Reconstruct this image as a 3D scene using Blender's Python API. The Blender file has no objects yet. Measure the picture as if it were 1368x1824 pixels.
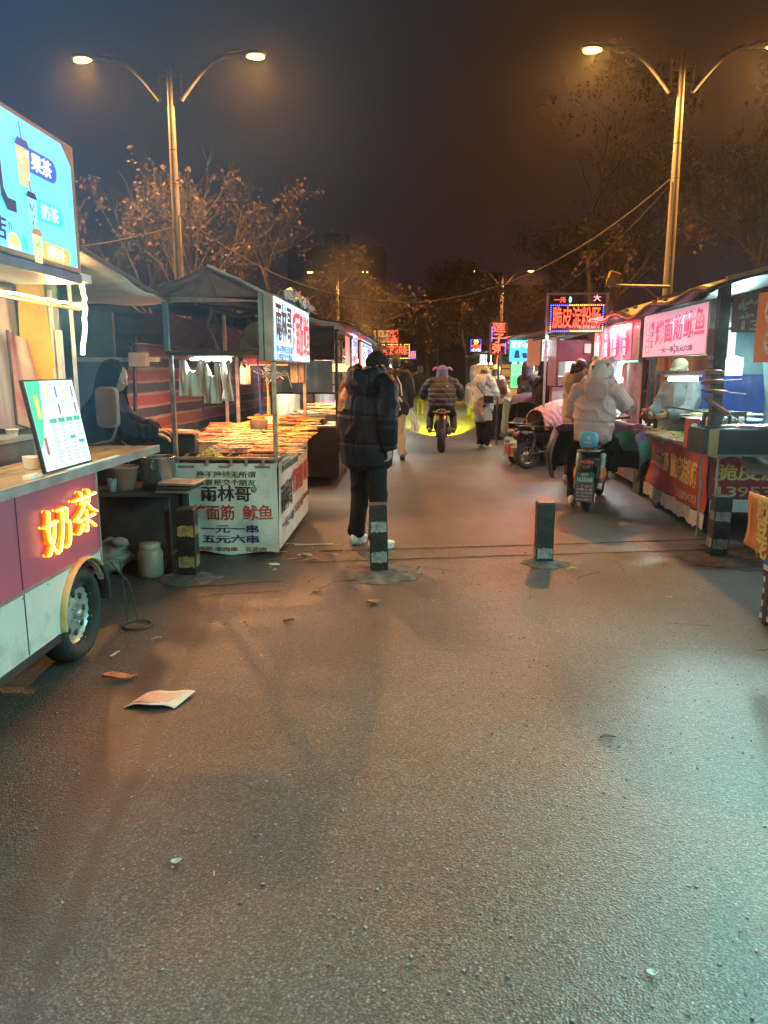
import bpy, math, random
from mathutils import Vector, Matrix, Euler
V = Vector
R = math.radians
scene = bpy.context.scene
COL = scene.collection

# ---------------------------------------------------------------- camera
cam_data = bpy.data.cameras.new('camera')
cam = bpy.data.objects.new('camera', cam_data)
COL.objects.link(cam)
cam.location = (0, 0, 1.55)
cam.rotation_euler = (R(90 - 10.7), 0, R(2.6))
cam_data.sensor_fit = 'VERTICAL'
cam_data.sensor_height = 36.0
cam_data.lens = 26.45
cam_data.clip_start = 0.05
cam_data.clip_end = 1000
scene.camera = cam

# ---------------------------------------------------------------- night sky
world = bpy.data.worlds.new('World')
scene.world = world
world.use_nodes = True
nt = world.node_tree
bg = nt.nodes['Background']
tc = nt.nodes.new('ShaderNodeTexCoord')
sp = nt.nodes.new('ShaderNodeSeparateXYZ')
cr = nt.nodes.new('ShaderNodeValToRGB')
nt.links.new(tc.outputs['Generated'], sp.inputs[0])
nt.links.new(sp.outputs['Z'], cr.inputs[0])
cr.color_ramp.elements[0].position = 0.0
cr.color_ramp.elements[0].color = (0.030, 0.013, 0.019, 1)
cr.color_ramp.elements[1].position = 0.65
cr.color_ramp.elements[1].color = (0.045, 0.026, 0.014, 1)
e = cr.color_ramp.elements.new(0.22)
e.color = (0.020, 0.011, 0.011, 1)
nt.links.new(cr.outputs[0], bg.inputs['Color'])
bg.inputs['Strength'].default_value = 0.42

# ---------------------------------------------------------------- exposure
scene.view_settings.view_transform = 'Standard'
scene.view_settings.look = 'None'
scene.view_settings.exposure = 0.75
scene.view_settings.gamma = 1.0
scene.view_settings.use_curve_mapping = False
scene.render.engine = 'CYCLES'
cy = scene.cycles
cy.use_denoising = True
cy.max_bounces = 5
cy.diffuse_bounces = 3
cy.glossy_bounces = 3
cy.transmission_bounces = 4
cy.volume_bounces = 0
cy.transparent_max_bounces = 10
cy.sample_clamp_indirect = 4.0
cy.caustics_reflective = False
cy.caustics_refractive = False
cy.use_light_tree = True

def lamp(name, kind, loc, energy, color, size=0.1, target=None, spot=None, sizey=None, blend=0.6):
    d = bpy.data.lights.new(name, kind)
    d.energy = energy * 2.4
    d.color = color
    if kind == 'AREA':
        d.shape = 'RECTANGLE'
        d.size = size
        d.size_y = sizey or size
    elif kind != 'SUN':
        d.shadow_soft_size = size
    if kind == 'SPOT':
        d.spot_size = R(spot or 120)
        d.spot_blend = blend
    o = bpy.data.objects.new(name, d)
    COL.objects.link(o)
    o.location = loc
    if target is not None:
        o.rotation_euler = (V(target) - V(loc)).to_track_quat('-Z', 'Y').to_euler()
    return o

# ---------------------------------------------------------------- materials
MATS = {}
def pm(name, col, rough=0.6, metal=0.0, var=0.25, scale=6.0, bump=0.15, bscale=40.0, col2=None, stretch=(1, 1, 1),
       spec=0.5, alpha=None, trans=0.0, dirt=0.0, sheen=0.0, bdist=0.02):
    if name in MATS:
        return MATS[name]
    m = bpy.data.materials.new(name)
    m.use_nodes = True
    t = m.node_tree
    b = t.nodes['Principled BSDF']
    co = t.nodes.new('ShaderNodeTexCoord')
    mp = t.nodes.new('ShaderNodeMapping')
    mp.inputs['Scale'].default_value = stretch
    t.links.new(co.outputs['Object'], mp.inputs[0])
    n = t.nodes.new('ShaderNodeTexNoise')
    n.inputs['Scale'].default_value = scale
    n.inputs['Detail'].default_value = 5
    t.links.new(mp.outputs[0], n.inputs['Vector'])
    r = t.nodes.new('ShaderNodeValToRGB')
    c2 = col2 or tuple(c * (1 - var) for c in col)
    c1 = col if col2 else tuple(min(1, c * (1 + var)) for c in col)
    r.color_ramp.elements[0].position = 0.32
    r.color_ramp.elements[1].position = 0.68
    r.color_ramp.elements[0].color = (*c2, 1)
    r.color_ramp.elements[1].color = (*c1, 1)
    t.links.new(n.outputs['Fac'], r.inputs[0])
    src = r.outputs[0]
    if dirt:
        n2 = t.nodes.new('ShaderNodeTexNoise')
        n2.inputs['Scale'].default_value = 3.1
        n2.inputs['Detail'].default_value = 8
        n2.inputs['Roughness'].default_value = 0.7
        t.links.new(co.outputs['Object'], n2.inputs['Vector'])
        r2 = t.nodes.new('ShaderNodeValToRGB')
        r2.color_ramp.elements[0].position = 0.52
        r2.color_ramp.elements[1].position = 0.72
        r2.color_ramp.elements[0].color = (0, 0, 0, 1)
        r2.color_ramp.elements[1].color = (dirt, dirt, dirt, 1)
        t.links.new(n2.outputs['Fac'], r2.inputs[0])
        mx = t.nodes.new('ShaderNodeMix')
        mx.data_type = 'RGBA'
        t.links.new(r2.outputs[0], mx.inputs[0])
        t.links.new(src, mx.inputs[6])
        mx.inputs[7].default_value = (0.06, 0.045, 0.03, 1)
        src = mx.outputs[2]
    t.links.new(src, b.inputs['Base Color'])
    b.inputs['Roughness'].default_value = rough
    b.inputs['Metallic'].default_value = metal
    b.inputs['Specular IOR Level'].default_value = spec
    if sheen:
        b.inputs['Sheen Weight'].default_value = sheen
    if trans:
        b.inputs['Transmission Weight'].default_value = trans
    if alpha is not None:
        b.inputs['Alpha'].default_value = alpha
    if bump:
        nb = t.nodes.new('ShaderNodeTexNoise')
        nb.inputs['Scale'].default_value = bscale
        nb.inputs['Detail'].default_value = 4
        t.links.new(mp.outputs[0], nb.inputs['Vector'])
        bp = t.nodes.new('ShaderNodeBump')
        bp.inputs['Strength'].default_value = bump
        bp.inputs['Distance'].default_value = bdist
        t.links.new(nb.outputs['Fac'], bp.inputs['Height'])
        t.links.new(bp.outputs[0], b.inputs['Normal'])
    MATS[name] = m
    return m

def em(name, col, strength, var=0.0, scale=4.0):
    """something that gives off light: lamp, LED, backlit panel"""
    if name in MATS:
        return MATS[name]
    m = bpy.data.materials.new(name)
    m.use_nodes = True
    t = m.node_tree
    b = t.nodes['Principled BSDF']
    b.inputs['Base Color'].default_value = (*[min(0.8, c) for c in col], 1)
    b.inputs['Roughness'].default_value = 0.4
    b.inputs['Emission Color'].default_value = (*col, 1)
    b.inputs['Emission Strength'].default_value = strength
    if var:
        co = t.nodes.new('ShaderNodeTexCoord')
        n = t.nodes.new('ShaderNodeTexNoise')
        n.inputs['Scale'].default_value = scale
        t.links.new(co.outputs['Object'], n.inputs['Vector'])
        mr = t.nodes.new('ShaderNodeMapRange')
        mr.inputs['To Min'].default_value = strength * (1 - var)
        mr.inputs['To Max'].default_value = strength * (1 + var)
        t.links.new(n.outputs['Fac'], mr.inputs[0])
        t.links.new(mr.outputs[0], b.inputs['Emission Strength'])
    MATS[name] = m
    return m

def stripe_mat(name, cols, period, axis=2, rough=0.45, noise=0.02, bump=0.25, transl=0.0):
    """woven plastic sheet in bands of colour along one axis"""
    if name in MATS:
        return MATS[name]
    m = bpy.data.materials.new(name)
    m.use_nodes = True
    t = m.node_tree
    b = t.nodes['Principled BSDF']
    co = t.nodes.new('ShaderNodeTexCoord')
    s = t.nodes.new('ShaderNodeSeparateXYZ')
    t.links.new(co.outputs['Object'], s.inputs[0])
    n = t.nodes.new('ShaderNodeTexNoise')
    n.inputs['Scale'].default_value = 5
    t.links.new(co.outputs['Object'], n.inputs['Vector'])
    ma = t.nodes.new('ShaderNodeMath'); ma.operation = 'MULTIPLY_ADD'
    t.links.new(n.outputs['Fac'], ma.inputs[0])
    ma.inputs[1].default_value = noise
    t.links.new(s.outputs[axis], ma.inputs[2])
    dv = t.nodes.new('ShaderNodeMath'); dv.operation = 'DIVIDE'
    t.links.new(ma.outputs[0], dv.inputs[0]); dv.inputs[1].default_value = period
    fr = t.nodes.new('ShaderNodeMath'); fr.operation = 'FRACT'
    t.links.new(dv.outputs[0], fr.inputs[0])
    r = t.nodes.new('ShaderNodeValToRGB')
    r.color_ramp.interpolation = 'CONSTANT'
    els = r.color_ramp.elements
    els[0].position = 0; els[0].color = (*cols[0][1], 1)
    els[1].position = cols[1][0]; els[1].color = (*cols[1][1], 1)
    for p, c in cols[2:]:
        e = els.new(p); e.color = (*c, 1)
    t.links.new(fr.outputs[0], r.inputs[0])
    t.links.new(r.outputs[0], b.inputs['Base Color'])
    b.inputs['Roughness'].default_value = rough
    bp = t.nodes.new('ShaderNodeBump'); bp.inputs['Strength'].default_value = bump; bp.inputs['Distance'].default_value = 0.03
    n3 = t.nodes.new('ShaderNodeTexNoise'); n3.inputs['Scale'].default_value = 9; n3.inputs['Detail'].default_value = 6
    t.links.new(co.outputs['Object'], n3.inputs['Vector'])
    t.links.new(n3.outputs['Fac'], bp.inputs['Height'])
    t.links.new(bp.outputs[0], b.inputs['Normal'])
    MATS[name] = m
    return m

# ---------------------------------------------------------------- mesh builder
class MB:
    def __init__(self):
        self.v = []; self.f = []; self.s = []; self.m = []; self.mi = 0
    def add(self, vs, fs, smooth=False):
        o = len(self.v)
        self.v += [tuple(p) for p in vs]
        for f in fs:
            self.f.append([i + o for i in f]); self.s.append(smooth); self.m.append(self.mi)
        return self
    def box(self, c, s, rot=None):
        hx, hy, hz = s[0] / 2, s[1] / 2, s[2] / 2
        vs = [V((x, y, z)) for x in (-hx, hx) for y in (-hy, hy) for z in (-hz, hz)]
        if rot is not None:
            e = Euler(rot).to_matrix(); vs = [e @ p for p in vs]
        vs = [p + V(c) for p in vs]
        return self.add(vs, [(0, 1, 3, 2), (4, 6, 7, 5), (0, 4, 5, 1), (2, 3, 7, 6), (0, 2, 6, 4), (1, 5, 7, 3)])
    def bb(self, x0, x1, y0, y1, z0, z1):
        return self.box(((x0 + x1) / 2, (y0 + y1) / 2, (z0 + z1) / 2), (abs(x1 - x0), abs(y1 - y0), abs(z1 - z0)))
    def loft(self, cs, rs, n=12, ref=(1, 0, 0), cap=True, smooth=True, dome=0.0, power=1.0):
        """rings of ellipses (rx along ref, ry across) round a path"""
        cs = [V(c) for c in cs]
        rings = []
        for i, c in enumerate(cs):
            a = cs[max(i - 1, 0)]; b = cs[min(i + 1, len(cs) - 1)]
            t = (b - a)
            t = t.normalized() if t.length > 1e-9 else V((0, 0, 1))
            x = V(ref) - t * V(ref).dot(t)
            if x.length < 1e-4:
                x = V((0, 1, 0)) - t * t.y
                if x.length < 1e-4: x = V((0, 0, 1))
            x.normalize(); y = t.cross(x)
            r = rs[i]; rx, ry = (r, r) if not isinstance(r, (tuple, list)) else r
            ring = []
            for k in range(n):
                an = 2 * math.pi * k / n
                ca, sa = math.cos(an), math.sin(an)
                if power != 1.0:
                    ca = math.copysign(abs(ca) ** power, ca); sa = math.copysign(abs(sa) ** power, sa)
                ring.append(c + x * rx * ca + y * ry * sa)
            rings.append((ring, t, max(rx, ry)))
        vs = [p for r in rings for p in r[0]]
        fs = []
        for i in range(len(cs) - 1):
            for k in range(n):
                k2 = (k + 1) % n
                fs.append((i * n + k, i * n + k2, (i + 1) * n + k2, (i + 1) * n + k))
        self.add(vs, fs, smooth)
        if cap:
            for i, sgn in ((0, -1), (len(cs) - 1, 1)):
                ring, t, rad = rings[i]
                if dome:
                    m = len(self.v); h = rad * dome
                    mid = [cs[i] + (p - cs[i]) * 0.72 + t * sgn * h * 0.7 for p in ring]
                    top = cs[i] + t * sgn * h
                    vv = list(ring) + mid + [top]
                    ff = []
                    for k in range(n):
                        k2 = (k + 1) % n
                        q = (k, k2, n + k2, n + k) if sgn > 0 else (k2, k, n + k, n + k2)
                        ff.append(q)
                        ff.append((n + k, n + k2, 2 * n) if sgn > 0 else (n + k2, n + k, 2 * n))
                    self.add(vv, ff, smooth)
                else:
                    self.add(ring, [tuple(range(n)) if sgn > 0 else tuple(reversed(range(n)))], False)
        return self
    def tube(self, pts, r, n=8, cap=True, dome=0.0):
        rs = r if isinstance(r, (list, tuple)) else [r] * len(pts)
        d = V(pts[-1]) - V(pts[0])
        ref = (0, 0, 1) if abs(d.normalized().z) < 0.8 else (1, 0, 0)
        return self.loft(pts, rs, n, ref, cap, True, dome)
    def ell(self, c, r, n=14, k=9, rot=None):
        e = Euler(rot).to_matrix() if rot is not None else Matrix.Identity(3)
        vs = []; fs = []
        for i in range(1, k):
            th = math.pi * i / k
            for j in range(n):
                a = 2 * math.pi * j / n
                p = V((r[0] * math.sin(th) * math.cos(a), r[1] * math.sin(th) * math.sin(a), r[2] * math.cos(th)))
                vs.append(e @ p + V(c))
        vs.append(e @ V((0, 0, r[2])) + V(c)); vs.append(e @ V((0, 0, -r[2])) + V(c))
        T, B = len(vs) - 2, len(vs) - 1
        for i in range(k - 2):
            for j in range(n):
                j2 = (j + 1) % n
                fs.append((i * n + j, (i + 1) * n + j, (i + 1) * n + j2, i * n + j2))
        for j in range(n):
            j2 = (j + 1) % n
            fs.append((T, j, j2)); fs.append((B, (k - 2) * n + j2, (k - 2) * n + j))
        return self.add(vs, fs, True)
    def prism(self, poly, d):
        """polygon (list of 3-D points) pushed along d"""
        n = len(poly); P = [V(p) for p in poly]; Q = [p + V(d) for p in P]
        fs = [tuple(range(n)), tuple(reversed(range(n, 2 * n)))]
        for i in range(n):
            j = (i + 1) % n; fs.append((j, i, n + i, n + j))
        return self.add(P + Q, fs)
    def sheet(self, fn, nu, nv, thick=0.0, smooth=True):
        vs = [V(fn(i / nu, j / nv)) for i in range(nu + 1) for j in range(nv + 1)]
        w = nv + 1
        fs = [(i * w + j, (i + 1) * w + j, (i + 1) * w + j + 1, i * w + j + 1) for i in range(nu) for j in range(nv)]
        return self.add(vs, fs, smooth)
    def lathe(self, c, prof, n=20, axis=(0, 0, 1), smooth=True):
        """prof: list of (radius, height) along axis"""
        a = V(axis).normalized()
        x = a.orthogonal().normalized(); y = a.cross(x)
        vs = []; fs = []
        for r, h in prof:
            for k in range(n):
                an = 2 * math.pi * k / n
                vs.append(V(c) + a * h + x * r * math.cos(an) + y * r * math.sin(an))
        for i in range(len(prof) - 1):
            for k in range(n):
                k2 = (k + 1) % n
                fs.append((i * n + k, i * n + k2, (i + 1) * n + k2, (i + 1) * n + k))
        return self.add(vs, fs, smooth)
    def torus(self, c, R_, r, axis=(1, 0, 0), n=28, k=10, a0=0, a1=2 * math.pi, sq=1.0):
        a = V(axis).normalized(); x = a.orthogonal().normalized(); y = a.cross(x)
        full = abs(a1 - a0 - 2 * math.pi) < 1e-6
        vs = []; fs = []; N = n if full else n + 1
        for i in range(N):
            an = a0 + (a1 - a0) * i / n
            d = x * math.cos(an) + y * math.sin(an)
            for j in range(k):
                b = 2 * math.pi * j / k
                vs.append(V(c) + d * (R_ + r * math.cos(b)) + a * r * sq * math.sin(b))
        for i in range(n):
            i2 = (i + 1) % N
            for j in range(k):
                j2 = (j + 1) % k
                fs.append((i * k + j, i2 * k + j, i2 * k + j2, i * k + j2))
        return self.add(vs, fs, True)
    def build(self, name, mat, parent=None, bev=0.0, solid=0.0, sub=0):
        me = bpy.data.meshes.new(name)
        off = V((0, 0, 0)); o = bpy.data.objects.new(name, me)
        vs = self.v
        if parent is None:
            xs = [p[0] for p in vs]; ys = [p[1] for p in vs]; zs = [p[2] for p in vs]
            off = V(((min(xs) + max(xs)) / 2, (min(ys) + max(ys)) / 2, min(zs)))
            o.location = off
        else:
            q = parent
            while q is not None:
                off = off + q.location; q = q.parent
            o.parent = parent
        me.from_pydata([(p[0] - off.x, p[1] - off.y, p[2] - off.z) for p in vs], [], self.f)
        me.polygons.foreach_set('use_smooth', self.s)
        mats = mat if isinstance(mat, (list, tuple)) else [mat]
        for mm in mats: me.materials.append(mm)
        if len(mats) > 1: me.polygons.foreach_set('material_index', self.m)
        me.update()
        COL.objects.link(o)
        if solid:
            md = o.modifiers.new('thick', 'SOLIDIFY'); md.thickness = solid; md.offset = 0
        if bev:
            md = o.modifiers.new('edge', 'BEVEL'); md.width = bev; md.segments = 2; md.limit_method = 'ANGLE'
        if sub:
            md = o.modifiers.new('sub', 'SUBSURF'); md.levels = sub; md.render_levels = sub
        return o

def tag(o, label, cat, group=None, kind=None):
    if label: o['label'] = label
    if cat: o['category'] = cat
    if group: o['group'] = group
    if kind: o['kind'] = kind
    return o
def thing(name, loc, label, cat, group=None):
    o = bpy.data.objects.new(name, None)
    o.empty_display_size = 0.2
    COL.objects.link(o); o.location = loc
    return tag(o, label, cat, group)
def struct(o):
    o['kind'] = 'structure'; return o
def place(o, loc, rz=0.0, rx=0.0, ry=0.0):
    o.location = loc; o.rotation_euler = (rx, ry, rz); return o
def copy_tree(o, parent=None):
    c = o.copy(); COL.objects.link(c)
    if parent is not None: c.parent = parent
    for ch in list(o.children): copy_tree(ch, c)
    return c

# ---------------------------------------------------------------- lettering
TXT = {}
def txt_mesh(body, bold):
    key = (body, bold)
    if key in TXT: return TXT[key]
    cu = bpy.data.curves.new('lettering', 'FONT')
    cu.body = body; cu.size = 1.0; cu.offset = bold; cu.extrude = 0.006; cu.resolution_u = 3
    o = bpy.data.objects.new('lettering', cu)
    COL.objects.link(o)
    dg = bpy.context.evaluated_depsgraph_get()
    me = bpy.data.meshes.new_from_object(o.evaluated_get(dg))
    vs = [v.co.copy() for v in me.vertices]
    fs = [tuple(p.vertices) for p in me.polygons]
    bpy.data.objects.remove(o); bpy.data.curves.remove(cu); bpy.data.meshes.remove(me)
    TXT[key] = (vs, fs)
    return TXT[key]
def write(mb, body, c, u, v, w, h, bold=0.012, depth=0.003, each=True):
    """text filling a w x h box centred at c, along u with up v; every character of its own cell when each"""
    u = V(u).normalized(); v = V(v).normalized(); n = u.cross(v)
    chars = list(body) if each else [body]
    k = len(chars)
    for i, ch in enumerate(chars):
        if ch == ' ': continue
        vs, fs = txt_mesh(ch, bold)
        if not vs: continue
        x0 = min(p.x for p in vs); x1 = max(p.x for p in vs); y0 = min(p.y for p in vs); y1 = max(p.y for p in vs)
        cw = w / k
        if each and ord(ch) > 0x2000:
            sx = cw * 0.94 / 0.92; sy = h / 0.92
            cxm, cym = 0.5, 0.38
            cxm = (x0 + x1) / 2 if ch in '一' else cxm
        elif each:
            sx = cw * 0.9 / max(x1 - x0, 0.35); sy = h / 0.72; cxm = (x0 + x1) / 2; cym = 0.36
        else:
            sx = w / (x1 - x0); sy = h / (y1 - y0); cxm = (x0 + x1) / 2; cym = (y0 + y1) / 2
        cc = V(c) + u * (cw * (i + 0.5) - w / 2)
        pts = [cc + u * (p.x - cxm) * sx + v * (p.y - cym) * sy + n * ((p.z / 0.006 + 1) * depth / 2) for p in vs]
        mb.add(pts, fs)
    return mb
def ledges(mb, c, u, v, w, h, step, r):
    """a running border of little bulbs"""
    u = V(u).normalized(); v = V(v).normalized()
    pts = []
    nx = max(2, int(w / step)); ny = max(2, int(h / step))
    for i in range(nx + 1):
        for s in (-1, 1): pts.append((w * (i / nx - 0.5), s * h / 2))
    for j in range(1, ny):
        for s in (-1, 1): pts.append((s * w / 2, h * (j / ny - 0.5)))
    for a, b in pts:
        mb.ell(V(c) + u * a + v * b, (r, r, r), 6, 4)
    return mb
# ================================================================ the road
YOFF = 135.0   # the road sheet's own origin lies this far down the street
def asphalt():
    m = bpy.data.materials.new('asphalt'); m.use_nodes = True
    t = m.node_tree; b = t.nodes['Principled BSDF']; L = t.links.new
    co = t.nodes.new('ShaderNodeTexCoord')
    def noise(sc, det=4, ro=0.6):
        n = t.nodes.new('ShaderNodeTexNoise'); n.inputs['Scale'].default_value = sc
        n.inputs['Detail'].default_value = det; n.inputs['Roughness'].default_value = ro
        L(co.outputs['Object'], n.inputs['Vector']); return n
    def ramp(src, p0, c0, p1, c1):
        r = t.nodes.new('ShaderNodeValToRGB'); e = r.color_ramp.elements
        e[0].position = p0; e[1].position = p1; e[0].color = (*c0, 1); e[1].color = (*c1, 1)
        L(src, r.inputs[0]); return r
    def mix(f, a, bb, mode='MIX'):
        x = t.nodes.new('ShaderNodeMix'); x.data_type = 'RGBA'; x.blend_type = mode
        if isinstance(f, float): x.inputs[0].default_value = f
        else: L(f, x.inputs[0])
        L(a, x.inputs[6]); L(bb, x.inputs[7]); return x.outputs[2]
    big = ramp(noise(0.55, 6).outputs['Fac'], 0.3, (0.098, 0.096, 0.088), 0.7, (0.140, 0.137, 0.128))
    fine = ramp(noise(130, 3).outputs['Fac'], 0.38, (0.35, 0.35, 0.35), 0.66, (1.6, 1.6, 1.6))
    col = mix(1.0, big.outputs[0], fine.outputs[0], 'MULTIPLY')
    vo = t.nodes.new('ShaderNodeTexVoronoi'); vo.inputs['Scale'].default_value = 125
    L(co.outputs['Object'], vo.inputs['Vector'])
    agg = ramp(vo.outputs['Color'], 0.0, (0.45,) * 3, 1.0, (2.8,) * 3)
    for p_, v_ in ((.45, .78), (.72, 1.1), (.90, 1.55)):
        e_ = agg.color_ramp.elements.new(p_); e_.color = (v_, v_, v_, 1)
    gap = ramp(vo.outputs['Distance'], 0.15, (1.15,) * 3, 0.62, (0.52,) * 3)
    col = mix(1.0, mix(.65, col, big.outputs[0]), mix(1.0, agg.outputs[0], gap.outputs[0], 'MULTIPLY'), 'MULTIPLY')
    dark = ramp(noise(0.8, 3, 0.5).outputs['Fac'], 0.35, (1.15,) * 3, 0.65, (0.55,) * 3)
    shade_col = t.nodes.new('ShaderNodeRGB'); shade_col.outputs[0].default_value = (0.035, 0.032, 0.03, 1)  # dark tone for the painted shadow bands below
    col = mix(.5, col, mix(1.0, col, dark.outputs[0], 'MULTIPLY'))
    # two bands darkened along the left, painting in the trailer counter's shadow
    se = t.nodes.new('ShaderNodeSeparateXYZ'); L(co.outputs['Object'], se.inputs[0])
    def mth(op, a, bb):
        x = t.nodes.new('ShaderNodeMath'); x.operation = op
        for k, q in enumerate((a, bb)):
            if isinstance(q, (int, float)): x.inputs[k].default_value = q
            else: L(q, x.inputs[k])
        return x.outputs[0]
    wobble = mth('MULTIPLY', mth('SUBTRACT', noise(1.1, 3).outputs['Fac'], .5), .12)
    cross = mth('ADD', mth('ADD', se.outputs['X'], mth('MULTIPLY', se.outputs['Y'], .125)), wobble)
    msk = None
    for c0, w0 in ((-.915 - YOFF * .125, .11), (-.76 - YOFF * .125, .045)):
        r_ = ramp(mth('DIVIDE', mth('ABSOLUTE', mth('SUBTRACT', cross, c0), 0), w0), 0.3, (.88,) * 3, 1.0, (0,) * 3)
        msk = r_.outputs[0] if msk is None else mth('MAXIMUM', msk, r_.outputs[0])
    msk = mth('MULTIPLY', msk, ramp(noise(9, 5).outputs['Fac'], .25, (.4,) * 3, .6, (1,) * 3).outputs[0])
    col = mix(msk, col, shade_col.outputs[0])
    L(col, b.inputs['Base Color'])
    rr = ramp(noise(2.2, 6).outputs['Fac'], 0.3, (0.37,) * 3, 0.7, (0.46,) * 3)
    L(rr.outputs[0], b.inputs['Roughness'])
    b.inputs['Specular IOR Level'].default_value = 0.6
    h1 = noise(105, 3, 0.7)
    v2 = t.nodes.new('ShaderNodeTexVoronoi'); v2.inputs['Scale'].default_value = 130
    L(co.outputs['Object'], v2.inputs['Vector'])
    ad = t.nodes.new('ShaderNodeMath'); ad.operation = 'ADD'
    L(h1.outputs['Fac'], ad.inputs[0]); L(v2.outputs['Distance'], ad.inputs[1])
    b1 = t.nodes.new('ShaderNodeBump'); b1.inputs['Strength'].default_value = 0.36; b1.inputs['Distance'].default_value = 0.007
    L(ad.outputs[0], b1.inputs['Height'])
    b2 = t.nodes.new('ShaderNodeBump'); b2.inputs['Strength'].default_value = 0.12; b2.inputs['Distance'].default_value = 0.03
    L(noise(7, 4).outputs['Fac'], b2.inputs['Height']); L(b1.outputs[0], b2.inputs['Normal'])
    L(b2.outputs[0], b.inputs['Normal'])
    return m
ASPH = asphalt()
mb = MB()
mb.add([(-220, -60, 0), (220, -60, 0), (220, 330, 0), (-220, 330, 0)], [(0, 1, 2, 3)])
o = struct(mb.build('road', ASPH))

random.seed(4)
GAP = pm('tar_gap', (0.012, 0.011, 0.010), 0.8, var=0.4, scale=30)
CONC = pm('rough_concrete', (0.115, 0.105, 0.092), 0.85, var=0.45, scale=14, bump=0.7, bscale=60, dirt=0.5)
def ragged(p0, p1, w, n, z=0.004):
    a = V((*p0, z)); d = V((*p1, z)) - a; nn = V((-d.y, d.x, 0)).normalized()
    vs = []; off = 0
    for i in range(n + 1):
        off = off * 0.8 + random.uniform(-0.006, 0.006)
        hw = w * random.uniform(0.25, 0.75)
        p = a + d * i / n + nn * off
        vs += [p + nn * hw, p - nn * hw]
    return vs, [(2 * i, 2 * i + 1, 2 * i + 3, 2 * i + 2) for i in range(n)]
mb = MB()
for p0, p1, w in (((-1.0, 5.92), (2.62, 6.55), 0.022), ((-0.85, 6.32), (2.9, 6.98), 0.026), ((2.62, 6.55), (3.6, 6.7), 0.02),
                  ((-0.35, 5.42), (0.05, 5.62), 0.01), ((-0.62, 5.38), (-0.35, 5.42), 0.012), ((-0.02, 5.6), (0.02, 5.85), 0.012),
                  ((-1.62, 5.2), (-1.0, 5.38), 0.012), ((2.2, 6.0), (2.6, 5.82), 0.02), ((2.6, 5.82), (2.95, 5.9), 0.012),
                  ((1.2, 5.55), (1.42, 5.75), 0.008), ((-1.45, 5.0), (-.95, 5.12), .009), ((-.62, 5.38), (-.75, 5.05), .008), ((.02, 5.85), (.3, 5.7), .007), ((1.9, 4.1), (2.1, 4.14), .008), ((1.55, 4.55), (1.8, 4.5), .006)):
    mb.add(*ragged(p0, p1, w, 40))
struct(mb.build('road_seam', GAP))
mb = MB()
for cx, cyy, r in ((-0.29, 5.62, 0.34), (1.03, 5.97, 0.20), (2.51, 6.2, 0.36), (-1.72, 5.4, 0.25)):
    n = 26; vs = [(cx, cyy, 0.03)]
    for i in range(n):
        a = 2 * math.pi * i / n
        vs.append((cx + math.cos(a) * r * 0.5 * random.uniform(0.8, 1.2), cyy + math.sin(a) * r * 0.45 * random.uniform(0.8, 1.2), 0.026 + random.uniform(-.006, .006)))
    for i in range(n):
        a = 2 * math.pi * i / n; q = random.uniform(0.75, 1.15)
        vs.append((cx + math.cos(a) * r * q, cyy + math.sin(a) * r * 0.8 * q, 0.003))
    fs = []
    for i in range(n):
        j = (i + 1) % n
        fs += [(0, 1 + i, 1 + j), (1 + i, 1 + n + i, 1 + n + j, 1 + j)]
    mb.add(vs, fs, True)
struct(mb.build('concrete_footing', CONC))

# ================================================================ bollards
BLK = pm('black_paint', (0.014, 0.013, 0.013), 0.42, var=0.5, scale=12, bump=0.2, dirt=0.12)
def flaky(name, col):
    return pm(name, col, 0.55, var=0.2, scale=22, col2=(0.10, 0.09, 0.085), bump=0.35, dirt=0.9)
WHP = flaky('flaking_white_paint', (0.30, 0.31, 0.29)); YEP = flaky('flaking_yellow_paint', (0.46, 0.29, 0.05))
def bollard(x, y, h, rz, band, tilt, label, bands=((.62, .77), (.17, .33))):
    t = thing('bollard', (0, 0, 0), label, 'bollard', 'square bollards across the road')
    w = 0.068
    m = MB(); m.bb(-w, w, -w, w, 0.0, h)
    m.build('post', BLK, t, bev=0.006)
    for z0, z1 in [(h * a, h * b) for a, b in bands]:
        m = MB()
        for s, ax in ((-1, 0), (1, 0), (-1, 1), (1, 1)):
            q = w + 0.0015
            def pt(a, z):
                j = random.uniform(-0.007, 0.007)
                return (s * q, a, z + j) if ax == 0 else (a, s * q, z + j)
            n = 9; ww = w - 0.008
            vs = []
            for i in range(n + 1):
                a = -ww + 2 * ww * i / n
                vs += [pt(a, z0), pt(a, z1)]
            m.add(vs, [(2 * i, 2 * i + 2, 2 * i + 3, 2 * i + 1) for i in range(n)])
        m.build('painted_band', band, t)
    m = MB(); m.bb(-w + .004, w - .004, -w + .004, w - .004, h + 0.001, h + 0.008)
    m.build('top_cap', pm('worn_steel', (0.10, 0.095, 0.09), 0.45, 0.6, dirt=0.5), t, bev=0.003)
    place(t, (x, y, 0.0), rz, *tilt)
bollard(-0.295, 5.68, 0.535, 0.10, WHP, (0, -0.02), 'black bollard with two pale bands in front of the standing man in dark padded jacket')
bollard(1.03, 6.03, 0.50, 0.02, WHP, (0, 0.0), 'black bollard with one pale lower band alone in the middle of the road', ((.10, .27),))
bollard(2.51, 6.27, 0.52, -0.05, WHP, (0, 0.02), 'black bollard with chipped white bands in front of the red stall banner')
bollard(-1.73, 5.47, 0.53, 0.06, YEP, (0, 0.0), 'black bollard with flaking yellow bands beside the white skewer stall')

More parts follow.
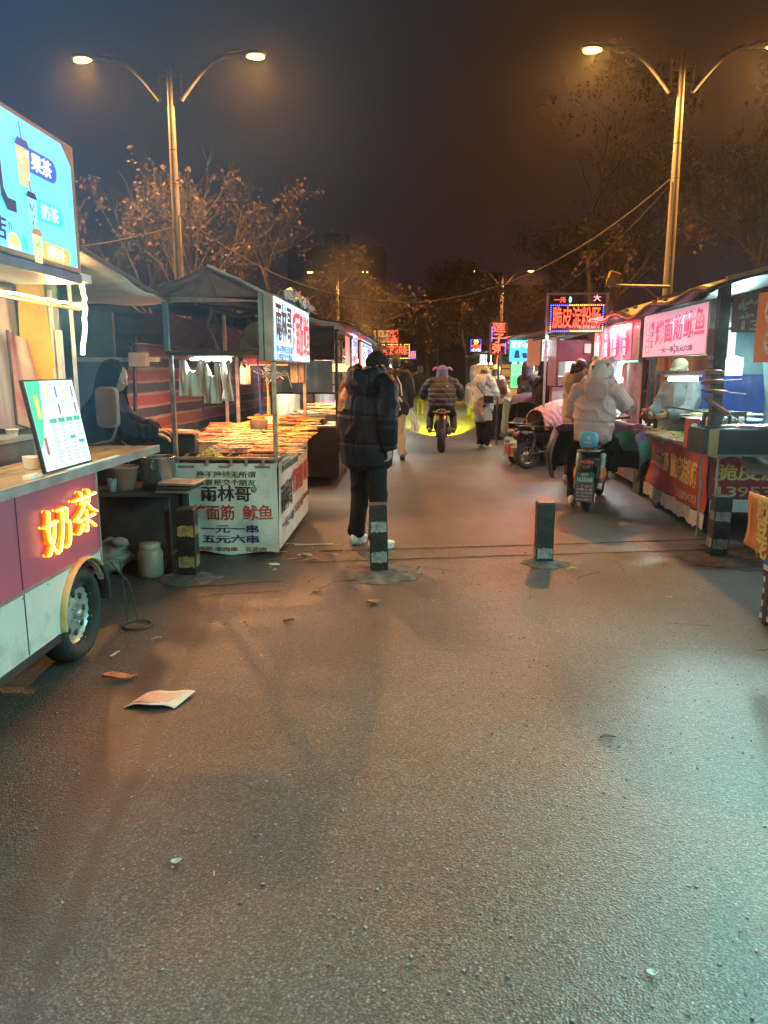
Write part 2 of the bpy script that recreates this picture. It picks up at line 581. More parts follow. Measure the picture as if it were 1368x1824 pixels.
# ================================================================ street lamps
GALV = pm('galvanised_steel', (0.36, 0.36, 0.36), 0.5, 0.15, var=0.25, scale=9, stretch=(1, 1, 0.15), bump=0.1, dirt=0.45)
BULB = em('sodium_lens', (1.0, 0.46, 0.07), 14)
BULBW = em('pale_lens', (0.9, 1.0, 0.85), 8)
TAPE = pm('dark_tape', (0.05, 0.045, 0.04), 0.6)
def street_lamp(x, y, label, on=(True, True), energy=620, rz=0.0, lens=None):
    t = thing('street_lamp', (0, 0, 0), label, 'street lamp', 'twin-arm street lamps along the road')
    m = MB(); m.tube([(0, 0, 0), (0, 0, 4), (0, 0, 7.15)], [0.105, 0.084, 0.055], 14)
    m.lathe((0, 0, 0), [(0.2, 0), (0.2, 0.03), (0.13, 0.05), (0.12, 0.3)], 14)
    m.build('pole', GALV, t)
    m = MB()
    for z in (1.2, 2.6, 3.1, 3.6, 4.15, 5.0, 5.6):
        r = 0.106 - 0.0070 * z + 0.004
        m.lathe((0, 0, z), [(r, 0), (r, 0.02)], 14)
    m.build('strap', TAPE, t)
    m = MB()
    for s in (-1, 1):
        m.tube([(s * 0.2, 0, 6.5), (s * 0.2, 0, 7.03)], 0.028, 8)
    for z in (6.62, 6.88):
        m.tube([(-0.2, 0, z), (0.2, 0, z)], 0.022, 8)
    m.build('bracket', GALV, t)
    for s, lit in ((-1, on[0]), (1, on[1])):
        pts = [(s * (0.2 + 0.84 * k), 0, 6.48 + 0.72 * math.sin(k * math.pi / 2 * 0.92)) for k in [i / 12 for i in range(13)]]
        m = MB(); m.tube(pts, [0.042 - 0.012 * i / 12 for i in range(13)], 10)
        m.build('arm', GALV, t)
        h = MB()
        e = pts[-1]
        h.loft([(e[0] - s * .02, 0, e[2] - .005), (e[0] + s * 0.10, 0, e[2] + .02), (e[0] + s * 0.22, 0, e[2] + .03), (e[0] + s * 0.42, 0, e[2] + 0.055), (e[0] + s * 0.62, 0, e[2] + .06), (e[0] + s * 0.78, 0, e[2] + .055)],
               [(0.04, 0.04), (0.075, 0.055), (0.06, 0.045), (0.13, 0.055), (0.14, 0.055), (0.05, 0.03)], 14, ref=(0, 1, 0), dome=0.3)
        ho = h.build('lamp_head', GALV, t)
        g = MB(); g.ell((e[0] + s * 0.56, 0, e[2] + 0.015), (0.19, 0.105, 0.055), 14, 8, rot=(0, s * 0.12, 0))
        g.build('lens', (lens or BULB) if lit else GALV, ho)
        if lit and energy:
            c = Matrix.Rotation(rz, 3, 'Z') @ V((e[0] + s * 0.56, 0, e[2] - 0.06)) + V((x, y, 0))
            lamp('sodium_lamp', 'SPOT', c, energy, (1.0, 0.42, 0.08), 0.12, c + V((0, 0, -1)), 168, blend=0.5)
    place(t, (x, y, 0), rz)
street_lamp(-4.66, 15.0, 'tall twin-arm street lamp rising behind the white skewer stall roof', energy=620)
street_lamp(4.69, 15.0, 'tall twin-arm street lamp rising behind the dark tarp roof', energy=620)
street_lamp(-4.83, 46, 'distant twin-arm street lamp with one dim pale head beyond the left stalls', energy=620)
street_lamp(4.85, 46, 'distant street lamp with curved arm standing behind the red lotus porridge sign', energy=620)
# the same row of lamps goes on behind the photographer
street_lamp(-4.7, -16, 'street lamp at the left kerb behind the photographer', energy=600)
street_lamp(4.7, -16, 'street lamp at the right kerb behind the photographer', energy=600)

# floodlight on a bracket of the right pole
t = thing('floodlight', (4.4, 14.8, 3.0), 'small yellow floodlight on a horizontal bracket at the right lamp post', 'floodlight')
m = MB(); m.tube([(4.68, 14.86, 3.08), (3.62, 14.8, 3.1)], 0.03, 8); m.tube([(4.66, 14.86, 2.72), (4.2, 14.82, 3.08)], 0.018, 6)
m.build('bracket', GALV, t)
m = MB(); m.box((3.62, 14.8, 3.24), (0.2, 0.16, 0.2), (0, 0.3, 0)); m.tube([(3.62, 14.8, 3.1), (3.62, 14.8, 3.2)], 0.02, 6)
m.build('housing', pm('yellow_housing', (0.5, 0.33, 0.06), 0.5), t, bev=0.02)
m = MB(); m.box((3.55, 14.72, 3.15), (0.15, 0.03, 0.13), (0, 0.3, 0))
m.build('glass_front', pm('pale_glass', (0.5, 0.5, 0.48), 0.15), t)

# overhead cables
def cable(p0, p1, sag, label, r=0.012, n=40):
    p0 = V(p0); p1 = V(p1)
    pts = [p0.lerp(p1, i / n) - V((0, 0, sag * 4 * (i / n) * (1 - i / n))) for i in range(n + 1)]
    m = MB(); m.tube(pts, r, 5)
    tag(m.build('cable', pm('cable_rubber', (0.07, 0.065, 0.065), 0.7)), label, 'cable')
cable((-4.58, 14.95, 4.45), (4.6, 14.95, 5.0), 1.9, 'long sagging cable slung across the road between the two near lamp posts')
cable((4.6, 15.0, 4.9), (2.6, 19.0, 3.0), 0.25, 'short cable dropping from right lamp post towards the red sign')
cable((-4.62, 15.1, 4.3), (-9.0, 9.0, 3.4), 0.5, 'thin cable running left from lamp post behind the bright drinks sign')

# ================================================================ far end of the street
DK = pm('night_facade', (0.008, 0.007, 0.007), 0.9, var=0.3, scale=0.5)
WIN = pm('unlit_window', (0.006, 0.006, 0.008), 0.4)
def block(x0, x1, y0, y1, h, nx, nz, label):
    t = thing('apartment_block', ((x0 + x1) / 2, (y0 + y1) / 2, 0), label, 'building')
    m = MB(); m.bb(x0, x1, y0, y1, 0, h); m.bb(x0 - .2, x1 + .2, y0 - .2, y1 + .2, h, h + 0.5)
    m.bb((x0 + x1) / 2 - 2, (x0 + x1) / 2 + 2, y0 + 2, y0 + 5, h + .5, h + 3)
    m.build('wall', DK, t)
    for i in range(nx):
        for j in range(nz):
            cx = x0 + (x1 - x0) * (i + 0.5) / nx; z = 3 + (h - 4) * (j + 0.5) / nz
            m = MB(); m.bb(cx - 0.8, cx + 0.8, y0 - 0.06, y0 + 0.02, z - 0.7, z + 0.7)
            m.build('window', WIN, t)
block(-22, -6, 130, 142, 21, 6, 6, 'dim apartment block far down the road behind the smoke')
block(4, 24, 150, 160, 17, 7, 5, 'low dark building behind the trees at the end of the road')
block(-6, 4, 170, 180, 12, 4, 3, 'small dark building closing the far end of the road')
# ================================================================ milk tea trailer
t = thing('milk_tea_trailer', (-2.5, 2.2, 0), 'pink and white milk tea trailer with big glowing cyan sign and folding counter', 'food trailer')
PINK = pm('pink_panel', (0.44, 0.09, 0.15), 0.35, var=0.12, scale=1.5, bump=0.04, dirt=0.12)
WHT = pm('trailer_white', (0.62, 0.60, 0.56), 0.45, var=0.08, scale=2, bump=0.05, dirt=0.55)
INT = pm('interior_panel', (0.60, 0.60, 0.55), 0.4, var=0.1, scale=3, dirt=0.2)
DKT = pm('dark_trim', (0.03, 0.03, 0.035), 0.4)
X = -1.78; Y0, Y1 = -0.6, 4.05
m = MB(); m.bb(X - 0.03, X, Y0, Y1, 0.56, 1.06); m.bb(-3.3, X - 0.031, Y1 - 0.03, Y1, 0.42, 1.06); m.build('side_panel', PINK, t, bev=0.004)
m = MB()
prof = [(Y0, 0.25), (3.53, 0.25)] + [(3.8 + 0.27 * math.cos(a), 0.28 + 0.27 * math.sin(a)) for a in [math.pi - i * (math.pi - 0.39) / 14 for i in range(15)]] + [(Y1, 0.40), (Y1, 0.558), (Y0, 0.558)]
m.prism([(X + 0.002, y, z) for y, z in prof], (-0.03, 0, 0))
m.build('skirt', WHT, t)
m = MB(); m.bb(X - 0.02, X + 0.006, Y0, 3.50, 0.215, 0.255); m.build('sill_trim', DKT, t)
FEND = pm('cream_fender', (0.50, 0.38, 0.17), 0.4, dirt=0.6, scale=8)
m = MB(); m.loft([(X + .006, 3.8 + .283 * math.cos(R(d)), .28 + .283 * math.sin(R(d))) for d in range(184, 40, -6)], [(.03, .010)] * 24, 8, ref=(1, 0, 0))
m.build('wheel_arch', FEND, t)
m = MB(); m.loft([(X - .02, 3.8 + .283 * math.cos(R(d)), .28 + .283 * math.sin(R(d))) for d in range(44, -10, -6)], [(.05, .009)] * 9, 8, ref=(1, 0, 0))
m.build('rubber_flap', DKT, t)
m = MB()
for y in (.9, 2.05, 3.2): m.bb(X - .002, X + .0025, y - .003, y + .003, .57, 1.055); m.bb(X + .001, X + .0045, y - .003, y + .003, .26, .55)
m.build('panel_seam', DKT, t)
m = MB(); m.bb(X - .01, X + .008, Y0, Y1 - .002, .553, .567); m.bb(X - .012, X + .006, Y1 - .016, Y1 + .003, .40, 1.06); m.build('trim_strip', pm('worn_alloy', (.40, .36, .33), .35, .6, dirt=.5), t)
m = MB()
for y in [.2 + .23 * i for i in range(17)]: m.ell((X + .003, y, 1.035), (.004, .006, .006), 8, 5); m.ell((X + .004, y, .535), (.004, .006, .006), 8, 5)
m.build('rivets', pm('rivet_steel', (.45, .43, .42), .3, .8), t)
RUB = pm('tyre_rubber', (0.022, 0.021, 0.022), 0.75, bump=0.3, bscale=60)
RIM = pm('rim_steel', (0.42, 0.40, 0.38), 0.38, 0.5, dirt=0.5)
def wheel(parent, c, rad, w, axis=(1, 0, 0), holes=8, sx=1, rimmat=None, tyre_r=None):
    """steel disc wheel; sx = which way the outer face looks along axis"""
    tr = tyre_r or rad * 0.2
    m = MB(); m.torus(c, rad - tr, tr, axis, 32, 12, sq=w / (2 * tr))
    tyre = m.build('wheel', RUB, parent)
    m = MB(); a = V(axis) * sx
    ri = rad - tr * 1.75
    m.lathe(V(c), [(ri + tr * .25, w * 0.34), (ri, w * 0.30), (ri * 0.93, w * 0.12), (ri * 0.72, w * 0.10), (ri * 0.45, w * 0.2), (ri * 0.2, w * 0.2), (0.001, w * 0.2)], 24, a)
    m.build('rim', rimmat or RIM, tyre)
    m = MB(); x = a.orthogonal().normalized(); y = a.cross(x)
    for i in range(holes):
        an = 2 * math.pi * i / holes
        p = V(c) + (x * math.cos(an) + y * math.sin(an)) * ri * 0.62 + a * w * 0.16
        m.lathe(p, [(ri * 0.11, 0), (ri * 0.11, w * 0.03), (0.001, w * 0.03)], 10, a)
    m.build('rim_hole', DKT, tyre)
    m = MB()
    for i in range(5):
        an = 2 * math.pi * i / 5 + 0.3
        p = V(c) + (x * math.cos(an) + y * math.sin(an)) * ri * 0.30 + a * w * 0.2
        m.lathe(p, [(ri * 0.05, 0), (ri * 0.05, w * 0.1), (0.001, w * 0.11)], 6, a)
    m.lathe(V(c) + a * w * .2, [(ri * 0.17, 0), (ri * 0.15, w * 0.18), (0.001, w * 0.2)], 12, a)
    m.build('hub', RIM, tyre)
wheel(t, (-1.87, 3.8, 0.262), 0.262, 0.17, (1, 0, 0), 8)
wheel(t, (-3.1, 3.8, 0.262), 0.262, 0.17, (1, 0, 0), 8, sx=-1)
wheel(t, (-1.87, 0.1, 0.262), 0.262, 0.17, (1, 0, 0), 8)
# floor, back wall, far end, roof
m = MB(); m.bb(-3.3, X - 0.035, Y0, Y1 - 0.035, 0.40, 0.44); m.build('chassis', DKT, t)
m = MB(); m.bb(-3.34, -3.30, Y0, Y1, 0.42, 2.0); m.bb(-3.3, X, Y0 - 0.03, Y0 - 0.001, 0.42, 2.0)
m.build('wall', INT, t)
m = MB(); m.bb(-3.34, -1.74, Y0, 4.08, 2.0, 2.04); m.bb(-3.34, -1.5, Y0, 3.4, 2.041, 2.065); m.build('roof', INT, t)
m = MB()
for x, y in ((X - 0.085, Y1 - 0.03), (-3.28, Y1 - 0.03), (-2.55, Y1 - 0.02)):
    m.bb(x - 0.03, x + 0.03, y - 0.02, y + 0.02, 1.06, 2.0)
m.bb(-3.28, X, Y1 - 0.04, Y1, 1.86, 1.9)
m.build('window_frame', pm('pale_alloy', (0.5, 0.5, 0.46), 0.35, 0.3), t)
m = MB(); m.bb(-1.80, -1.5, Y0, 3.42, 1.925, 1.965); m.build('awning_edge', pm('blue_grey_edge', (0.10, 0.13, 0.17), 0.4), t, bev=0.004)
m = MB(); m.bb(-1.92, -1.53, Y0, 4.36, 1.085, 1.112); m.build('counter', pm('counter_wood', (0.42, 0.30, 0.17), 0.22, var=0.25, scale=5, stretch=(6, 0.6, 1), bump=0.05, dirt=0.3), t, bev=0.004)
m = MB(); m.bb(-1.529, -1.52, Y0, 4.36, 1.075, 1.116); m.build('counter_edge', pm('alloy_edge', (0.5, 0.5, 0.5), 0.3, 0.7), t)
m = MB(); m.bb(-1.535, -1.515, 3.2, 3.75, 1.117, 1.123); m.build('edge_strip', pm('pale_strip', (0.7, 0.72, 0.68), 0.3), t)
# sign box with its artwork
SB = MB(); SB.bb(-1.66, -1.492, -1.0, 3.40, 1.965, 2.49)
sb = SB.build('sign_box', pm('copper_frame', (0.42, 0.24, 0.13), 0.4, 0.4), t, bev=0.006)
SX = -1.49
m = MB(); m.add([(SX, -0.98, 1.985), (SX, 3.36, 1.985), (SX, 3.36, 2.40), (SX, 3.28, 2.47), (SX, -0.98, 2.47)], [(0, 1, 2, 3, 4)])
m.build('sign_face', em('cyan_backlight', (0.16, 0.66, 0.92), .72, 0.12, 1.6), sb)
U, W = (0, 1, 0), (0, 0, 1)
def pill(y0, y1, z, h, mat, body, tm):
    m = MB(); n = 10; r = h / 2
    pts = [(SX + 0.003, y0, z - r), (SX + 0.003, y1 - r, z - r)] + [(SX + 0.003, y1 - r + r * math.cos(a), z + r * math.sin(a)) for a in [-math.pi / 2 + math.pi * i / n for i in range(1, n)]] + [(SX + 0.003, y1 - r, z + r), (SX + 0.003, y0, z + r)]
    m.add(pts, [tuple(range(len(pts)))]); m.build('name_pill', mat, sb)
    m = MB(); write(m, body, (SX + 0.006, (y0 + y1) / 2 - .01, z), U, W, (y1 - y0) * 0.66, h * 0.72, 0.01); m.build('lettering', tm, sb)
LW = em('sign_white', (0.85, 0.97, 1.0), 1.25)
pill(2.97, 3.215, 2.335, 0.088, em('sign_blue', (0.01, 0.07, 0.75), 0.75), '果茶', LW)
pill(3.02, 3.245, 2.165, 0.08, em('sign_cyan', (0.02, 0.55, 0.95), 1.0), '奶茶', em('sign_pale', (0.45, 0.9, 1.0), 1.1))
pill(3.05, 3.285, 2.015, 0.066, em('sign_orange', (0.75, 0.36, 0.05), 0.85), '果汁', em('sign_cream', (1.0, 0.92, 0.8), 1.1))
def cup(y, z, h, mat, lidm, straw, extra):
    m = MB(); q = SX + 0.005; w = h * 0.30
    m.add([(q, y - w * .75, z - h / 2), (q, y + w * .75, z - h / 2), (q, y + w, z + h * .3), (q, y - w, z + h * .3)], [(0, 1, 2, 3)])
    m.build('cup_picture', mat, sb)
    m = MB(); q = SX + 0.007
    m.add([(q, y - w * 1.1, z + h * .3), (q, y + w * 1.1, z + h * .3), (q, y + w * .7, z + h * .47), (q, y - w * .7, z + h * .47)], [(0, 1, 2, 3)])
    m.add([(q, y - w * .1, z + h * .4), (q, y + w * .05, z + h * .4), (q, y - w * .25, z + h * .8), (q, y - w * .38, z + h * .8)], [(0, 1, 2, 3)])
    m.build('cup_lid', lidm, sb)
    m = MB(); q = SX + 0.008
    random.seed(int(z * 100))
    for k in range(9):
        a = random.uniform(-w * .6, w * .6); b = random.uniform(-h * .45, h * .2); r = h * random.uniform(.03, .07)
        m.ell((q, y + a, z + b), (0.001, r, r), 8, 4)
    m.build('cup_detail', extra, sb)
cup(2.945, 2.315, 0.17, em('tea_tan', (0.62, 0.45, 0.22), 0.8), em('tea_navy', (0.02, 0.05, 0.3), 0.6), 0, em('tea_cream', (0.9, 0.72, 0.4), 0.9))
cup(2.985, 2.155, 0.13, em('tea_aqua', (0.25, 0.75, 0.9), 0.9), em('ink_navy', (0.01, 0.02, 0.08), 0.3), 0, em('ink_grey', (0.12, 0.2, 0.32), 0.6))
cup(3.005, 2.025, 0.13, em('juice_tan', (0.72, 0.55, 0.25), 0.85), em('juice_brown', (0.4, 0.18, 0.06), 0.7), 0, em('juice_mix', (0.15, 0.65, 0.22), 0.8))
m = MB(); q = SX + 0.004
m.ell((q, 2.83, 1.995), (0.001, 0.05, 0.05), 24, 6); m.v = [(a, b, max(c, 1.986)) for a, b, c in m.v]
m.build('lemon_rind', em('lemon_pale', (0.75, 0.95, 0.6), 1.0), sb)
m = MB(); q = SX + 0.006
for k in range(5):
    a0 = 0.12 + k * 0.58; a1 = a0 + 0.5
    m.add([(q, 2.83, 1.997), (q, 2.83 + .042 * math.cos(a0), 1.997 + .042 * math.sin(a0)), (q, 2.83 + .044 * math.cos((a0 + a1) / 2), 1.997 + .044 * math.sin((a0 + a1) / 2)), (q, 2.83 + .042 * math.cos(a1), 1.997 + .042 * math.sin(a1))], [(0, 1, 2, 3)])
m.build('lemon_flesh', em('lemon_lime', (0.62, 0.85, 0.08), 0.95), sb)
m = MB()
for k in range(3): m.add([(q, 2.885, 2.0), (q, 2.895 + .012 * k, 2.055 - .012 * k), (q, 2.92 + .006 * k, 2.03 - .02 * k)], [(0, 1, 2)])
m.build('leaf_picture', em('mint_green', (0.05, 0.6, 0.45), 0.8), sb)
m = MB(); q = SX + 0.006
m.add([(q, 2.755, 2.38), (q, 2.775, 2.38), (q, 2.785, 2.19), (q, 2.81, 2.16), (q, 2.865, 2.16), (q, 2.865, 2.118), (q, 2.80, 2.118), (q, 2.765, 2.16)], [(0, 1, 2, 7), (2, 3, 6, 7), (3, 4, 5, 6)])
write(m, '店', (q, 2.735, 2.05), U, W, 0.09, 0.085, 0.01)
for dy in (0, 0.014): m.add([(q, 2.795 + dy, 2.075), (q, 2.802 + dy, 2.075), (q, 2.806 + dy, 2.045), (q, 2.803 + dy, 2.045)], [(0, 1, 2, 3)])
write(m, '茶饮', (q, 2.25, 2.24), U, W, 0.85, 0.34, 0.02)
m.build('lettering', em('sign_ink', (0.015, 0.03, 0.11), 0.35), sb)
lamp('sign_box_light', 'AREA', (-1.47, 1.6, 2.23), 9, (.10, .55, 1.0), .45, (0, 1.6, 2.23), sizey=3.4)
# LED strips
LED = em('warm_led', (1.0, 0.80, 0.30), 6)
def wob(pts, amp, n, seed):
    random.seed(seed); out = []
    for a, b in zip(pts, pts[1:]):
        a = V(a); b = V(b)
        for i in range(n): out.append(a.lerp(b, i / n) + V([random.uniform(-amp, amp) for _ in range(3)]))
    out.append(V(pts[-1])); return out
m = MB()
m.tube(wob([(-1.79, -0.4, 1.875), (-1.79, 2.9, 1.88), (-1.79, 4.03, 1.885)], 0.004, 14, 1), 0.0065, 6)
m.tube(wob([(-1.785, 4.06, 2.0), (-1.78, 4.07, 1.88), (-1.815, 4.075, 1.63)], 0.004, 8, 2), 0.0125, 6)
m.tube(wob([(-2.35, 2.0, 1.75), (-2.30, 3.0, 1.74), (-2.2, 3.35, 1.69), (-2.15, 3.5, 1.64)], 0.006, 6, 3), 0.006, 6)
m.build('led_strip', LED, t)
m = MB(); m.tube([(-1.80, -0.4, 1.86), (-1.80, 4.03, 1.865)], 0.008, 8); m.tube([(-1.795, 4.04, 2.0), (-1.80, 4.1, 1.92), (-1.79, 4.1, 1.8)], 0.004, 5)
m.build('led_channel', pm('brass_channel', (0.45, 0.33, 0.12), 0.3, 0.5), t)
# neon word on the pink panel: strokes bent from glass tube
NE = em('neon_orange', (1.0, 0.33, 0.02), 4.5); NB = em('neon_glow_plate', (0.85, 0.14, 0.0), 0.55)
NC = em('neon_core', (1.0, 0.62, 0.12), 9)
nai = [[(.18, .98), (.10, .45), (.30, .12), (.42, .02)], [(.36, .72), (.33, .40), (.10, .06)], [(.02, .68), (.46, .72)],
       [(.55, .93), (.90, .95), (.80, .62), (.96, .60), (.90, .12), (.78, .06)], [(.68, .93), (.66, .45), (.50, .04)]]
cha = [[(.04, .84), (.96, .86)], [(.32, .98), (.34, .72)], [(.66, .98), (.64, .72)], [(.50, .76), (.30, .54), (.03, .40)], [(.50, .76), (.72, .54), (.97, .42)],
       [(.16, .34), (.86, .36)], [(.50, .54), (.50, .02), (.40, .08)], [(.34, .24), (.14, .06)], [(.66, .24), (.88, .08)]]
tb = MB(); pl = MB(); ct = MB()
for chars, y0, z0 in ((nai, 3.385, 0.665), (cha, 3.70, 0.70)):
    for st in chars:
        pts = [(X + 0.030, y0 + a * 0.27, z0 + b * 0.225) for a, b in st]
        P = []
        for i in range(len(pts) - 1):
            for k in range(4): P.append(V(pts[i]).lerp(V(pts[i + 1]), k / 4))
        P.append(V(pts[-1]))
        for _ in range(2): P = [P[0]] + [(P[i - 1] + P[i] * 2 + P[i + 1]) / 4 for i in range(1, len(P) - 1)] + [P[-1]]
        tb.tube(P, 0.0068, 7, dome=0.6)
        ct.tube([p + V((0.0055, 0, 0)) for p in P], 0.0028, 5)
        for p in (P[0], P[-1]): tb.tube([V((X, p.y, p.z)), V((X + 0.03, p.y, p.z))], 0.007, 6)
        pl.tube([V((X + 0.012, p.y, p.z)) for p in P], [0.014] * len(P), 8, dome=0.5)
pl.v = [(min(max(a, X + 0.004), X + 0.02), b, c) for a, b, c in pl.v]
ne = tb.build('neon_word', NE, t); ct.build('tube_core', NC, ne)
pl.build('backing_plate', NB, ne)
lamp('neon_word_light', 'AREA', (X + .06, 3.66, .8), 1.8, (1.0, .22, .05), .5, (0, 3.4, .2), sizey=.25)
# inside: end wall, curtain, printed panels, shelves, cups
m = MB(); m.bb(-3.3, -1.84, 4.0, 4.015, 1.061, 1.99); m.build('end_wall', pm('end_wall_grey', (.30, .34, .33), .4, var=.1), t)
m = MB(); m.sheet(lambda u, v: (-3.25 + 1.2 * u - .03 * v, 3.93 + .03 * math.sin(u * 60 + v), 1.24 + v * 0.73), 80, 6)
m.build('curtain', pm('pink_white_curtain', (0.50, 0.36, 0.36), 0.8, var=0.15, scale=4, col2=(0.48, 0.45, 0.42)), t)
m = MB(); m.sheet(lambda u, v: (-2.06 + .14 * u + .05 * (1 - v) * u, 3.90 + .008 * math.sin(v * 9), 1.34 + v * .64), 8, 8); m.build('yellow_panel', pm('yellow_print', (0.52, 0.34, 0.06), 0.45, var=0.3, scale=5), t)
m = MB(); m.sheet(lambda u, v: (-2.10 + (.16 - .05 * v) * u - .02 * v, 3.87 + .01 * math.sin(u * 9), 1.27 - .05 * u + v * .48), 12, 8); m.build('pink_print', pm('pink_print_cloth', (0.46, 0.16, 0.16), 0.6, var=0.5, scale=9, col2=(0.5, 0.36, 0.28)), t)
m = MB(); m.tube([(-2.105, 3.865, 1.75), (-2.10, 3.865, 1.27), (-1.93, 3.865, 1.215)], .007, 5); m.build('print_edge', DKT, t)
m = MB(); m.bb(-1.90, -1.885, 3.9, 3.92, 1.3, 1.95); m.bb(-1.875, -1.85, 3.9, 3.93, 1.45, 1.75); m.build('inner_post', pm('pale_alloy', (0.5, 0.5, 0.46), 0.35, 0.3), t)
m = MB(); m.bb(-2.65, -1.98, 0.4, 3.8, 1.2, 1.222); m.build('shelf', pm('grey_shelf', (0.25, 0.26, 0.26), 0.4), t)
m = MB(); m.bb(-2.0, -1.985, 0.4, 3.8, 1.061, 1.199); m.bb(-2.0, -1.985, 3.1, 3.12, 1.06, 1.22); m.build('dark_front', pm('shelf_front', (0.10, 0.11, 0.13), 0.25), t)
CUPM = pm('cup_plastic', (0.72, 0.72, 0.68), 0.3, var=0.05)
random.seed(7)
for i in range(22):
    x = -2.03 - 0.075 * (i % 3); y = 2.3 + 0.066 * i; h = random.uniform(0.03, 0.08) + (.09 if i in (12, 13, 14) else 0)
    m = MB(); m.lathe((x, y, 1.223), [(0.024, 0), (0.031, h), (0.0325, h), (0.0325, h + 0.004), (0.025, h + 0.004), (0.001, h + .004)], 12)
    c = m.build('cup_stack', CUPM); tag(c, 'stack of white plastic cups on the shelf inside the milk tea trailer', 'cups', 'cup stacks in the milk tea trailer')
for y, s in ((3.3, 0), (3.33, 1)):
    m = MB(); m.lathe((-1.73 - 0.03 * s, y, 1.113), [(0.03, 0), (0.036, 0.05), (0.036, 0.052), (0.001, 0.053)], 14)
    tag(m.build('saucer_pile' if s else 'cup_lid_pile', CUPM), 'white cup lid pile at the far side of the menu screen foot' if s else 'white round tub beside the near foot of the menu screen', 'tub')
m = MB(); m.bb(-1.60, -1.57, 2.95, 3.05, 1.113, 1.128); tag(m.build('paper_slip', pm('paper', (0.7, 0.68, 0.6), 0.8)), 'folded paper slip lying on the wooden counter by the menu screen', 'paper')
lamp('trailer_tube_light', 'AREA', (-2.4, 2.2, 1.97), 7, (0.95, 1.0, 0.86), 0.5, (-2.4, 1.9, 0), sizey=3.0)
for y in (0.4, 1.5, 2.6, 3.6):
    lamp('trailer_led_light', 'POINT', (-1.68, y, 1.80), 4.6, (1.0, 0.60, 0.24), 0.05)
# rear view mirror on its arm
t2 = thing('rear_view_mirror', (-1.85, 4.25, 1.1), 'grey-backed rear view mirror on a bent arm beyond the trailer counter', 'mirror')
m = MB(); n = 12
def rr(cx, cz, hw, hh, r, y):
    pts = []
    for (sx, sz, a0) in ((1, 1, 0), (-1, 1, 90), (-1, -1, 180), (1, -1, 270)):
        for k in range(4):
            a = R(a0 + k * 30); pts.append((cx + sx * (hw - r) + r * math.cos(a), y, cz + sz * (hh - r) + r * math.sin(a)))
    return pts
p = rr(-1.82, 1.335, 0.066, 0.118, 0.03, 4.35)
m.prism(p, (0, 0.04, 0)); mo = m.build('mirror_shell', pm('mirror_shell_grey', (0.12, 0.11, 0.11), 0.35, var=0.3), t2, bev=0.008)
m.v = []; m.f = []; m.s = []; m.m = []
m.prism(rr(-1.82, 1.335, 0.057, 0.108, 0.026, 4.346), (0, 0.003, 0)); g = m.build('mirror_glass', pm('mirror_glass', (0.35, 0.30, 0.27), 0.12, 0.9, var=0.05, bump=0), t2)
m = MB(); m.tube([(-1.98, 4.3, 1.115), (-1.90, 4.33, 1.12), (-1.80, 4.36, 1.14), (-1.775, 4.38, 1.23)], 0.009, 6); m.build('mirror_arm', DKT, t2)

# menu screen standing on the counter
t = thing('menu_screen', (0, 0, 0), 'lit green and white drinks menu board leaning on the trailer counter', 'menu board')
# local: x right (towards +Y of street), z up, facing -y
Wm, Hm = 0.455, 0.40
m = MB(); m.bb(0, Wm, 0.0, 0.018, 0, Hm); m.build('frame', pm('black_bezel', (0.02, 0.02, 0.022), 0.3), t, bev=0.003)
def mrect(name, mat, rects, y=-0.002, parent=t):
    m = MB()
    for x0, x1, z0, z1 in rects: m.add([(x0, y, z0), (x1, y, z0), (x1, y, z1), (x0, y, z1)], [(0, 1, 2, 3)])
    return m.build(name, mat, parent)
scr = mrect('screen', em('menu_white', (0.50, 0.98, 0.95), 0.78), [(0.008, Wm - 0.008, 0.008, Hm - 0.008)], -0.001)
m = MB(); m.add([(0.008, -.002, Hm - .008), (0.008, -.002, 0.10), (0.045, -.002, 0.14), (0.085, -.002, 0.22), (0.105, -.002, 0.30), (0.13, -.002, Hm - .008)], [(0, 1, 2, 3, 4, 5)])
m.build('green_field', em('menu_green', (0.0, 0.42, 0.24), 0.75), scr)
for rc in [(0.135 + 0.077 * k, 0.20 + 0.077 * k, 0.205, 0.226) for k in range(4)] + [(0.29, 0.345, 0.125, 0.142), (0.365, 0.42, 0.10, 0.117)]:
    mrect('header_pill', em('menu_teal', (0.0, 0.30, 0.22), 0.6), [rc], -.003, scr)
random.seed(3)
rows = [(0.14 + 0.077 * c + 0.006, 0.14 + 0.077 * c + random.uniform(.03, .05), 0.19 - 0.0175 * r, 0.1955 - 0.0175 * r) for c in range(4) for r in range(10) if not (c == 2 and r in (3, 4)) and not (c == 3 and r in (4, 5))]
rows += [(0.125 + 0.08 * c, 0.155 + 0.08 * c, 0.372 - 0.075 * r, 0.377 - 0.075 * r) for c in range(4) for r in range(2)]
mrect('menu_row', em('menu_grey', (0.16, 0.30, 0.30), 0.5), rows, -.003, scr)
dr = [em('drink_amber', (0.8, 0.5, 0.1), 0.7), em('drink_brown', (0.25, 0.1, 0.05), 0.5), em('drink_violet', (0.12, 0.10, 0.3), 0.6), em('drink_cream', (0.9, 0.75, 0.45), 0.8)]
for c in range(4):
    for r in range(2):
        x = 0.165 + 0.078 * c; z = 0.335 - 0.075 * r
        mrect('drink_picture', dr[(c * 2 + r * 3) % 4], [(x, x + 0.018, z - 0.02, z + 0.03)], -.004, scr)
mrect('drink_picture', dr[0], [(0.045, 0.075, 0.23, 0.33)], -.004, scr); mrect('drink_picture', dr[1], [(0.045, 0.07, 0.075, 0.15)], -.004, scr)
M1 = V((-1.575, 3.10, 1.116)); 
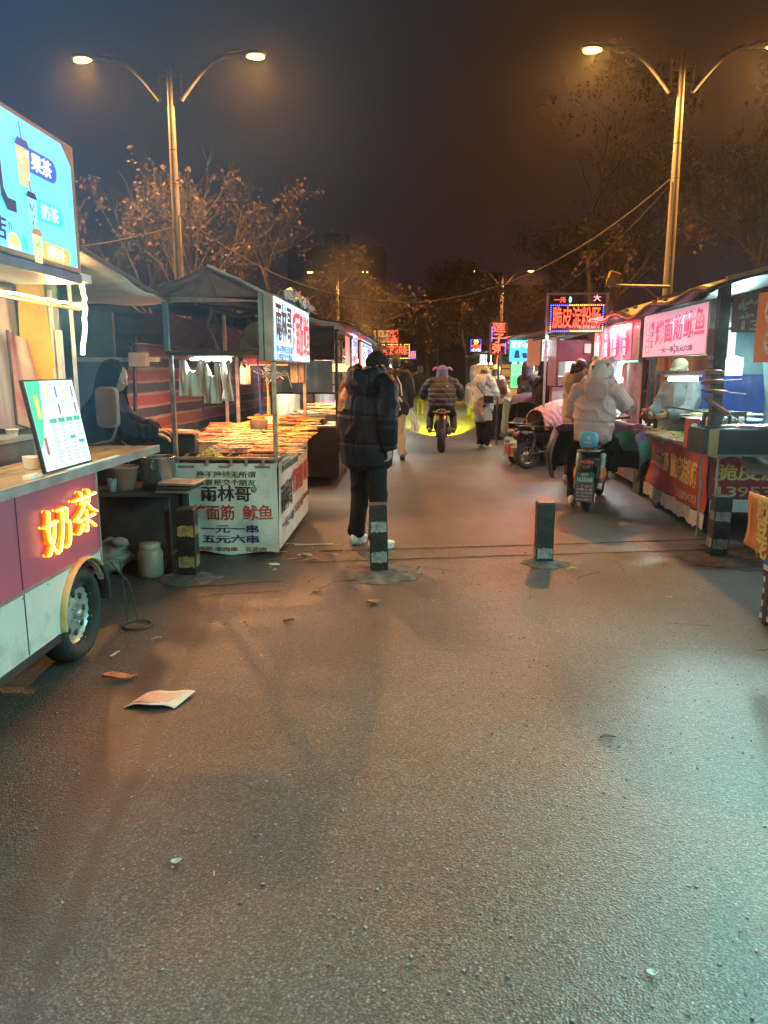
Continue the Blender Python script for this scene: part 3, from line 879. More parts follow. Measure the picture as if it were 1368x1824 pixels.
t.matrix_world = Matrix.Translation(M1) @ Matrix.Rotation(R(90), 4, 'Z') @ Matrix.Rotation(R(-10), 4, 'X')
t.rotation_mode = 'XYZ'
lamp('menu_screen_light', 'AREA', (-1.52, 3.3, 1.38), 1.0, (0.6, 1.0, 0.95), 0.35, (0, 3.3, 1.38))
# ================================================================ shared stall materials
STEEL = pm('stall_steel', (0.34, 0.33, 0.32), 0.4, 0.55, var=0.3, scale=14, bump=0.1, dirt=0.5)
DSTEEL = pm('dark_steel', (0.06, 0.06, 0.065), 0.45, 0.4, var=0.4, scale=10, dirt=0.4)
SOOT = pm('sooty_board', (0.05, 0.045, 0.042), 0.75, var=0.4, scale=5, dirt=0.5)
TIN = pm('brown_corrugated', (0.17, 0.095, 0.07), 0.6, var=0.35, scale=4, stretch=(1, 1, 4), bump=0.2, dirt=0.6)
TARPD = pm('dark_tarp', (0.035, 0.033, 0.036), 0.42, var=0.5, scale=3, bump=0.5, bscale=6)
PLAST = pm('clear_sheet', (0.42, 0.52, 0.53), 0.25, var=0.25, scale=2.5, bump=0.6, bscale=5)
BANNERW = pm('white_banner', (0.66, 0.65, 0.60), 0.5, var=0.07, scale=2, bump=0.12, bscale=8, dirt=0.38)
INK_K = pm('ink_black', (0.02, 0.02, 0.03), 0.5); INK_R = pm('ink_red', (0.50, 0.05, 0.035), 0.5, var=0.2)
INK_B = pm('ink_navy_print', (0.03, 0.035, 0.16), 0.5); INK_G = pm('ink_green', (0.05, 0.10, 0.06), 0.5); INK_BR = pm('ink_brown', (0.28, 0.10, 0.07), 0.5)
STRIPE = stripe_mat('striped_tarpaulin', [(0, (0.20, 0.035, 0.03)), (0.40, (0.24, 0.17, 0.13)), (0.52, (0.022, 0.025, 0.05)), (0.90, (0.24, 0.17, 0.13))], 0.235, 2)
TUBE = em('tube_light', (0.85, 1.0, 0.95), 14)

def posts(t, pts, r, mat, name='post'):
    for x, y, z0, z1 in pts:
        m = MB(); m.bb(x - r, x + r, y - r, y + r, z0, z1); m.build(name, mat, t, bev=0.003)
def wavy(fn, amp, seed, fu=9, fv=6):
    random.seed(seed); ph = [random.uniform(0, 6) for _ in range(6)]
    def g(u, v):
        p = V(fn(u, v))
        w = math.sin(u * fu + ph[0] + 2 * math.sin(v * 3 + ph[1])) * 0.5 + math.sin(v * fv + ph[2] + 1.5 * math.sin(u * 5 + ph[3])) * 0.35 + math.sin((u * 2.3 + v) * fu + ph[4]) * 0.25
        return p, w * amp
    return g

# ================================================================ white skewer stall
T = t = thing('skewer_stall', (-1.6, 7.0, 0), 'skewer stall wrapped in a white printed banner with small gabled roof and lit sign', 'food stall')
yF = 6.16; xR = -1.17; yB = 7.86; xL = -2.02
# banner wrapped round the front and the street side
m = MB()
def front(u, v):
    bulge = 0.03 * math.sin(math.pi * u) * math.sin(math.pi * v) + 0.007 * math.sin(u * 17 + v * 3)
    return (xL + u * (xR - xL), yF - bulge, 0.02 + v * 0.765 + (0.015 * math.sin(u * 9) if v < 0.01 else 0))
m.sheet(front, 30, 14)
ba = m.build('front_banner', BANNERW, t)
m = MB()
def side(u, v):
    return (xR + 0.003 + 0.012 * math.sin(u * 11 + v * 2) * v, yF + u * (yB - yF), 0.05 + v * (0.73 + 0.05 * u) + 0.02 * (1 - v) * u)
m.sheet(side, 30, 12)
bs = m.build('side_banner', BANNERW, t)
U, W = (1, 0, 0), (0, 0, 1)
def fr(body, px, z, w, h, mat, bold=0.014, par=ba):
    m = MB()
    write(m, body, (px, yF - 0.035, z), U, W, w, h, bold)
    # follow the bulge of the cloth
    m.v = [(a, b + 0.032 - 0.03 * math.sin(math.pi * min(max((a - xL) / (xR - xL), 0), 1)) * math.sin(math.pi * min(max((c - .02) / .765, 0), 1)) - 0.007 * math.sin((a - xL) / (xR - xL) * 17 + (c - .02) / .765 * 3), c) for a, b, c in m.v]
    m.build('lettering', mat, par)
fr('挣不挣钱无所谓', -1.595, 0.695, 0.50, 0.05, INK_G)
fr('主要是交个朋友', -1.595, 0.628, 0.50, 0.05, INK_G)
fr('雨林哥', -1.60, 0.535, 0.43, 0.125, INK_K, 0.018)
fr('®', -1.365, 0.57, 0.05, 0.05, INK_K, 0.02)
fr('烤面筋', -1.71, 0.375, 0.36, 0.125, INK_R, 0.016); fr('鱿鱼', -1.335, 0.375, 0.25, 0.125, INK_R, 0.016)
fr('一元一串', -1.575, 0.235, 0.50, 0.068, INK_B, 0.02); fr('五元六串', -1.575, 0.145, 0.50, 0.068, INK_B, 0.02)
fr('鸡胗', -1.80, 0.055, 0.14, 0.04, INK_BR); fr('羊肉串', -1.615, 0.055, 0.19, 0.04, INK_BR); fr('五花肉', -1.365, 0.055, 0.19, 0.04, INK_BR)
def sd(body, y, z, w, h, mat, bold=0.016):
    m = MB(); write(m, body, (xR + 0.017, y, z), (0, 1, 0), W, w, h, bold); m.build('lettering', mat, bs)
sd('挣不挣钱无所谓', 6.72, 0.72, 0.85, 0.055, INK_G); sd('主要是交个朋友', 7.42, 0.76, 0.6, 0.05, INK_G)
sd('雨林哥', 6.52, 0.47, 0.56, 0.24, INK_K, 0.018); sd('烤面筋', 7.12, 0.53, 0.58, 0.22, INK_R, 0.016); sd('鱿鱼', 7.66, 0.55, 0.34, 0.2, INK_R, 0.016)
sd('一元一串', 6.56, 0.235, 0.60, 0.085, INK_B); sd('五元六串', 7.16, 0.265, 0.52, 0.08, INK_BR); sd('羊肉串五花肉', 7.63, 0.29, 0.4, 0.05, INK_BR)
m = MB(); m.bb(xL + .02, xR - .02, yF + .05, yB - .02, 0.16, 0.72); m.build('cart_box', SOOT, t)
m = MB()
for x in (xL + .12, xR - .12):
    for y in (yF + .14, yB - .14):
        m.torus((x, y, 0.075), 0.055, 0.02, (1, 0, 0), 16, 6); m.bb(x - .03, x + .03, y - .02, y + .02, .08, .17)
m.build('caster', RUB, t)
m = MB(); m.bb(xL, xR, yF, yB, 0.745, 0.765); m.build('counter_top', STEEL, t)
m = MB(); m.bb(xL - .02, xR + .02, yF - .03, yF - .005, 0.815, 0.84)
for x in (-1.75, -1.55, -1.42, -1.28): m.bb(x - .012, x + .012, yF - .025, yF - .008, 0.765, 0.815)
m.bb(xR - 0.012, xR + 0.012, yF, yB, 0.815, 0.835)
m.build('guard_rail', STEEL, t, bev=0.003)
posts(t, [(xR - 0.01, yF + 0.02, 0.765, 1.72), (xR - .01, yB, 0.765, 1.68), (xL, yF + 0.02, 0.02, 1.70), (xL + .02, yB, .02, 2.1), (-1.86, yB - .1, .8, 1.68)], 0.017, STEEL)
m = MB(); m.bb(xL - .04, xR + .02, yF, yF + .03, 1.665, 1.70); m.bb(xL - .02, xL + .02, yF + .035, yB, 1.67, 1.70); m.bb(xR - .02, xR + .012, yF + .035, yB, 1.66, 1.69)
m.build('beam', DSTEEL, t, bev=0.004)
posts(t, [(xL - 0.02, yF, 1.70, 2.10), (xR - .055, yF - .2, 1.62, 2.14)], 0.02, pm('teal_steel', (0.16, 0.27, 0.30), 0.4, 0.3, dirt=0.4), 'upper_post')
m = MB(); m.bb(xL - .03, xR - .04, yF - .02, yF + .02, 2.085, 2.125); m.bb(xR - .08, xR - .04, yF - .2, yF, 2.09, 2.12); m.build('upper_beam', STEEL, t, bev=0.003)
# gabled roof
RB = pm('roof_board', (0.30, 0.18, 0.14), 0.7, var=0.35, scale=5, dirt=0.6)
m = MB()
ap, eL, eR = (-1.66, 2.34), (-2.12, 2.17), (-1.18, 2.12)
for y in (yF - .02,):
    m.prism([(eL[0], y, eL[1] - .03), (ap[0], y, ap[1] - .03), (eR[0], y, eR[1] - .03)], (0, 0.02, 0))
m.build('gable', RB, t)
m = MB()
for a, b in ((eL, ap), (ap, eR)):
    def fn(u, v, a=a, b=b): return (a[0] + (b[0] - a[0]) * u, yF - 0.08 + v * 2.0, a[1] + (b[1] - a[1]) * u + 0.01 * math.sin(v * 70) + 0.006 * math.sin(u * 9 + v * 5))
    m.sheet(fn, 8, 60)
m.build('roof', pm('grey_roof_sheet', (0.15, 0.15, 0.16), 0.5, var=0.3, dirt=0.6), t, solid=0.012)
m = MB(); m.tube([(ap[0], yF - .09, ap[1] + .01), ((ap[0] + eR[0]) / 2, yF - .09, (ap[1] + eR[1]) / 2 + .015), (eR[0], yF - .09, eR[1] + .01)], 0.012, 6); m.build('roof_trim', pm('pale_trim', (0.50, 0.53, 0.52), 0.4, dirt=0.3), t)
m = MB()
for k in range(4): m.tube([(ap[0] + .02, yF - .06, ap[1] - .045), (eL[0] + .08 + .22 * k, yF - .03, 2.12)], 0.008, 5)
m.build('rafter', RB, t)
# lit sign box
m = MB(); m.bb(-1.20, -1.125, 5.93, 7.86, 1.615, 2.125); sb = m.build('sign_box', pm('sign_grey', (0.36, 0.37, 0.37), 0.45, 0.2), t, bev=0.004)
m = MB(); sx = -1.122; m.add([(sx, 5.95, 1.63), (sx, 7.84, 1.63), (sx, 7.84, 2.11), (sx, 5.95, 2.11)], [(0, 1, 2, 3)])
m.build('sign_face', em('lightbox_white', (0.55, 0.93, 1.0), 0.95, 0.06), sb)
def sg(body, y, z, w, h, mat, bold=0.02, each=True):
    m = MB(); write(m, body, (sx + 0.003, y, z), (0, 1, 0), W, w, h, bold, each=each); m.build('lettering', mat, sb)
EK = em('lit_black', (0.01, 0.012, 0.02), 0.2); ER = em('lit_red', (0.75, 0.03, 0.04), 0.8); EB = em('lit_blue', (0.02, 0.15, 0.65), 0.6)
sg('雨林哥', 6.38, 1.93, 0.76, 0.30, EK, 0.016); sg('烤面筋', 7.10, 1.88, 0.62, 0.40, ER, 0.016); sg('鱿鱼', 7.62, 1.88, 0.38, 0.40, ER, 0.016)
sg('挣不挣钱无所谓', 6.38, 1.715, 0.78, 0.06, EB); sg('主要是交个朋友', 6.38, 1.655, 0.78, 0.05, EB)
# crumpled plastic on top of the sign
m = MB(); random.seed(5)
n1, n2 = 26, 8
pts = [[V((-1.20 + 0.14 * j / n2 + random.uniform(-.02, .02), 6.35 + 1.75 * i / n1 + random.uniform(-.03, .03), 2.14 + random.uniform(0, 0.10) * math.sin(math.pi * (i + .3) / (n1 + .6)) + (0.05 if 2 < j < 6 else -0.02))) for j in range(n2 + 1)] for i in range(n1 + 1)]
m.sheet(lambda u, v: pts[round(u * n1)][round(v * n2)], n1, n2, smooth=False)
tag(m.build('plastic_sheet', pm('pale_plastic', (0.55, 0.58, 0.57), 0.3, var=0.15)), 'crumpled pale plastic sheet bundled on top of the white lit sign', 'plastic sheet')
# striped tarpaulin behind the stalls
g = wavy(lambda u, v: (-2.62 + 0.1 * u, 6.82 + 9.3 * u, 0.55 + 1.22 * v), 0.05, 3, 40, 5)
m = MB(); m.sheet(lambda u, v: (lambda q: (q[0].x + q[1], q[0].y, q[0].z + 0.03 * math.sin(u * 13)))(g(u, v)), 130, 16)
o = m.build('striped_tarpaulin', STRIPE); tag(o, 'red white and blue striped tarpaulin hung behind the left food stalls', 'tarpaulin')
m = MB(); m.tube([(-2.58, 6.80, 1.78), (-2.5, 11, 1.79), (-2.5, 16.2, 1.78)], 0.016, 6)
for y in (6.85, 9, 12.5, 16.1): m.tube([(-2.66, y, 0), (-2.56, y, 1.85)], 0.02, 6)
tag(m.build('tarpaulin_frame', DSTEEL), 'thin steel pole frame holding up the striped tarpaulin', 'frame')
# tube light, lamps under the roof
t2 = thing('tube_light', (-1.72, 6.4, 1.64), 'glowing white fluorescent tube under the front beam of the white skewer stall', 'light')
m = MB(); m.tube([(-1.93, 6.42, 1.645), (-1.58, 6.40, 1.632)], 0.015, 10); m.build('tube', TUBE, t2)
m = MB(); m.bb(-1.95, -1.56, 6.405, 6.435, 1.655, 1.668); m.build('holder', WHT, t2)
lamp('tube_light_glow', 'AREA', (-1.75, 6.42, 1.62), 3.0, (0.9, 1, 0.92), 0.38, (-1.75, 6.5, 0), sizey=0.04)
t2 = thing('dish_lamp', (-1.36, 6.7, 1.78), 'shallow enamel dish lampshade hanging under the gabled stall roof', 'lamp')
m = MB(); m.lathe((-1.36, 6.55, 1.80), [(0.004, 0.0), (0.05, 0.008), (0.105, 0.035), (0.135, 0.07), (0.138, 0.072)], 22, (0.12, -0.85, 0.5)); m.build('shade', pm('enamel_green_grey', (0.36, 0.42, 0.38), 0.25, 0.2, dirt=0.4), t2, solid=0.004)
m = MB(); m.ell((-1.35, 6.53, 1.79), (0.03, 0.03, 0.03), 12, 8); m.build('bulb', pm('frosted_bulb', (0.6, 0.62, 0.6), 0.2), t2)
m = MB(); m.tube([(-1.36, 6.6, 1.83), (-1.37, 6.6, 2.08)], 0.006, 5); m.build('hanger', DSTEEL, t2)
t2 = thing('heat_lamp', (-1.42, 7.1, 1.6), 'red-topped heat lamp shining orange over the skewers', 'lamp')
m = MB(); m.bb(-1.62, -1.20, 7.0, 7.1, 1.60, 1.66); m.build('hood', pm('red_hood', (0.6, 0.03, 0.03), 0.35), t2, bev=0.01)
m = MB(); m.bb(-1.60, -1.22, 7.02, 7.08, 1.592, 1.599); m.build('element', em('heat_element', (1.0, 0.16, 0.06), 3.5), t2)
lamp('heat_lamp_glow', 'AREA', (-1.45, 7.05, 1.58), 17, (1.0, 0.30, 0.06), 0.5, (-1.4, 7.05, 0), sizey=0.8)
# dark bundle, cables and odds and ends under the roof
m = MB(); random.seed(9)
for k in range(5):
    x = random.uniform(-1.9, -1.35); y = random.uniform(6.5, 7.6)
    m.tube([(x, y, 2.1), (x + random.uniform(-.1, .1), y + .1, 1.95), (x + random.uniform(-.15, .15), y + .2, 1.72)], random.uniform(.008, .02), 6)
m.tube([(-1.75, 6.5, 2.06), (-1.55, 6.55, 2.0), (-1.3, 6.55, 2.05)], 0.02, 6)
m.tube([(-1.9, 6.6, 2.1), (-1.3, 7.4, 2.09)], .012, 5)
tag(m.build('hanging_pipes', SOOT), 'sooty pipes and cords hanging in the shadow under the gabled roof', 'pipes')
m = MB(); m.lathe((-1.52, 6.95, 1.72), [(0.13, 0), (0.115, 0.1), (0.06, 0.2), (0.03, 0.26), (0.03, 0.34)], 16); tag(m.build('smoke_hood', SOOT), 'black conical smoke hood above the front beam beside the dish lamp', 'hood')
m = MB()
for k in range(22):
    a = random.uniform(0, 6.28); q = V((-1.27 + random.uniform(-.08, .08), 6.62 + random.uniform(-.1, .1), 1.55 + random.uniform(-.06, .07)))
    m.tube([q, q + V((random.uniform(-.08, .08), random.uniform(-.05, .05), random.uniform(-.07, .05))), q + V((random.uniform(-.12, .12), random.uniform(-.05, .05), random.uniform(-.1, .03)))], 0.005, 4)
tag(m.build('wire_tangle', pm('pale_wire', (0.55, 0.5, 0.42), 0.4)), 'tangle of pale wire and clips hanging below the front beam', 'wires')
# white vest bags hanging
BAG = pm('bag_film', (0.62, 0.58, 0.50), 0.35, var=0.12, scale=6, bump=0.5, bscale=14)
def vest_bag(x, y, z, w, h, rz, label, grp=None):
    m = MB()
    def fn(u, v):
        # v 0 bottom .. 1 handles
        ww = w * (1 - 0.12 * v) ; xx = (u - 0.5) * ww
        cut = 0
        if v > 0.72: cut = -0.30 * h * max(0, 1 - abs(u - .5) / 0.26) * (v - .72) / .28 * 1.6
        return (xx, 0.018 * math.sin(u * 9 + v * 4) + 0.012 * math.sin(u * 23), v * h + cut)
    m.sheet(fn, 22, 14)
    m.tube([(-w * .36, 0, h), (-w * .2, 0, h * 1.02), (0, 0, h * 1.08), (w * .2, 0, h * 1.02), (w * .36, 0, h)], 0.004, 4)
    m.v = [tuple(Matrix.Rotation(rz, 3, 'Z') @ V(p) + V((x, y, z))) for p in m.v]
    o = m.build('carrier_bag', BAG, solid=0.003); tag(o, label, 'bag', grp)
vest_bag(-1.90, 6.36, 1.33, 0.24, 0.30, 0.2, 'wide white carrier bag hanging at the left post of the white skewer stall')
vest_bag(-1.73, 6.34, 1.27, 0.17, 0.33, -0.15, 'long white carrier bag hanging in the middle below the glowing tube')
vest_bag(-1.62, 6.38, 1.29, 0.12, 0.34, -0.5, 'narrow folded white carrier bag hanging next to the heat lamp')
vest_bag(-1.58, 6.9, 1.42, 0.09, 0.20, 0.3, 'small pale bag hanging deep inside the white skewer stall')
vest_bag(-1.24, 7.75, 1.42, 0.13, 0.26, 0.4, 'orange-tinted carrier bag hanging at the rear post of the white skewer stall')
for dx, c, l in ((-1.43, INK_B, 'dark blue handled spatula hanging above the skewers'), (-1.36, pm('yellow_handle', (0.6, 0.42, 0.08), 0.4), 'yellow handled brush hanging above the skewers')):
    m = MB(); m.tube([(dx, 6.75, 1.66), (dx + .015, 6.76, 1.32)], 0.009, 6); m.tube([(dx + .015, 6.76, 1.32), (dx + .02, 6.76, 1.15)], [0.012, 0.017], 6)
    tag(m.build('hanging_tool', c), l, 'tool')
# food trays stepped up towards the back
TRAY = pm('tray_steel', (0.40, 0.38, 0.36), 0.35, 0.6, dirt=0.5, scale=10)
def tray(x0, x1, y0, y1, z, tilt, label, mat=None):
    m = MB(); c = V(((x0 + x1) / 2, (y0 + y1) / 2, z)); w, d = x1 - x0, y1 - y0
    m.box((0, 0, 0), (w, d, 0.008)); 
    for s in (-1, 1): m.box((s * (w / 2 - .004), 0, 0.0185), (0.008, d, 0.029)); m.box((0, s * (d / 2 - .004), 0.0185), (w - .016, 0.008, 0.029))
    m.v = [tuple(Matrix.Rotation(tilt, 3, 'X') @ V(p) + c) for p in m.v]
    return tag(m.build('food_tray', mat or TRAY), label, 'tray')
tray(-2.0, -1.62, 6.22, 6.48, 0.80, 0.05, 'dark shallow tray of greens at the front of the white skewer stall', SOOT)
tray(-1.62, -1.24, 6.20, 6.46, 0.80, 0.05, 'dark shallow tray of meat bits at the front corner of the white skewer stall', SOOT)
tray(-2.0, -1.60, 6.5, 7.3, 0.86, 0.16, 'long steel tray of skewers on the left side of the counter')
tray(-1.58, -1.20, 6.5, 7.1, 0.85, 0.14, 'long steel tray of skewers on the street side of the counter')
tray(-1.58, -1.18, 7.12, 7.82, 0.95, 0.14, 'raised steel tray of skewers at the far end of the counter')
FOOD = [pm('roast_orange', (0.48, 0.20, 0.06), 0.4, var=0.35, scale=25, bump=0.5, bscale=90), pm('roast_red', (0.42, 0.09, 0.04), 0.35, var=0.4, scale=25, bump=0.5, bscale=90), pm('gluten_tan', (0.55, 0.33, 0.14), 0.45, var=0.3, scale=25, bump=0.5, bscale=90)]
STICK = pm('bamboo', (0.58, 0.38, 0.18), 0.5, var=0.25, scale=20)
def skewer(p, ang, pitch, L, kind, cat_label, grp):
    """bamboo stick with food threaded on its inner part"""
    d = V((math.cos(ang) * math.cos(pitch), math.sin(ang) * math.cos(pitch), math.sin(pitch)))
    p = V(p); m = MB()
    m.tube([p - d * L * .5, p + d * L * .5], 0.0035, 5)
    m.mi = 1
    s = V((-d.y, d.x, 0)).normalized()
    nn = 9 if kind != 2 else 7
    c = [p + d * L * (-0.48 + 0.56 * i / nn) + s * (0.008 if i % 2 else -0.008) * (kind == 2) + V((0, 0, 0.004)) for i in range(nn + 1)]
    r = [(0.014 * (0.75 + 0.35 * (i % 2)) if kind != 1 else 0.013) for i in range(nn + 1)]
    m.loft(c, [(q, q * .75) for q in r], 7, dome=0.5)
    o = m.build('skewer', [STICK, FOOD[kind]])
    return tag(o, cat_label, 'skewer', grp)
random.seed(21)
lab = 'skewer of roasted food laid with its bare stick towards the road on the white stall'
for i in range(74):
    y = 6.30 + 1.52 * i / 74
    zz = 0.845 + 0.14 * (y - 6.4) + random.uniform(0, 0.03)
    skewer((-1.22 + random.uniform(-.05, .05), y, zz), random.uniform(-0.16, 0.16), random.uniform(-.03, .06), random.uniform(0.36, 0.44), random.choice((0, 0, 1, 2)), lab, 'skewers laid out on the white stall')
for i in range(50):
    y = 6.5 + 1.3 * i / 50
    skewer((-1.52 + random.uniform(-.06, .06), y, 0.875 + 0.15 * (y - 6.5) + random.uniform(0, 0.03)), random.uniform(-.2, .2), random.uniform(-.03, .05), 0.36, random.choice((0, 2, 2)), lab, 'skewers laid out on the white stall')
for i in range(36):
    y = 6.55 + 0.75 * i / 36
    skewer((-1.80 + random.uniform(-.06, .06), y, 0.905 + 0.15 * (y - 6.5) + random.uniform(0, 0.03)), random.uniform(-.2, .2), random.uniform(-.03, .05), 0.34, random.choice((0, 2, 1)), lab, 'skewers laid out on the white stall')
def heap(c, r, h, n, size, mat, name, label, cat, flat=0.5):
    """heap of shreds"""
    m = MB()
    for i in range(n):
        a = random.uniform(0, 6.283); q = math.sqrt(random.random())
        x, y = q * r[0] * math.cos(a), q * r[1] * math.sin(a); z = h * (1 - q * q) * random.uniform(0.5, 1.0)
        d = V((random.uniform(-1, 1), random.uniform(-1, 1), random.uniform(-flat, flat))).normalized() * size
        p = V(c) + V((x, y, z)); k = V((random.uniform(-1, 1), random.uniform(-1, 1), random.uniform(-.5, 1))).normalized() * size * .3
        m.tube([p - d, p + k, p + d], size * 0.13, 4)
    return tag(m.build(name, mat), label, cat)
heap((-1.78, 6.34, 0.815), (0.10, 0.09), 0.07, 170, 0.022, pm('pale_greens', (0.50, 0.48, 0.10), 0.5, var=0.3, scale=30), 'chopped_greens', 'heap of chopped yellow greens in the dark front tray', 'vegetables')
heap((-1.68, 6.56, 0.87), (0.16, 0.1), 0.06, 200, 0.022, FOOD[2], 'noodle_heap', 'heap of shredded potato beside the chopped greens', 'food')
heap((-1.42, 6.34, 0.812), (0.16, 0.09), 0.035, 220, 0.015, FOOD[0], 'meat_bits', 'heap of small roasted meat bits in the front corner tray', 'food')
for k in range(3):
    m = MB(); m.lathe((-1.42, 7.2, 0.99 + .022 * k), [(0.001, 0), (0.06, 0), (0.068, 0.008), (0.066, 0.018), (0.001, 0.021)], 18)
    tag(m.build('flat_bread', pm('baked_bread', (0.58, 0.33, 0.12), 0.6, var=0.2, scale=20)), ('lowest', 'middle', 'topmost')[k] + ' flat bread of the round stack in the middle of the skewers', 'bread')
m = MB(); m.lathe((-1.52, 7.15, 0.96), [(0.001, 0), (0.07, 0), (0.085, 0.12), (0.088, 0.12), (0.08, 0.02)], 18); tag(m.build('sauce_pot', SOOT), 'black sauce pot beside the flat breads under the heat lamp', 'pot')
m = MB(); m.lathe((-1.44, 7.30, 1.0), [(0.001, 0), (0.05, 0), (0.055, 0.1), (0.058, 0.1), (0.05, 0.02)], 16); tag(m.build('spice_tin', TRAY), 'steel spice tin behind the flat breads', 'tin')
for k in range(4):
    m = MB(); m.bb(-1.35, -1.20, 7.28, 7.36, 1.0 + .02 * k, 1.012 + .02 * k); tag(m.build('flat_box', SOOT if k % 2 else TRAY), ('lowest', 'second', 'third', 'topmost')[k] + ' flat dark box of the small pile behind the stall post', 'box')

# ================================================================ vendor's corner between trailer and stall
t = thing('grill_table', (-2.3, 5.75, 0), 'black steel work table with shelf between the trailer and the white stall', 'table')
m = MB(); m.bb(-2.95, -1.86, 5.55, 6.1, 0.60, 0.635); m.build('table_top', SOOT, t, bev=0.004)
for x in (-2.9, -1.92):
    for y in (5.6, 6.05):
        m = MB(); m.bb(x - .02, x + .02, y - .02, y + .02, 0, .6); m.build('leg', DSTEEL, t)
m = MB(); m.bb(-2.95, -1.9, 6.06, 6.09, 0.08, 0.6); m.build('back_panel', SOOT, t)
m = MB(); m.bb(-2.9, -1.95, 5.6, 6.0, 0.10, 0.12); m.build('shelf', SOOT, t)
t = thing('skewer_grill', (-2.15, 6.7, 0), 'long sooty charcoal grill where the hooded vendor turns skewers', 'grill')
m = MB(); m.bb(-2.6, -1.95, 6.5, 6.62, 0.78, 1.0); m.bb(-2.75, -2.08, 6.63, 7.9, 0.74, 0.90); m.build('grill_box', SOOT, t, bev=0.004)
m = MB(); m.bb(-2.62, -1.94, 6.42, 6.64, 1.0, 1.012); m.build('grill_plate', pm('plate_orange', (0.3, 0.16, 0.09), 0.4, 0.2), t)
for x in (-2.6, -2.0):
    m = MB(); m.bb(x - .02, x + .02, 6.55, 6.59, 0, .78); m.build('leg', DSTEEL, t)
    m = MB(); m.bb(x - .1, x - .06, 7.7, 7.74, 0, .74); m.build('leg', DSTEEL, t)
for i in range(14):
    skewer((-2.2 + random.uniform(-.1, .1), 6.46 + 0.012 * i, 1.028), random.uniform(-.12, .12), 0, 0.36, random.choice((0, 1)), 'skewer of roasted food on the sooty grill before the hooded vendor', 'skewers on the charcoal grill')
t = thing('stock_pot', (-2.1, 5.8, .635), 'tall stainless steel stock pot on the black work table', 'pot')
POT = pm('stainless', (0.55, 0.54, 0.52), 0.25, 0.85, var=0.1)
m = MB(); m.lathe((-2.05, 5.82, 0.636), [(0.001, 0), (0.125, 0), (0.13, 0.01), (0.13, 0.235), (0.138, 0.24), (0.136, 0.246), (0.122, 0.24), (0.12, 0.02)], 28); m.build('pot_body', POT, t)
m = MB(); m.torus((-2.05, 5.95, 0.82), 0.03, 0.006, (1, 0, 0), 12, 6); m.torus((-2.05, 5.69, 0.82), 0.03, 0.006, (1, 0, 0), 12, 6); m.build('handle', POT, t)
m = MB(); m.tube([(-2.08, 5.85, 0.7), (-2.22, 5.8, 0.93), (-2.32, 5.79, 1.0)], 0.007, 6); tag(m.build('ladle', POT), 'thin steel ladle leaning in the stock pot', 'ladle')
m = MB(); m.lathe((-2.29, 5.70, 0.636), [(0.001, 0), (0.085, 0), (0.12, 0.17), (0.128, 0.172), (0.128, 0.18), (0.114, 0.176), (0.08, 0.02)], 24); tag(m.build('plastic_basin', pm('pink_plastic', (0.50, 0.24, 0.18), 0.5, dirt=0.4)), 'pinkish plastic bucket beside the stock pot on the work table', 'bucket')
m = MB(); m.lathe((-2.33, 5.58, 0.636), [(0.001, 0), (0.032, 0), (0.035, 0.1), (0.030, 0.1), (0.028, 0.02)], 14); tag(m.build('tumbler', pm('grey_plastic', (0.22, 0.25, 0.28), 0.3)), 'small grey tumbler in front of the pinkish bucket', 'cup')
for k in range(3):
    m = MB(); z = 0.636 + 0.028 * k
    m.prism([(-1.98 + .01 * k, 5.52, z), (-1.72 + .02 * k, 5.50, z), (-1.70 + .02 * k, 5.78, z), (-2.0, 5.8, z)], (0, 0, 0.02)); tag(m.build('baking_tray', TRAY if k != 1 else SOOT, bev=0.004), ('bottom', 'middle', 'top')[k] + ' tray of the pile at the right end of the work table', 'tray')
t = thing('plastic_jar', (-2.05, 5.7, 0), 'squat off-white plastic jar with screw lid standing under the work table', 'jar')
m = MB(); m.lathe((-2.03, 5.48, 0.0), [(0.001, 0), (0.085, 0), (0.095, 0.03), (0.095, 0.19), (0.075, 0.22), (0.07, 0.225)], 22); m.build('body', pm('milky_plastic', (0.24, 0.20, 0.15), 0.45, dirt=0.4), t)
m = MB(); m.lathe((-2.03, 5.48, 0.222), [(0.078, 0), (0.082, 0.03), (0.07, 0.042), (0.001, 0.043)], 22); m.build('lid', pm('milky_lid', (0.28, 0.24, 0.18), 0.4), t)
m = MB(); random.seed(2)
m.ell((-2.38, 5.55, 0.13), (0.17, 0.15, 0.14), 18, 12); m.v = [(a + .03 * math.sin(c * 40 + b * 30), b + .02 * math.sin(a * 50), max(0.0, c + .02 * math.sin(a * 37 + b * 23))) for a, b, c in m.v]
m.ell((-2.25, 5.45, 0.27), (0.07, 0.05, 0.04), 12, 8)
tag(m.build('sack', pm('grey_sack', (0.25, 0.22, 0.20), 0.8, var=0.3, scale=8, stretch=(1, 1, 5), bump=0.6)), 'slumped grey sack on the ground beside the trailer wheel', 'sack')
m = MB(); m.torus((-1.72, 4.35, 0.008), 0.085, 0.006, (0, 0, 1), 24, 5); m.tube([(-1.80, 4.40, 0.01), (-1.83, 4.42, 0.4), (-1.86, 4.3, 0.45)], 0.004, 5); m.tube([(-1.74, 4.42, 0.01), (-1.79, 4.44, 0.25), (-1.84, 4.3, 0.42)], 0.004, 5)
tag(m.build('hose', DSTEEL), 'thin black hose hanging from the trailer and looped on the ground', 'hose')
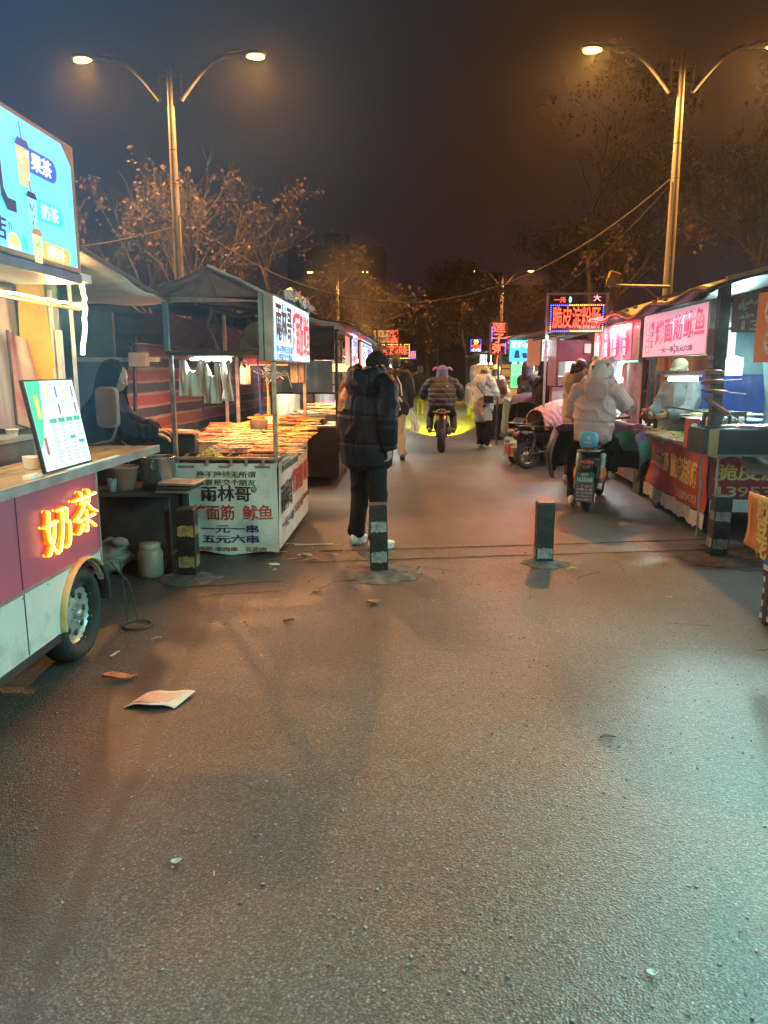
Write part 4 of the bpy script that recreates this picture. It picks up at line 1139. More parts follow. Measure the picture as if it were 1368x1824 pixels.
# pale canopy over the corner, and the dark booth behind
t = thing('corner_canopy', (-2.4, 4.9, 2.0), 'pale sheet canopy stretched from the trailer sign to the stall roof post', 'canopy')
m = MB()
m.sheet(lambda u, v: ((-1.52 - .5 * u) * v + (-3.4) * (1 - v), 3.46 + 2.8 * u, 2.07 + 0.02 * math.sin(u * 9) - .012 * math.sin(u * 3.14) + .01 * math.sin(v * 14)), 24, 16)
m.build('sheet', pm('canopy_cream', (0.55, 0.50, 0.40), 0.6, var=0.12, scale=2, stretch=(1, 6, 1), dirt=0.25), t, solid=0.01)
m = MB(); m.tube([(-1.52, 3.46, 2.085), (-2.02, 6.26, 2.09)], 0.014, 6); m.tube([(-3.4, 6.26, 2.07), (-2.02, 6.26, 2.09)], 0.014, 6); m.build('edge_bar', DSTEEL, t)
t = thing('booth_wall', (-3.3, 6.5, 0), 'dark grey booth wall in the smoke behind the hooded vendor', 'booth')
m = MB(); m.bb(-3.9, -2.72, 6.75, 6.8, 0, 2.05); m.bb(-3.94, -3.90, 4.2, 6.8, 0, 2.05)
m.build('wall', pm('booth_grey', (0.14, 0.145, 0.15), 0.7, var=0.2, scale=3, dirt=0.4), t)
m = MB(); m.bb(-3.1, -2.3, 6.70, 6.74, 1.62, 1.66); m.bb(-2.55, -2.40, 6.64, 6.74, 1.58, 1.70); m.build('fuse_strip', pm('cream_plastic', (0.5, 0.45, 0.35), 0.5), t)
lamp('grill_glow', 'POINT', (-2.2, 6.45, 1.5), 1.2, (1.0, 0.55, 0.3), 0.1)

# ================================================================ further stalls, built from one set of rules
def canopy_stall(name, label, x0, x1, y0, y1, side, ch, mats, roofz, boxes=None, sign=None, tub=None, front=None, cat='food stall', backsheet=None):
    """side: +1 opens to +x (left row), -1 opens to -x (right row)"""
    cm, pmn, rm = mats
    t = thing(name, ((x0 + x1) / 2, (y0 + y1) / 2, 0), label, cat)
    m = MB(); m.bb(x0, x1, y0, y1, 0.1, ch - 0.03); m.build('cart_body', cm, t, bev=0.006)
    m = MB(); m.bb(x0 - .03, x1 + .03, y0 - .03, y1 + .03, ch - 0.03, ch); m.build('counter_top', STEEL, t, bev=0.004)
    posts(t, [(x, y, ch, roofz) for x in (x0 + .02, x1 - .02) for y in (y0 + .02, y1 - .02)], 0.018, pmn)
    xo = x1 if side > 0 else x0; xi = x0 if side > 0 else x1
    m = MB()
    m.sheet(lambda u, v: (xo + side * 0.25 + (xi - side * 0.5 - xo - side * .25) * u, y0 - .15 + (y1 - y0 + .3) * v, roofz + 0.02 + 0.35 * u + 0.02 * math.sin(v * 11 + u * 3) + .015 * math.sin(u * 17)), 14, 26)
    m.build('roof', rm, t, solid=0.02)
    m = MB(); m.bb(xo - .02, xo + .02, y0, y1, roofz - .03, roofz); m.bb(xi - .02, xi + .02, y0, y1, roofz - .03, roofz); m.bb(min(x0, x1), max(x0, x1), y0 - .02, y0 + .02, ch + .42, ch + .445); m.build('beam', DSTEEL, t)
    if backsheet:
        m = MB(); xb = xi + side * .05
        m.sheet(lambda u, v: (xb + .02 * math.sin(u * 19), y0 + (y1 - y0) * u, ch + (roofz - ch) * v), 24, 6); m.build('back_sheet', backsheet, t)
    return t
def sign_panel(t, x, y0, y1, z0, z1, side, face, frame, lines, thick=0.07):
    """light box along the street, face towards side*x; lines: (text, u0, u1, v0, v1, material, bold)"""
    m = MB(); m.bb(x - side * thick, x, y0, y1, z0, z1); s = m.build('sign_box', frame, t, bev=0.004)
    q = x + side * 0.003
    m = MB(); m.add([(q, y0 + .015, z0 + .015), (q, y1 - .015, z0 + .015), (q, y1 - .015, z1 - .015), (q, y0 + .015, z1 - .015)], [(0, 1, 2, 3) if side > 0 else (3, 2, 1, 0)])
    m.build('sign_face', face, s)
    for body, u0, u1, v0, v1, mt, bold in lines:
        m = MB(); a, b = (y0, y1) if side > 0 else (y1, y0)
        write(m, body, (q + side * .003, a + (b - a) * (u0 + u1) / 2, z0 + (z1 - z0) * (v0 + v1) / 2), (0, side, 0), W, (y1 - y0) * (u1 - u0), (z1 - z0) * (v1 - v0), bold)
        m.build('lettering', mt, s)
    return s
def sign_front(t, y, x0, x1, z0, z1, face, frame, lines, thick=0.08, vertical=False):
    """panel across the street direction, facing the camera side (-y)"""
    m = MB(); m.bb(x0, x1, y, y + thick, z0, z1); s = m.build('sign_box', frame, t, bev=0.004)
    m = MB(); q = y - 0.003; m.add([(x0 + .015, q, z0 + .015), (x1 - .015, q, z0 + .015), (x1 - .015, q, z1 - .015), (x0 + .015, q, z1 - .015)], [(0, 1, 2, 3)]); m.build('sign_face', face, s)
    for body, u0, u1, v0, v1, mt, bold in lines:
        m = MB(); write(m, body, (x0 + (x1 - x0) * (u0 + u1) / 2, q - .003, z0 + (z1 - z0) * (v0 + v1) / 2), (1, 0, 0), W, (x1 - x0) * (u1 - u0), (z1 - z0) * (v1 - v0), bold)
        m.build('lettering', mt, s)
    return s
def food_on(x0, x1, y0, y1, z, n, label, grp):
    for i in range(n):
        skewer((random.uniform(x0, x1), random.uniform(y0, y1), z + random.uniform(.012, .06)), random.uniform(-.3, .3), 0, 0.34, random.choice((0, 0, 2)), label, grp)
GREYP = pm('grey_panel', (0.16, 0.15, 0.15), 0.6, dirt=0.4)
B = canopy_stall('black_food_stall', 'black-sided food stall with orange trays behind the standing man', -2.0, -1.08, 10.2, 12.4, 1, 0.81, (pm('black_panel', (0.016, 0.016, 0.018), 0.35, var=0.4, dirt=0.3), DSTEEL, TARPD), 2.08, backsheet=PLAST)
m = MB()
for i in range(15): m.bb(-2.05 + .001 * i, -1.12, 10.16, 10.18, 1.70 + 0.028 * i, 1.715 + 0.028 * i)
m.bb(-2.05, -1.12, 10.181, 10.2, 1.68, 2.12); m.build('slatted_front', TIN, B)
m = MB(); m.sheet(lambda u, v: (-1.95 + .8 * u, 10.19 + .02 * math.sin(u * 11), 1.25 + .42 * v), 12, 5); m.build('clear_curtain', PLAST, B)
m = MB(); m.bb(-1.9, -1.3, 10.3, 10.8, 0.81, 0.92); m.bb(-1.75, -1.15, 11.0, 11.6, 0.81, 0.95); m.build('tray_rack', SOOT, B)
random.seed(31)
food_on(-1.6, -1.2, 10.25, 10.7, 0.93, 30, 'roasted skewer heaped on the black-sided stall behind the standing man', 'skewers on the black-sided stall')
food_on(-1.6, -1.15, 11.0, 12.0, 0.97, 22, 'roasted skewer heaped on the black-sided stall behind the standing man', 'skewers on the black-sided stall')
lamp('stall_lamp', 'AREA', (-1.5, 11.0, 1.95), 30, (1.0, 0.72, 0.42), 0.5, (-1.5, 11, 0), sizey=1.2)
m = MB(); m.tube([(-1.75, 10.6, 1.72), (-1.35, 10.6, 1.72)], 0.014, 8); tag(m.build('tube_light', TUBE), 'short glowing tube under the roof of the black-sided stall', 'light')
PW = em('lightbox_pinkwhite', (0.9, 0.75, 1.0), 0.95, 0.1); FR = em('led_red_frame', (1.0, 0.12, 0.10), 1.6)
s = sign_panel(B, -1.12, 12.42, 13.95, 1.62, 2.16, 1, PW, FR, [('烤冷面', .08, .92, .40, .92, em('lit_blue2', (0.05, 0.12, 0.6), 0.7), .02), ('手抓饼', .1, .9, .08, .32, ER, .02)])
C = canopy_stall('steaming_stall', 'steaming stall with pale blue lit sign further down the left row', -2.0, -1.1, 14.3, 17.6, 1, 0.85, (GREYP, DSTEEL, TARPD), 2.1, backsheet=PLAST)
sign_panel(C, -1.1, 14.7, 17.8, 1.62, 2.14, 1, em('lightbox_blue', (0.35, 0.8, 1.0), 1.15, 0.25, 1.2), FR, [('铁板鱿鱼', .05, .95, .2, .85, em('lit_violet', (0.25, 0.05, 0.4), 0.7), .02)])
lamp('stall_lamp', 'AREA', (-1.5, 16.0, 1.95), 35, (0.85, 0.95, 1.0), 0.5, (-1.3, 16, 0), sizey=2)
D = canopy_stall('far_left_stall', 'far left stall with narrow pink lit sign', -2.0, -1.1, 19.5, 23.5, 1, 0.85, (GREYP, DSTEEL, TARPD), 2.1, backsheet=PLAST)
sign_panel(D, -1.08, 20.5, 23.6, 1.60, 2.05, 1, em('lightbox_pink', (1.0, 0.45, 0.55), 0.9, 0.2), GREYP, [('烤肠', .1, .9, .2, .8, ER, .02)])
lamp('stall_lamp', 'AREA', (-1.5, 21.5, 1.95), 35, (0.85, 1.0, 0.95), 0.5, (-1.3, 21.5, 0), sizey=2)
Ee = canopy_stall('led_sign_stall', 'distant left stall carrying stacked red LED signs', -2.2, -0.9, 27.1, 31.0, 1, 0.85, (GREYP, DSTEEL, TARPD), 1.9, backsheet=PLAST)
LEDR = em('led_red', (1.0, 0.06, 0.03), 2.75); LEDY = em('led_yellow', (1.0, 0.62, 0.12), 2.25); LEDB = em('led_blue', (0.08, 0.12, 1.0), 2.75); LEDW = em('led_white', (1.0, 0.9, 0.8), 2.0)
LBK = pm('led_board', (0.025, 0.012, 0.014), 0.4)
def led_board(t, y, x0, x1, z0, z1, lines, border=None, r=0.012, thick=0.09):
    m = MB(); m.bb(x0, x1, y, y + thick, z0, z1); s = m.build('led_board', LBK, t, bev=0.005)
    for body, u0, u1, v0, v1, mt, bold in lines:
        m = MB(); write(m, body, (x0 + (x1 - x0) * (u0 + u1) / 2, y - .006, z0 + (z1 - z0) * (v0 + v1) / 2), (1, 0, 0), W, (x1 - x0) * (u1 - u0), (z1 - z0) * (v1 - v0), bold); m.build('lettering', mt, s)
    if border:
        parts = border if isinstance(border, list) else [border]
        full = MB(); ledges(full, ((x0 + x1) / 2, y - .008, (z0 + z1) / 2), (1, 0, 0), W, x1 - x0 - .04, z1 - z0 - .04, 3.1 * r, r)
        k = 6 * 3 + 2; per = len(full.v) // k; fpb = len(full.f) // per
        for j, mt in enumerate(parts):
            m = MB(); m.v = full.v; 
            idx = [b for b in range(per) if (b * len(parts)) // per == j]
            m = MB()
            for b in idx:
                m.add(full.v[b * k:(b + 1) * k], [[i - b * k for i in f] for f in full.f[b * fpb:(b + 1) * fpb]], True)
            m.build('led_border', mt, s)
    return s
led_board(Ee, 27.0, -1.44, -0.32, 1.93, 2.44, [('卤煎味', .06, .94, .28, .92, LEDR, .012)], LEDY, .016)
led_board(Ee, 26.9, -1.02, -0.72, 2.46, 2.92, [('烤', .1, .9, .5, .95, LEDR, .03), ('鱼', .1, .9, .05, .48, LEDR, .03)], LEDR, .012)
led_board(Ee, 26.8, -0.30, -0.10, 1.92, 2.2, [('香', .1, .9, .15, .9, LEDR, .03)], LEDB, .014)
m = MB(); m.bb(-1.60, -0.98, 27.2, 27.25, 2.50, 2.92); yb = m.build('yellow_board', em('dim_yellow_board', (0.75, 0.40, 0.14), 0.45, 0.2), Ee)
m = MB()
for i in range(4):
    for j in range(2): m.bb(-1.53 + .145 * i, -1.45 + .145 * i, 27.19, 27.199, 2.56 + .18 * j, 2.69 + .18 * j)
m.build('board_cell', em('dim_board_cell', (0.45, 0.22, 0.10), 0.4), yb)
m = MB(); m.bb(-1.5, -1.44, 26.95, 27.05, 0.85, 2.92); m.bb(-.9, -.84, 27.05, 27.1, 0.85, 2.92); m.build('mast', DSTEEL, Ee)
lamp('stall_lamp', 'AREA', (-1.3, 29, 1.85), 39, (0.8, 1.0, 0.9), 0.5, (-1.3, 29, 0), sizey=2)
F_ = canopy_stall('last_left_stall', 'last left stall at the far end half hidden by the red LED signs', -2.2, -1.0, 33, 38, 1, 0.85, (GREYP, DSTEEL, TARPD), 2.0, backsheet=PLAST)
lamp('stall_lamp', 'AREA', (-1.3, 35, 1.9), 39, (1, 0.85, 0.7), 0.5, (-1.3, 35, 0), sizey=2)
sign_front(C, 14.25, -1.9, -1.2, 1.5, 1.68, em('warm_lit_strip', (1.0, .62, .3), 1.0, .2), GREYP, [])
for yy in (15.2, 16.4, 20.4, 22.2, 28.2, 29.6, 34.5):
    m = MB(); m.ell((-1.25, yy, 1.72), (.05, .05, .06), 12, 8); m.tube([(-1.25, yy, 1.78), (-1.25, yy, 2.1)], .006, 5)
    tag(m.build('bare_bulb', em('bulb_white', (.9, 1.0, .92), 7)), 'bare white bulb hanging over a counter of the far left stalls', 'bulb', 'bulbs over the far left counters')
# jars and boxes on the distant stall counters
random.seed(12)
for i in range(14):
    y = 14.5 + i * 0.22 if i < 7 else 19.8 + (i - 7) * .45
    m = MB(); r = random.uniform(.05, .09); h = random.uniform(.12, .3); m.lathe((-1.2 + random.uniform(-.1, .05), y, .852), [(.001, 0), (r, 0), (r, h), (r * .7, h + .03), (.001, h + .03)], 12)
    tag(m.build('glass_jar', random.choice([CUPM, PLAST, FOOD[0], POT])), 'jar of seasoning on a counter of the far left stalls', 'jar', 'jars on the far left counters')
# roofs of the shed rows behind
t = thing('shed_row', (-3.2, 12, 0), 'low dark shed with corrugated sides behind the left stalls', 'shed')
m = MB(); m.bb(-4.1, -2.75, 8.2, 22, 0, 2.15); m.build('wall', TIN, t)
m = MB(); m.sheet(lambda u, v: (-4.3 + 2.2 * u, 8.0 + 14.5 * v, 2.55 - .35 * u + .025 * math.sin(v * 60) + .02 * math.sin(u * 9)), 8, 120); m.build('roof', TARPD, t, solid=0.03)
# ================================================================ right side: red banner stall
REDB = pm('red_banner', (0.36, 0.055, 0.045), 0.5, var=0.22, scale=2.2, bump=0.35, bscale=7, dirt=0.25)
PALEB = pm('pale_blue_hem', (0.50, 0.56, 0.60), 0.5, var=0.15, scale=4, bump=0.3, dirt=0.4)
YEL = pm('print_yellow', (0.66, 0.50, 0.13), 0.5, var=0.15); YELD = pm('print_faded', (0.55, 0.42, 0.22), 0.55, var=0.25)
ORT = pm('orange_tarp', (0.62, 0.14, 0.035), 0.5, var=0.3, scale=3, stretch=(3, 3, .4), bump=0.5, bscale=6)
BLT = pm('blue_tarp', (0.02, 0.06, 0.42), 0.45, var=0.3, scale=3, bump=0.5, bscale=6)
TEALW = pm('teal_wall', (0.16, 0.36, 0.42), 0.4, var=0.25, scale=3, bump=0.15)
t = R1 = thing('sausage_stall', (3.3, 8.2, 0), 'corner grill stall in red banners with pink squid sign and dark tarp roof', 'food stall')
m = MB()
def rb(u, v):
    x = 2.70 + 0.10 * u; y = 7.12 + 2.2 * u
    return (x + .014 * math.sin(u * 15 + v * 4) + .01 * math.sin(v * 9 + u * 5), y, 0.20 + v * 0.62 + 0.008 * math.sin(u * 31) * (v > .95))
m.sheet(rb, 60, 14); rs = m.build('red_banner', REDB, t)
m = MB()
random.seed(8); jag = [random.uniform(0, .035) for _ in range(60)]
m.sheet(lambda u, v: (2.695 + .10 * u + .016 * math.sin(u * 29 + v), 7.12 + 2.2 * u, 0.205 - (1 - v) * (0.14 + jag[int(u * 59)])), 60, 3); m.build('pale_hem', PALEB, t)
def rt(body, y0, y1, z, h, mt, bold=.02):
    m = MB(); ym = (y0 + y1) / 2; x = 2.70 + .10 * (ym - 7.12) / 2.2 - 0.022
    write(m, body, (x, ym, z), (-0.045, -1, 0), W, y1 - y0, h, bold)
    m.v = [(a + .012 * math.sin((b - 7.12) / 2.2 * 15 + (c - .2) / .62 * 4) + .008 * math.sin((c - .2) / .62 * 9 + (b - 7.12) / 2.2 * 5), b, c) for a, b, c in m.v]; m.build('lettering', mt, rs)
rt('大山五烤肠', 8.28, 9.22, 0.56, 0.20, YELD, .022); rt('脆皮淀粉肠', 7.28, 8.22, 0.55, 0.24, YEL, .024); rt('1253704351', 7.32, 7.95, 0.30, 0.085, YELD, .006)
m = MB(); m.sheet(lambda u, v: (2.72 + 1.9 * u, 7.10 + .01 * math.sin(u * 17 + v * 3), 0.36 + .50 * v), 30, 8); rf = m.build('red_banner', pm('dark_red_banner', (0.30, 0.03, 0.045), 0.45, var=0.2, scale=2, bump=0.3, bscale=7, dirt=0.2), t)
m = MB(); m.sheet(lambda u, v: (2.74 + 1.9 * u, 7.095 + .006 * math.sin(u * 23), 0.235 + .12 * v), 30, 2); m.build('pale_hem', PALEB, t)
def rt2(body, x0, x1, z, h, mt, bold=.02):
    m = MB(); write(m, body, ((x0 + x1) / 2, 7.08, z), (1, 0, 0), W, x1 - x0, h, bold); m.build('lettering', mt, rf)
rt2('大山烤肠', 2.78, 3.75, .79, .10, YELD); rt2('脆皮淀粉肠', 2.76, 3.80, 0.615, 0.15, YEL, .022); rt2('13953704351', 2.76, 3.95, 0.435, 0.095, YELD, .004)
m = MB(); m.sheet(lambda u, v: (3.0 + .5 * u + .03 * math.sin(v * 7), 7.03 + .025 * math.sin(u * 9 + v * 5), 0.60 + .25 * v), 14, 8); m.build('plastic_flap', pm('smoky_film', (0.24, 0.22, 0.20), 0.25, var=0.3, bump=0.6, bscale=7), t)
m = MB(); m.prism([(2.76, 7.15, .2), (2.86, 9.3, .2), (4.6, 9.3, .2), (4.6, 7.15, .2)], (0, 0, .595)); m.build('cart_box', SOOT, t)
m = MB(); m.bb(2.66, 4.6, 7.1, 9.35, 0.80, 0.825); m.build('counter_top', STEEL, t)
m = MB()
for x, y in ((2.78, 7.2), (2.85, 9.2), (4.4, 7.2)): m.torus((x, y + .03, .06), .045, .018, (1, 0, 0), 14, 6); m.tube([(x, y, .08), (x, y, .2)], .015, 6)
m.build('caster', RUB, t)
posts(t, [(2.735, 7.13, 0.825, 2.3)], 0.045, DSTEEL); posts(t, [(2.80, 9.32, .825, 2.2), (2.76, 8.95, .825, 1.52), (4.5, 7.15, .8, 2.6), (4.5, 9.3, .8, 2.6)], 0.02, DSTEEL)
m = MB(); m.bb(2.74, 2.78, 7.2, 8.97, 1.50, 1.54); m.bb(2.75, 2.77, 7.2, 8.95, 1.14, 1.155); m.bb(2.8, 4.5, 7.12, 7.15, 1.9, 1.93); m.build('beam', DSTEEL, t)
# pink sign along the street and its grey end
m = MB(); m.bb(2.66, 2.78, 7.22, 9.28, 1.69, 2.18); sb = m.build('sign_box', pm('sign_end_teal', (0.30, 0.37, 0.38), 0.4, 0.2), t, bev=0.004)
q = 2.656; m = MB(); m.add([(q, 7.27, 1.70), (q, 9.27, 1.70), (q, 9.27, 2.165), (q, 7.27, 2.165)], [(3, 2, 1, 0)]); m.build('sign_face', em('pink_lightbox', (0.80, 0.42, 0.54), 0.42, 0.1, 1.5), sb)
PRED = em('lit_crimson', (0.62, 0.03, 0.10), 0.55); PDK = em('lit_plum', (0.12, 0.03, 0.16), 0.3)
def ps(body, y0, y1, z, h, mt, bold=.012):
    m = MB(); write(m, body, (q - .003, (y0 + y1) / 2, z), (0, -1, 0), W, y1 - y0, h, bold); m.build('lettering', mt, sb)
for i, ch in enumerate('烤面筋鱿鱼'): ps(ch, 8.52 - .30 * i, 8.80 - .30 * i, 1.955 + .012 * i, 0.25, PRED, .018)
for i, ch in enumerate('纯手工'): ps(ch, 8.86, 8.98, 2.04 - .10 * i, 0.09, PDK)
m = MB(); m.add([(q - .002, 9.02, 1.74), (q - .002, 9.16, 1.74), (q - .002, 9.16, 2.08), (q - .002, 9.02, 2.08)], [(3, 2, 1, 0)]); m.build('sign_stripe', em('lit_rose', (0.75, 0.16, 0.25), 0.5), sb)
for i, ch in enumerate('正宗老味道'): ps(ch, 9.05, 9.13, 2.045 - .066 * i, 0.058, em('lit_blush', (0.85, 0.55, 0.6), 0.5), .01)
ps('一元一串', 8.15, 8.68, 1.765, .06, PDK); ps('五元六串', 7.60, 8.10, 1.765, .06, PDK)
m = MB()
for z, a in ((1.80, .05), (1.735, .05)):
    m.add([(q - .003, 8.105, z - .02), (q - .003, 8.145, z - .02), (q - .003, 8.145, z + .02), (q - .003, 8.105, z + .02)], [(3, 2, 1, 0)])
m.build('sign_mark', PDK, sb)
# dark red sign facing the road end, hanging price cloth
m = MB(); m.sheet(lambda u, v: (2.80 + 1.5 * u, 7.085 + .008 * math.sin(u * 13 + v * 4), 1.88 + .33 * v), 24, 5); ds = m.build('front_sign', pm('dim_red_cloth', (0.20, 0.085, 0.085), 0.6, var=0.15, bump=0.2, bscale=8), t)
PGR = pm('print_sage', (0.42, 0.46, 0.26), 0.5); PBE = pm('print_beige', (0.55, 0.46, 0.28), 0.5)
m = MB(); write(m, '烤香筋鱿鱼', (3.30, 7.07, 2.085), (1, 0, 0), W, 0.92, 0.16, .022); m.build('lettering', PGR, ds)
m = MB(); write(m, '13953704351', (3.42, 7.07, 1.945), (1, 0, 0), W, 1.15, 0.085, .006); m.build('lettering', PBE, ds)
m = MB(); m.sheet(lambda u, v: (2.63 + .1 * u, 7.16 + .012 * math.sin(v * 9) , 1.40 + .52 * v), 6, 14); pc = m.build('price_cloth', pm('price_pink', (0.50, 0.20, 0.22), 0.5, var=0.15), t)
m = MB(); write(m, '脆皮淀粉肠', (2.68, 7.138, 1.66), (1, 0, 0), W, .09, .035, .012); write(m, '十五元两串', (2.68, 7.138, 1.585), (1, 0, 0), W, .09, .035, .012); m.build('lettering', pm('price_white', (0.7, 0.62, 0.6), 0.5), pc)
# inside walls
m = MB(); m.sheet(lambda u, v: (3.0 + 1.2 * u, 9.38 + .05 * math.sin(u * 21), 0.8 + 1.35 * v), 40, 6); m.build('orange_sheet', ORT, t)
m = MB(); m.sheet(lambda u, v: (2.78 + .25 * u, 9.42 + .03 * math.sin(u * 11), 0.9 + 1.0 * v), 14, 6); m.build('orange_sheet', ORT, t)
m = MB(); m.tube([(2.83, 9.36, 1.75), (2.79, 9.34, 1.4), (2.80, 9.34, 1.1)], .02, 6); m.bb(2.78, 3.02, 9.36, 9.38, .98, 1.06); m.build('blue_edge', BLT, t)
m = MB(); m.tube([(2.84, 9.33, 1.6), (2.86, 9.33, 1.4), (2.92, 9.33, 1.2), (2.96, 9.33, 1.08)], .008, 6); m.build('white_cable', WHT, t)
m = MB(); m.sheet(lambda u, v: (3.05 + 1.5 * u, 8.95 + .03 * math.sin(u * 13), 0.8 + .70 * v), 26, 6); m.build('blue_sheet', BLT, t)
m = MB(); m.bb(4.42, 4.46, 7.2, 9.3, .8, 2.4); m.bb(3.35, 4.4, 8.99, 9.02, 1.5, 2.3); m.build('inner_wall', TEALW, t)
m = MB(); m.sheet(lambda u, v: (3.28 + .35 * u + .03 * math.sin(v * 6), 7.4 + .25 * u + .03 * math.sin(u * 19 + v * 4), .98 + .9 * v), 20, 14); m.build('clear_curtain', pm('teal_film', (0.32, 0.52, 0.55), 0.2, var=0.3, bump=0.7, bscale=6), t)
# roof of dark tarp over boards
m = MB(); random.seed(17)
m.sheet(lambda u, v: (2.45 + 2.6 * u, 6.75 + 4.6 * v, 2.20 + .62 * u + .035 * math.sin(v * 21 + u * 4) + .03 * math.sin(u * 13 + v * 9)), 30, 50); m.build('roof', TARPD, t, solid=0.03)
m = MB()
for k, (y0, y1) in enumerate(((6.72, 7.0), (8.6, 8.75), (10.6, 10.75))): m.prism([(2.6, y0, 2.29), (4.4, y0, 2.74), (4.4, y0, 2.775), (2.6, y0, 2.33)], (0, .06, 0))
m.build('roof_board', pm('orange_board', (0.40, 0.23, 0.10), 0.6, var=0.3), t)
m = MB()
for i in range(12): m.ell((2.48, 6.9 + .36 * i, 2.24 + .03 * math.sin(i * 2.2)), (.028, .02, .018), 8, 6)
m.build('roof_clip', pm('tan_clip', (0.5, 0.36, 0.2), 0.5), t)
# lamps
t2 = thing('round_lamp', (3.29, 8.2, 1.6), 'bright round white lamp on a pale box inside the sausage stall', 'lamp')
m = MB(); m.lathe((3.29, 8.16, 1.61), [(.082, 0), (.08, .012), (.05, .02), (.001, .022)], 24, (0, -1, 0)); m.build('lamp_disc', em('round_lamp_pink', (1.0, 0.86, 0.92), 9), t2)
m = MB(); m.bb(3.19, 3.39, 8.18, 8.4, 1.49, 1.68); m.bb(3.26, 3.32, 8.25, 8.3, 1.68, 2.2); m.build('box', CUPM, t2)
lamp('round_lamp_glow', 'SPOT', (3.29, 8.12, 1.61), 105, (0.62, 1.0, 0.97), 0.09, (1.6, 4.0, 0.2), 150, blend=0.8)
t2 = thing('tube_light', (2.78, 8.2, 1.47), 'glowing white tube across the sausage stall in front of the white-capped vendor', 'light')
m = MB(); m.tube([(2.64, 8.2, 1.455), (2.94, 8.2, 1.455)], 0.022, 10); m.build('tube', TUBE, t2)
m = MB(); m.bb(2.60, 2.98, 8.19, 8.23, 1.478, 1.50); m.build('holder', WHT, t2)
lamp('sausage_stall_tube', 'AREA', (3.1, 8.2, 2.05), 5, (0.78, 1.0, 0.95), 0.9, (3.0, 8.1, 0), sizey=1.4)
lamp('sausage_stall_front_tube', 'AREA', (3.15, 7.2, 2.0), 9, (0.70, 1.0, 0.98), 0.8, (2.4, 5.6, 0), sizey=0.12)
# grill box on legs in front
t2 = thing('charcoal_grill', (2.75, 6.75, 0), 'black charcoal grill box on a thin leg in front of the red banner', 'grill')
m = MB(); m.bb(2.46, 3.35, 6.62, 6.98, 0.83, 0.845); m.bb(2.46, 2.475, 6.62, 6.98, .845, 1.05); m.bb(3.335, 3.35, 6.62, 6.98, .845, 1.05); m.bb(2.476, 3.334, 6.62, 6.635, .845, 1.05); m.bb(2.476, 3.334, 6.965, 6.98, .845, 1.05); m.bb(2.48, 3.33, 6.64, 6.96, .99, 1.0)
m.build('grill_box', pm('grill_black', (0.018, 0.018, 0.02), 0.4, var=0.4, dirt=0.3), t2)
m = MB(); m.prism([(2.50, 6.605, 1.04), (2.585, 6.60, 1.055), (2.58, 6.60, .80), (2.505, 6.605, .82)], (0, .012, 0)); m.build('cardboard_flap', pm('cardboard', (0.36, 0.22, 0.11), 0.7), t2)
m = MB(); m.tube([(2.655, 6.75, .83), (2.655, 6.75, 0.0)], .016, 8); m.tube([(2.54, 6.70, .015), (2.75, 6.62, .012)], .01, 6); m.build('leg', STEEL, t2)
m = MB(); m.tube([(3.28, 6.75, .83), (3.28, 6.75, 0.0)], .016, 8); m.build('leg', STEEL, t2)
m = MB(); m.bb(2.6, 3.3, 6.6, 6.62, .815, .828); m.build('grill_rail', STEEL, t2)
m = MB(); m.tube([(2.56, 6.98, 1.0), (2.60, 6.98, .5), (2.60, 6.98, 0)], .012, 6); m.build('leg', STEEL, t2)
random.seed(14)
for i in range(12):
    skewer((2.75 + .045 * i, 6.80, 1.06 + random.uniform(0, .01)), 1.57 + random.uniform(-.15, .15), 0, 0.34, 1, 'roasted skewer lying across the black charcoal grill', 'skewers on the black charcoal grill')
# sausages stuck out on display sticks
SAUS = pm('sausage_brown', (0.34, 0.10, 0.05), 0.3, var=0.3, scale=14)
for i, (z, dx, dz, L) in enumerate(((1.535, .01, 0, .16), (1.445, -.01, .01, .20), (1.365, .0, -.015, .24), (1.255, .02, -.11, .26))):
    m = MB(); a = V((2.55 + dx, 7.0, z - dz * .5)); b = V((2.55 + dx + L, 7.0, z + dz)); 
    m.tube([a, a.lerp(b, .05), a.lerp(b, .5), a.lerp(b, .95), b], [.008, .017, .019, .017, .008], 10, dome=.5); m.mi = 1
    m.tube([b, b + (b - a).normalized() * .16], .004, 5)
    tag(m.build('sausage_stick', [SAUS, STICK]), ('top', 'second', 'third', 'drooping lowest')[i] + ' long brown sausage on a stick displayed at the dark stall post', 'sausage')
# food on the counter
for lbl, x0, x1, y0, y1, z in (('lower', 2.64, 3.1, 7.5, 9.2, .83), ('upper', 2.8, 3.5, 7.6, 8.7, 1.05)):
    m = MB(); m.bb(x0, x1, y0, y1, z, z + .012); tag(m.build('display_board', STEEL), lbl + ' display board of pale skewers on the sausage stall counter', 'tray')
PALEF = [pm('tofu_pale', (0.55, 0.50, 0.26), 0.4, var=0.3, scale=25, bump=.4, bscale=80), pm('mush_yellow', (0.58, 0.42, 0.10), 0.4, var=.3, scale=25, bump=.4, bscale=80), pm('veg_green', (0.22, 0.36, 0.10), 0.45, var=.4, scale=25)]
FOOD_SAVE = FOOD; FOOD = PALEF
for i in range(46): skewer((2.72 + random.uniform(-.04, .05), 7.52 + 1.65 * i / 46, .855 + random.uniform(0, .03)), 3.14 + random.uniform(-.25, .25), 0, .36, random.choice((0, 0, 1, 2)), 'pale uncooked skewer laid over the edge of the red banner counter', 'pale skewers on the red banner counter')
for i in range(36): skewer((2.95 + random.uniform(-.05, .35), 7.65 + 1.0 * i / 36, 1.08 + random.uniform(0, .03)), 3.14 + random.uniform(-.25, .25), 0, .36, random.choice((0, 1, 2)), 'pale uncooked skewer on the upper display board of the sausage stall', 'pale skewers on the upper board')
FOOD = FOOD_SAVE
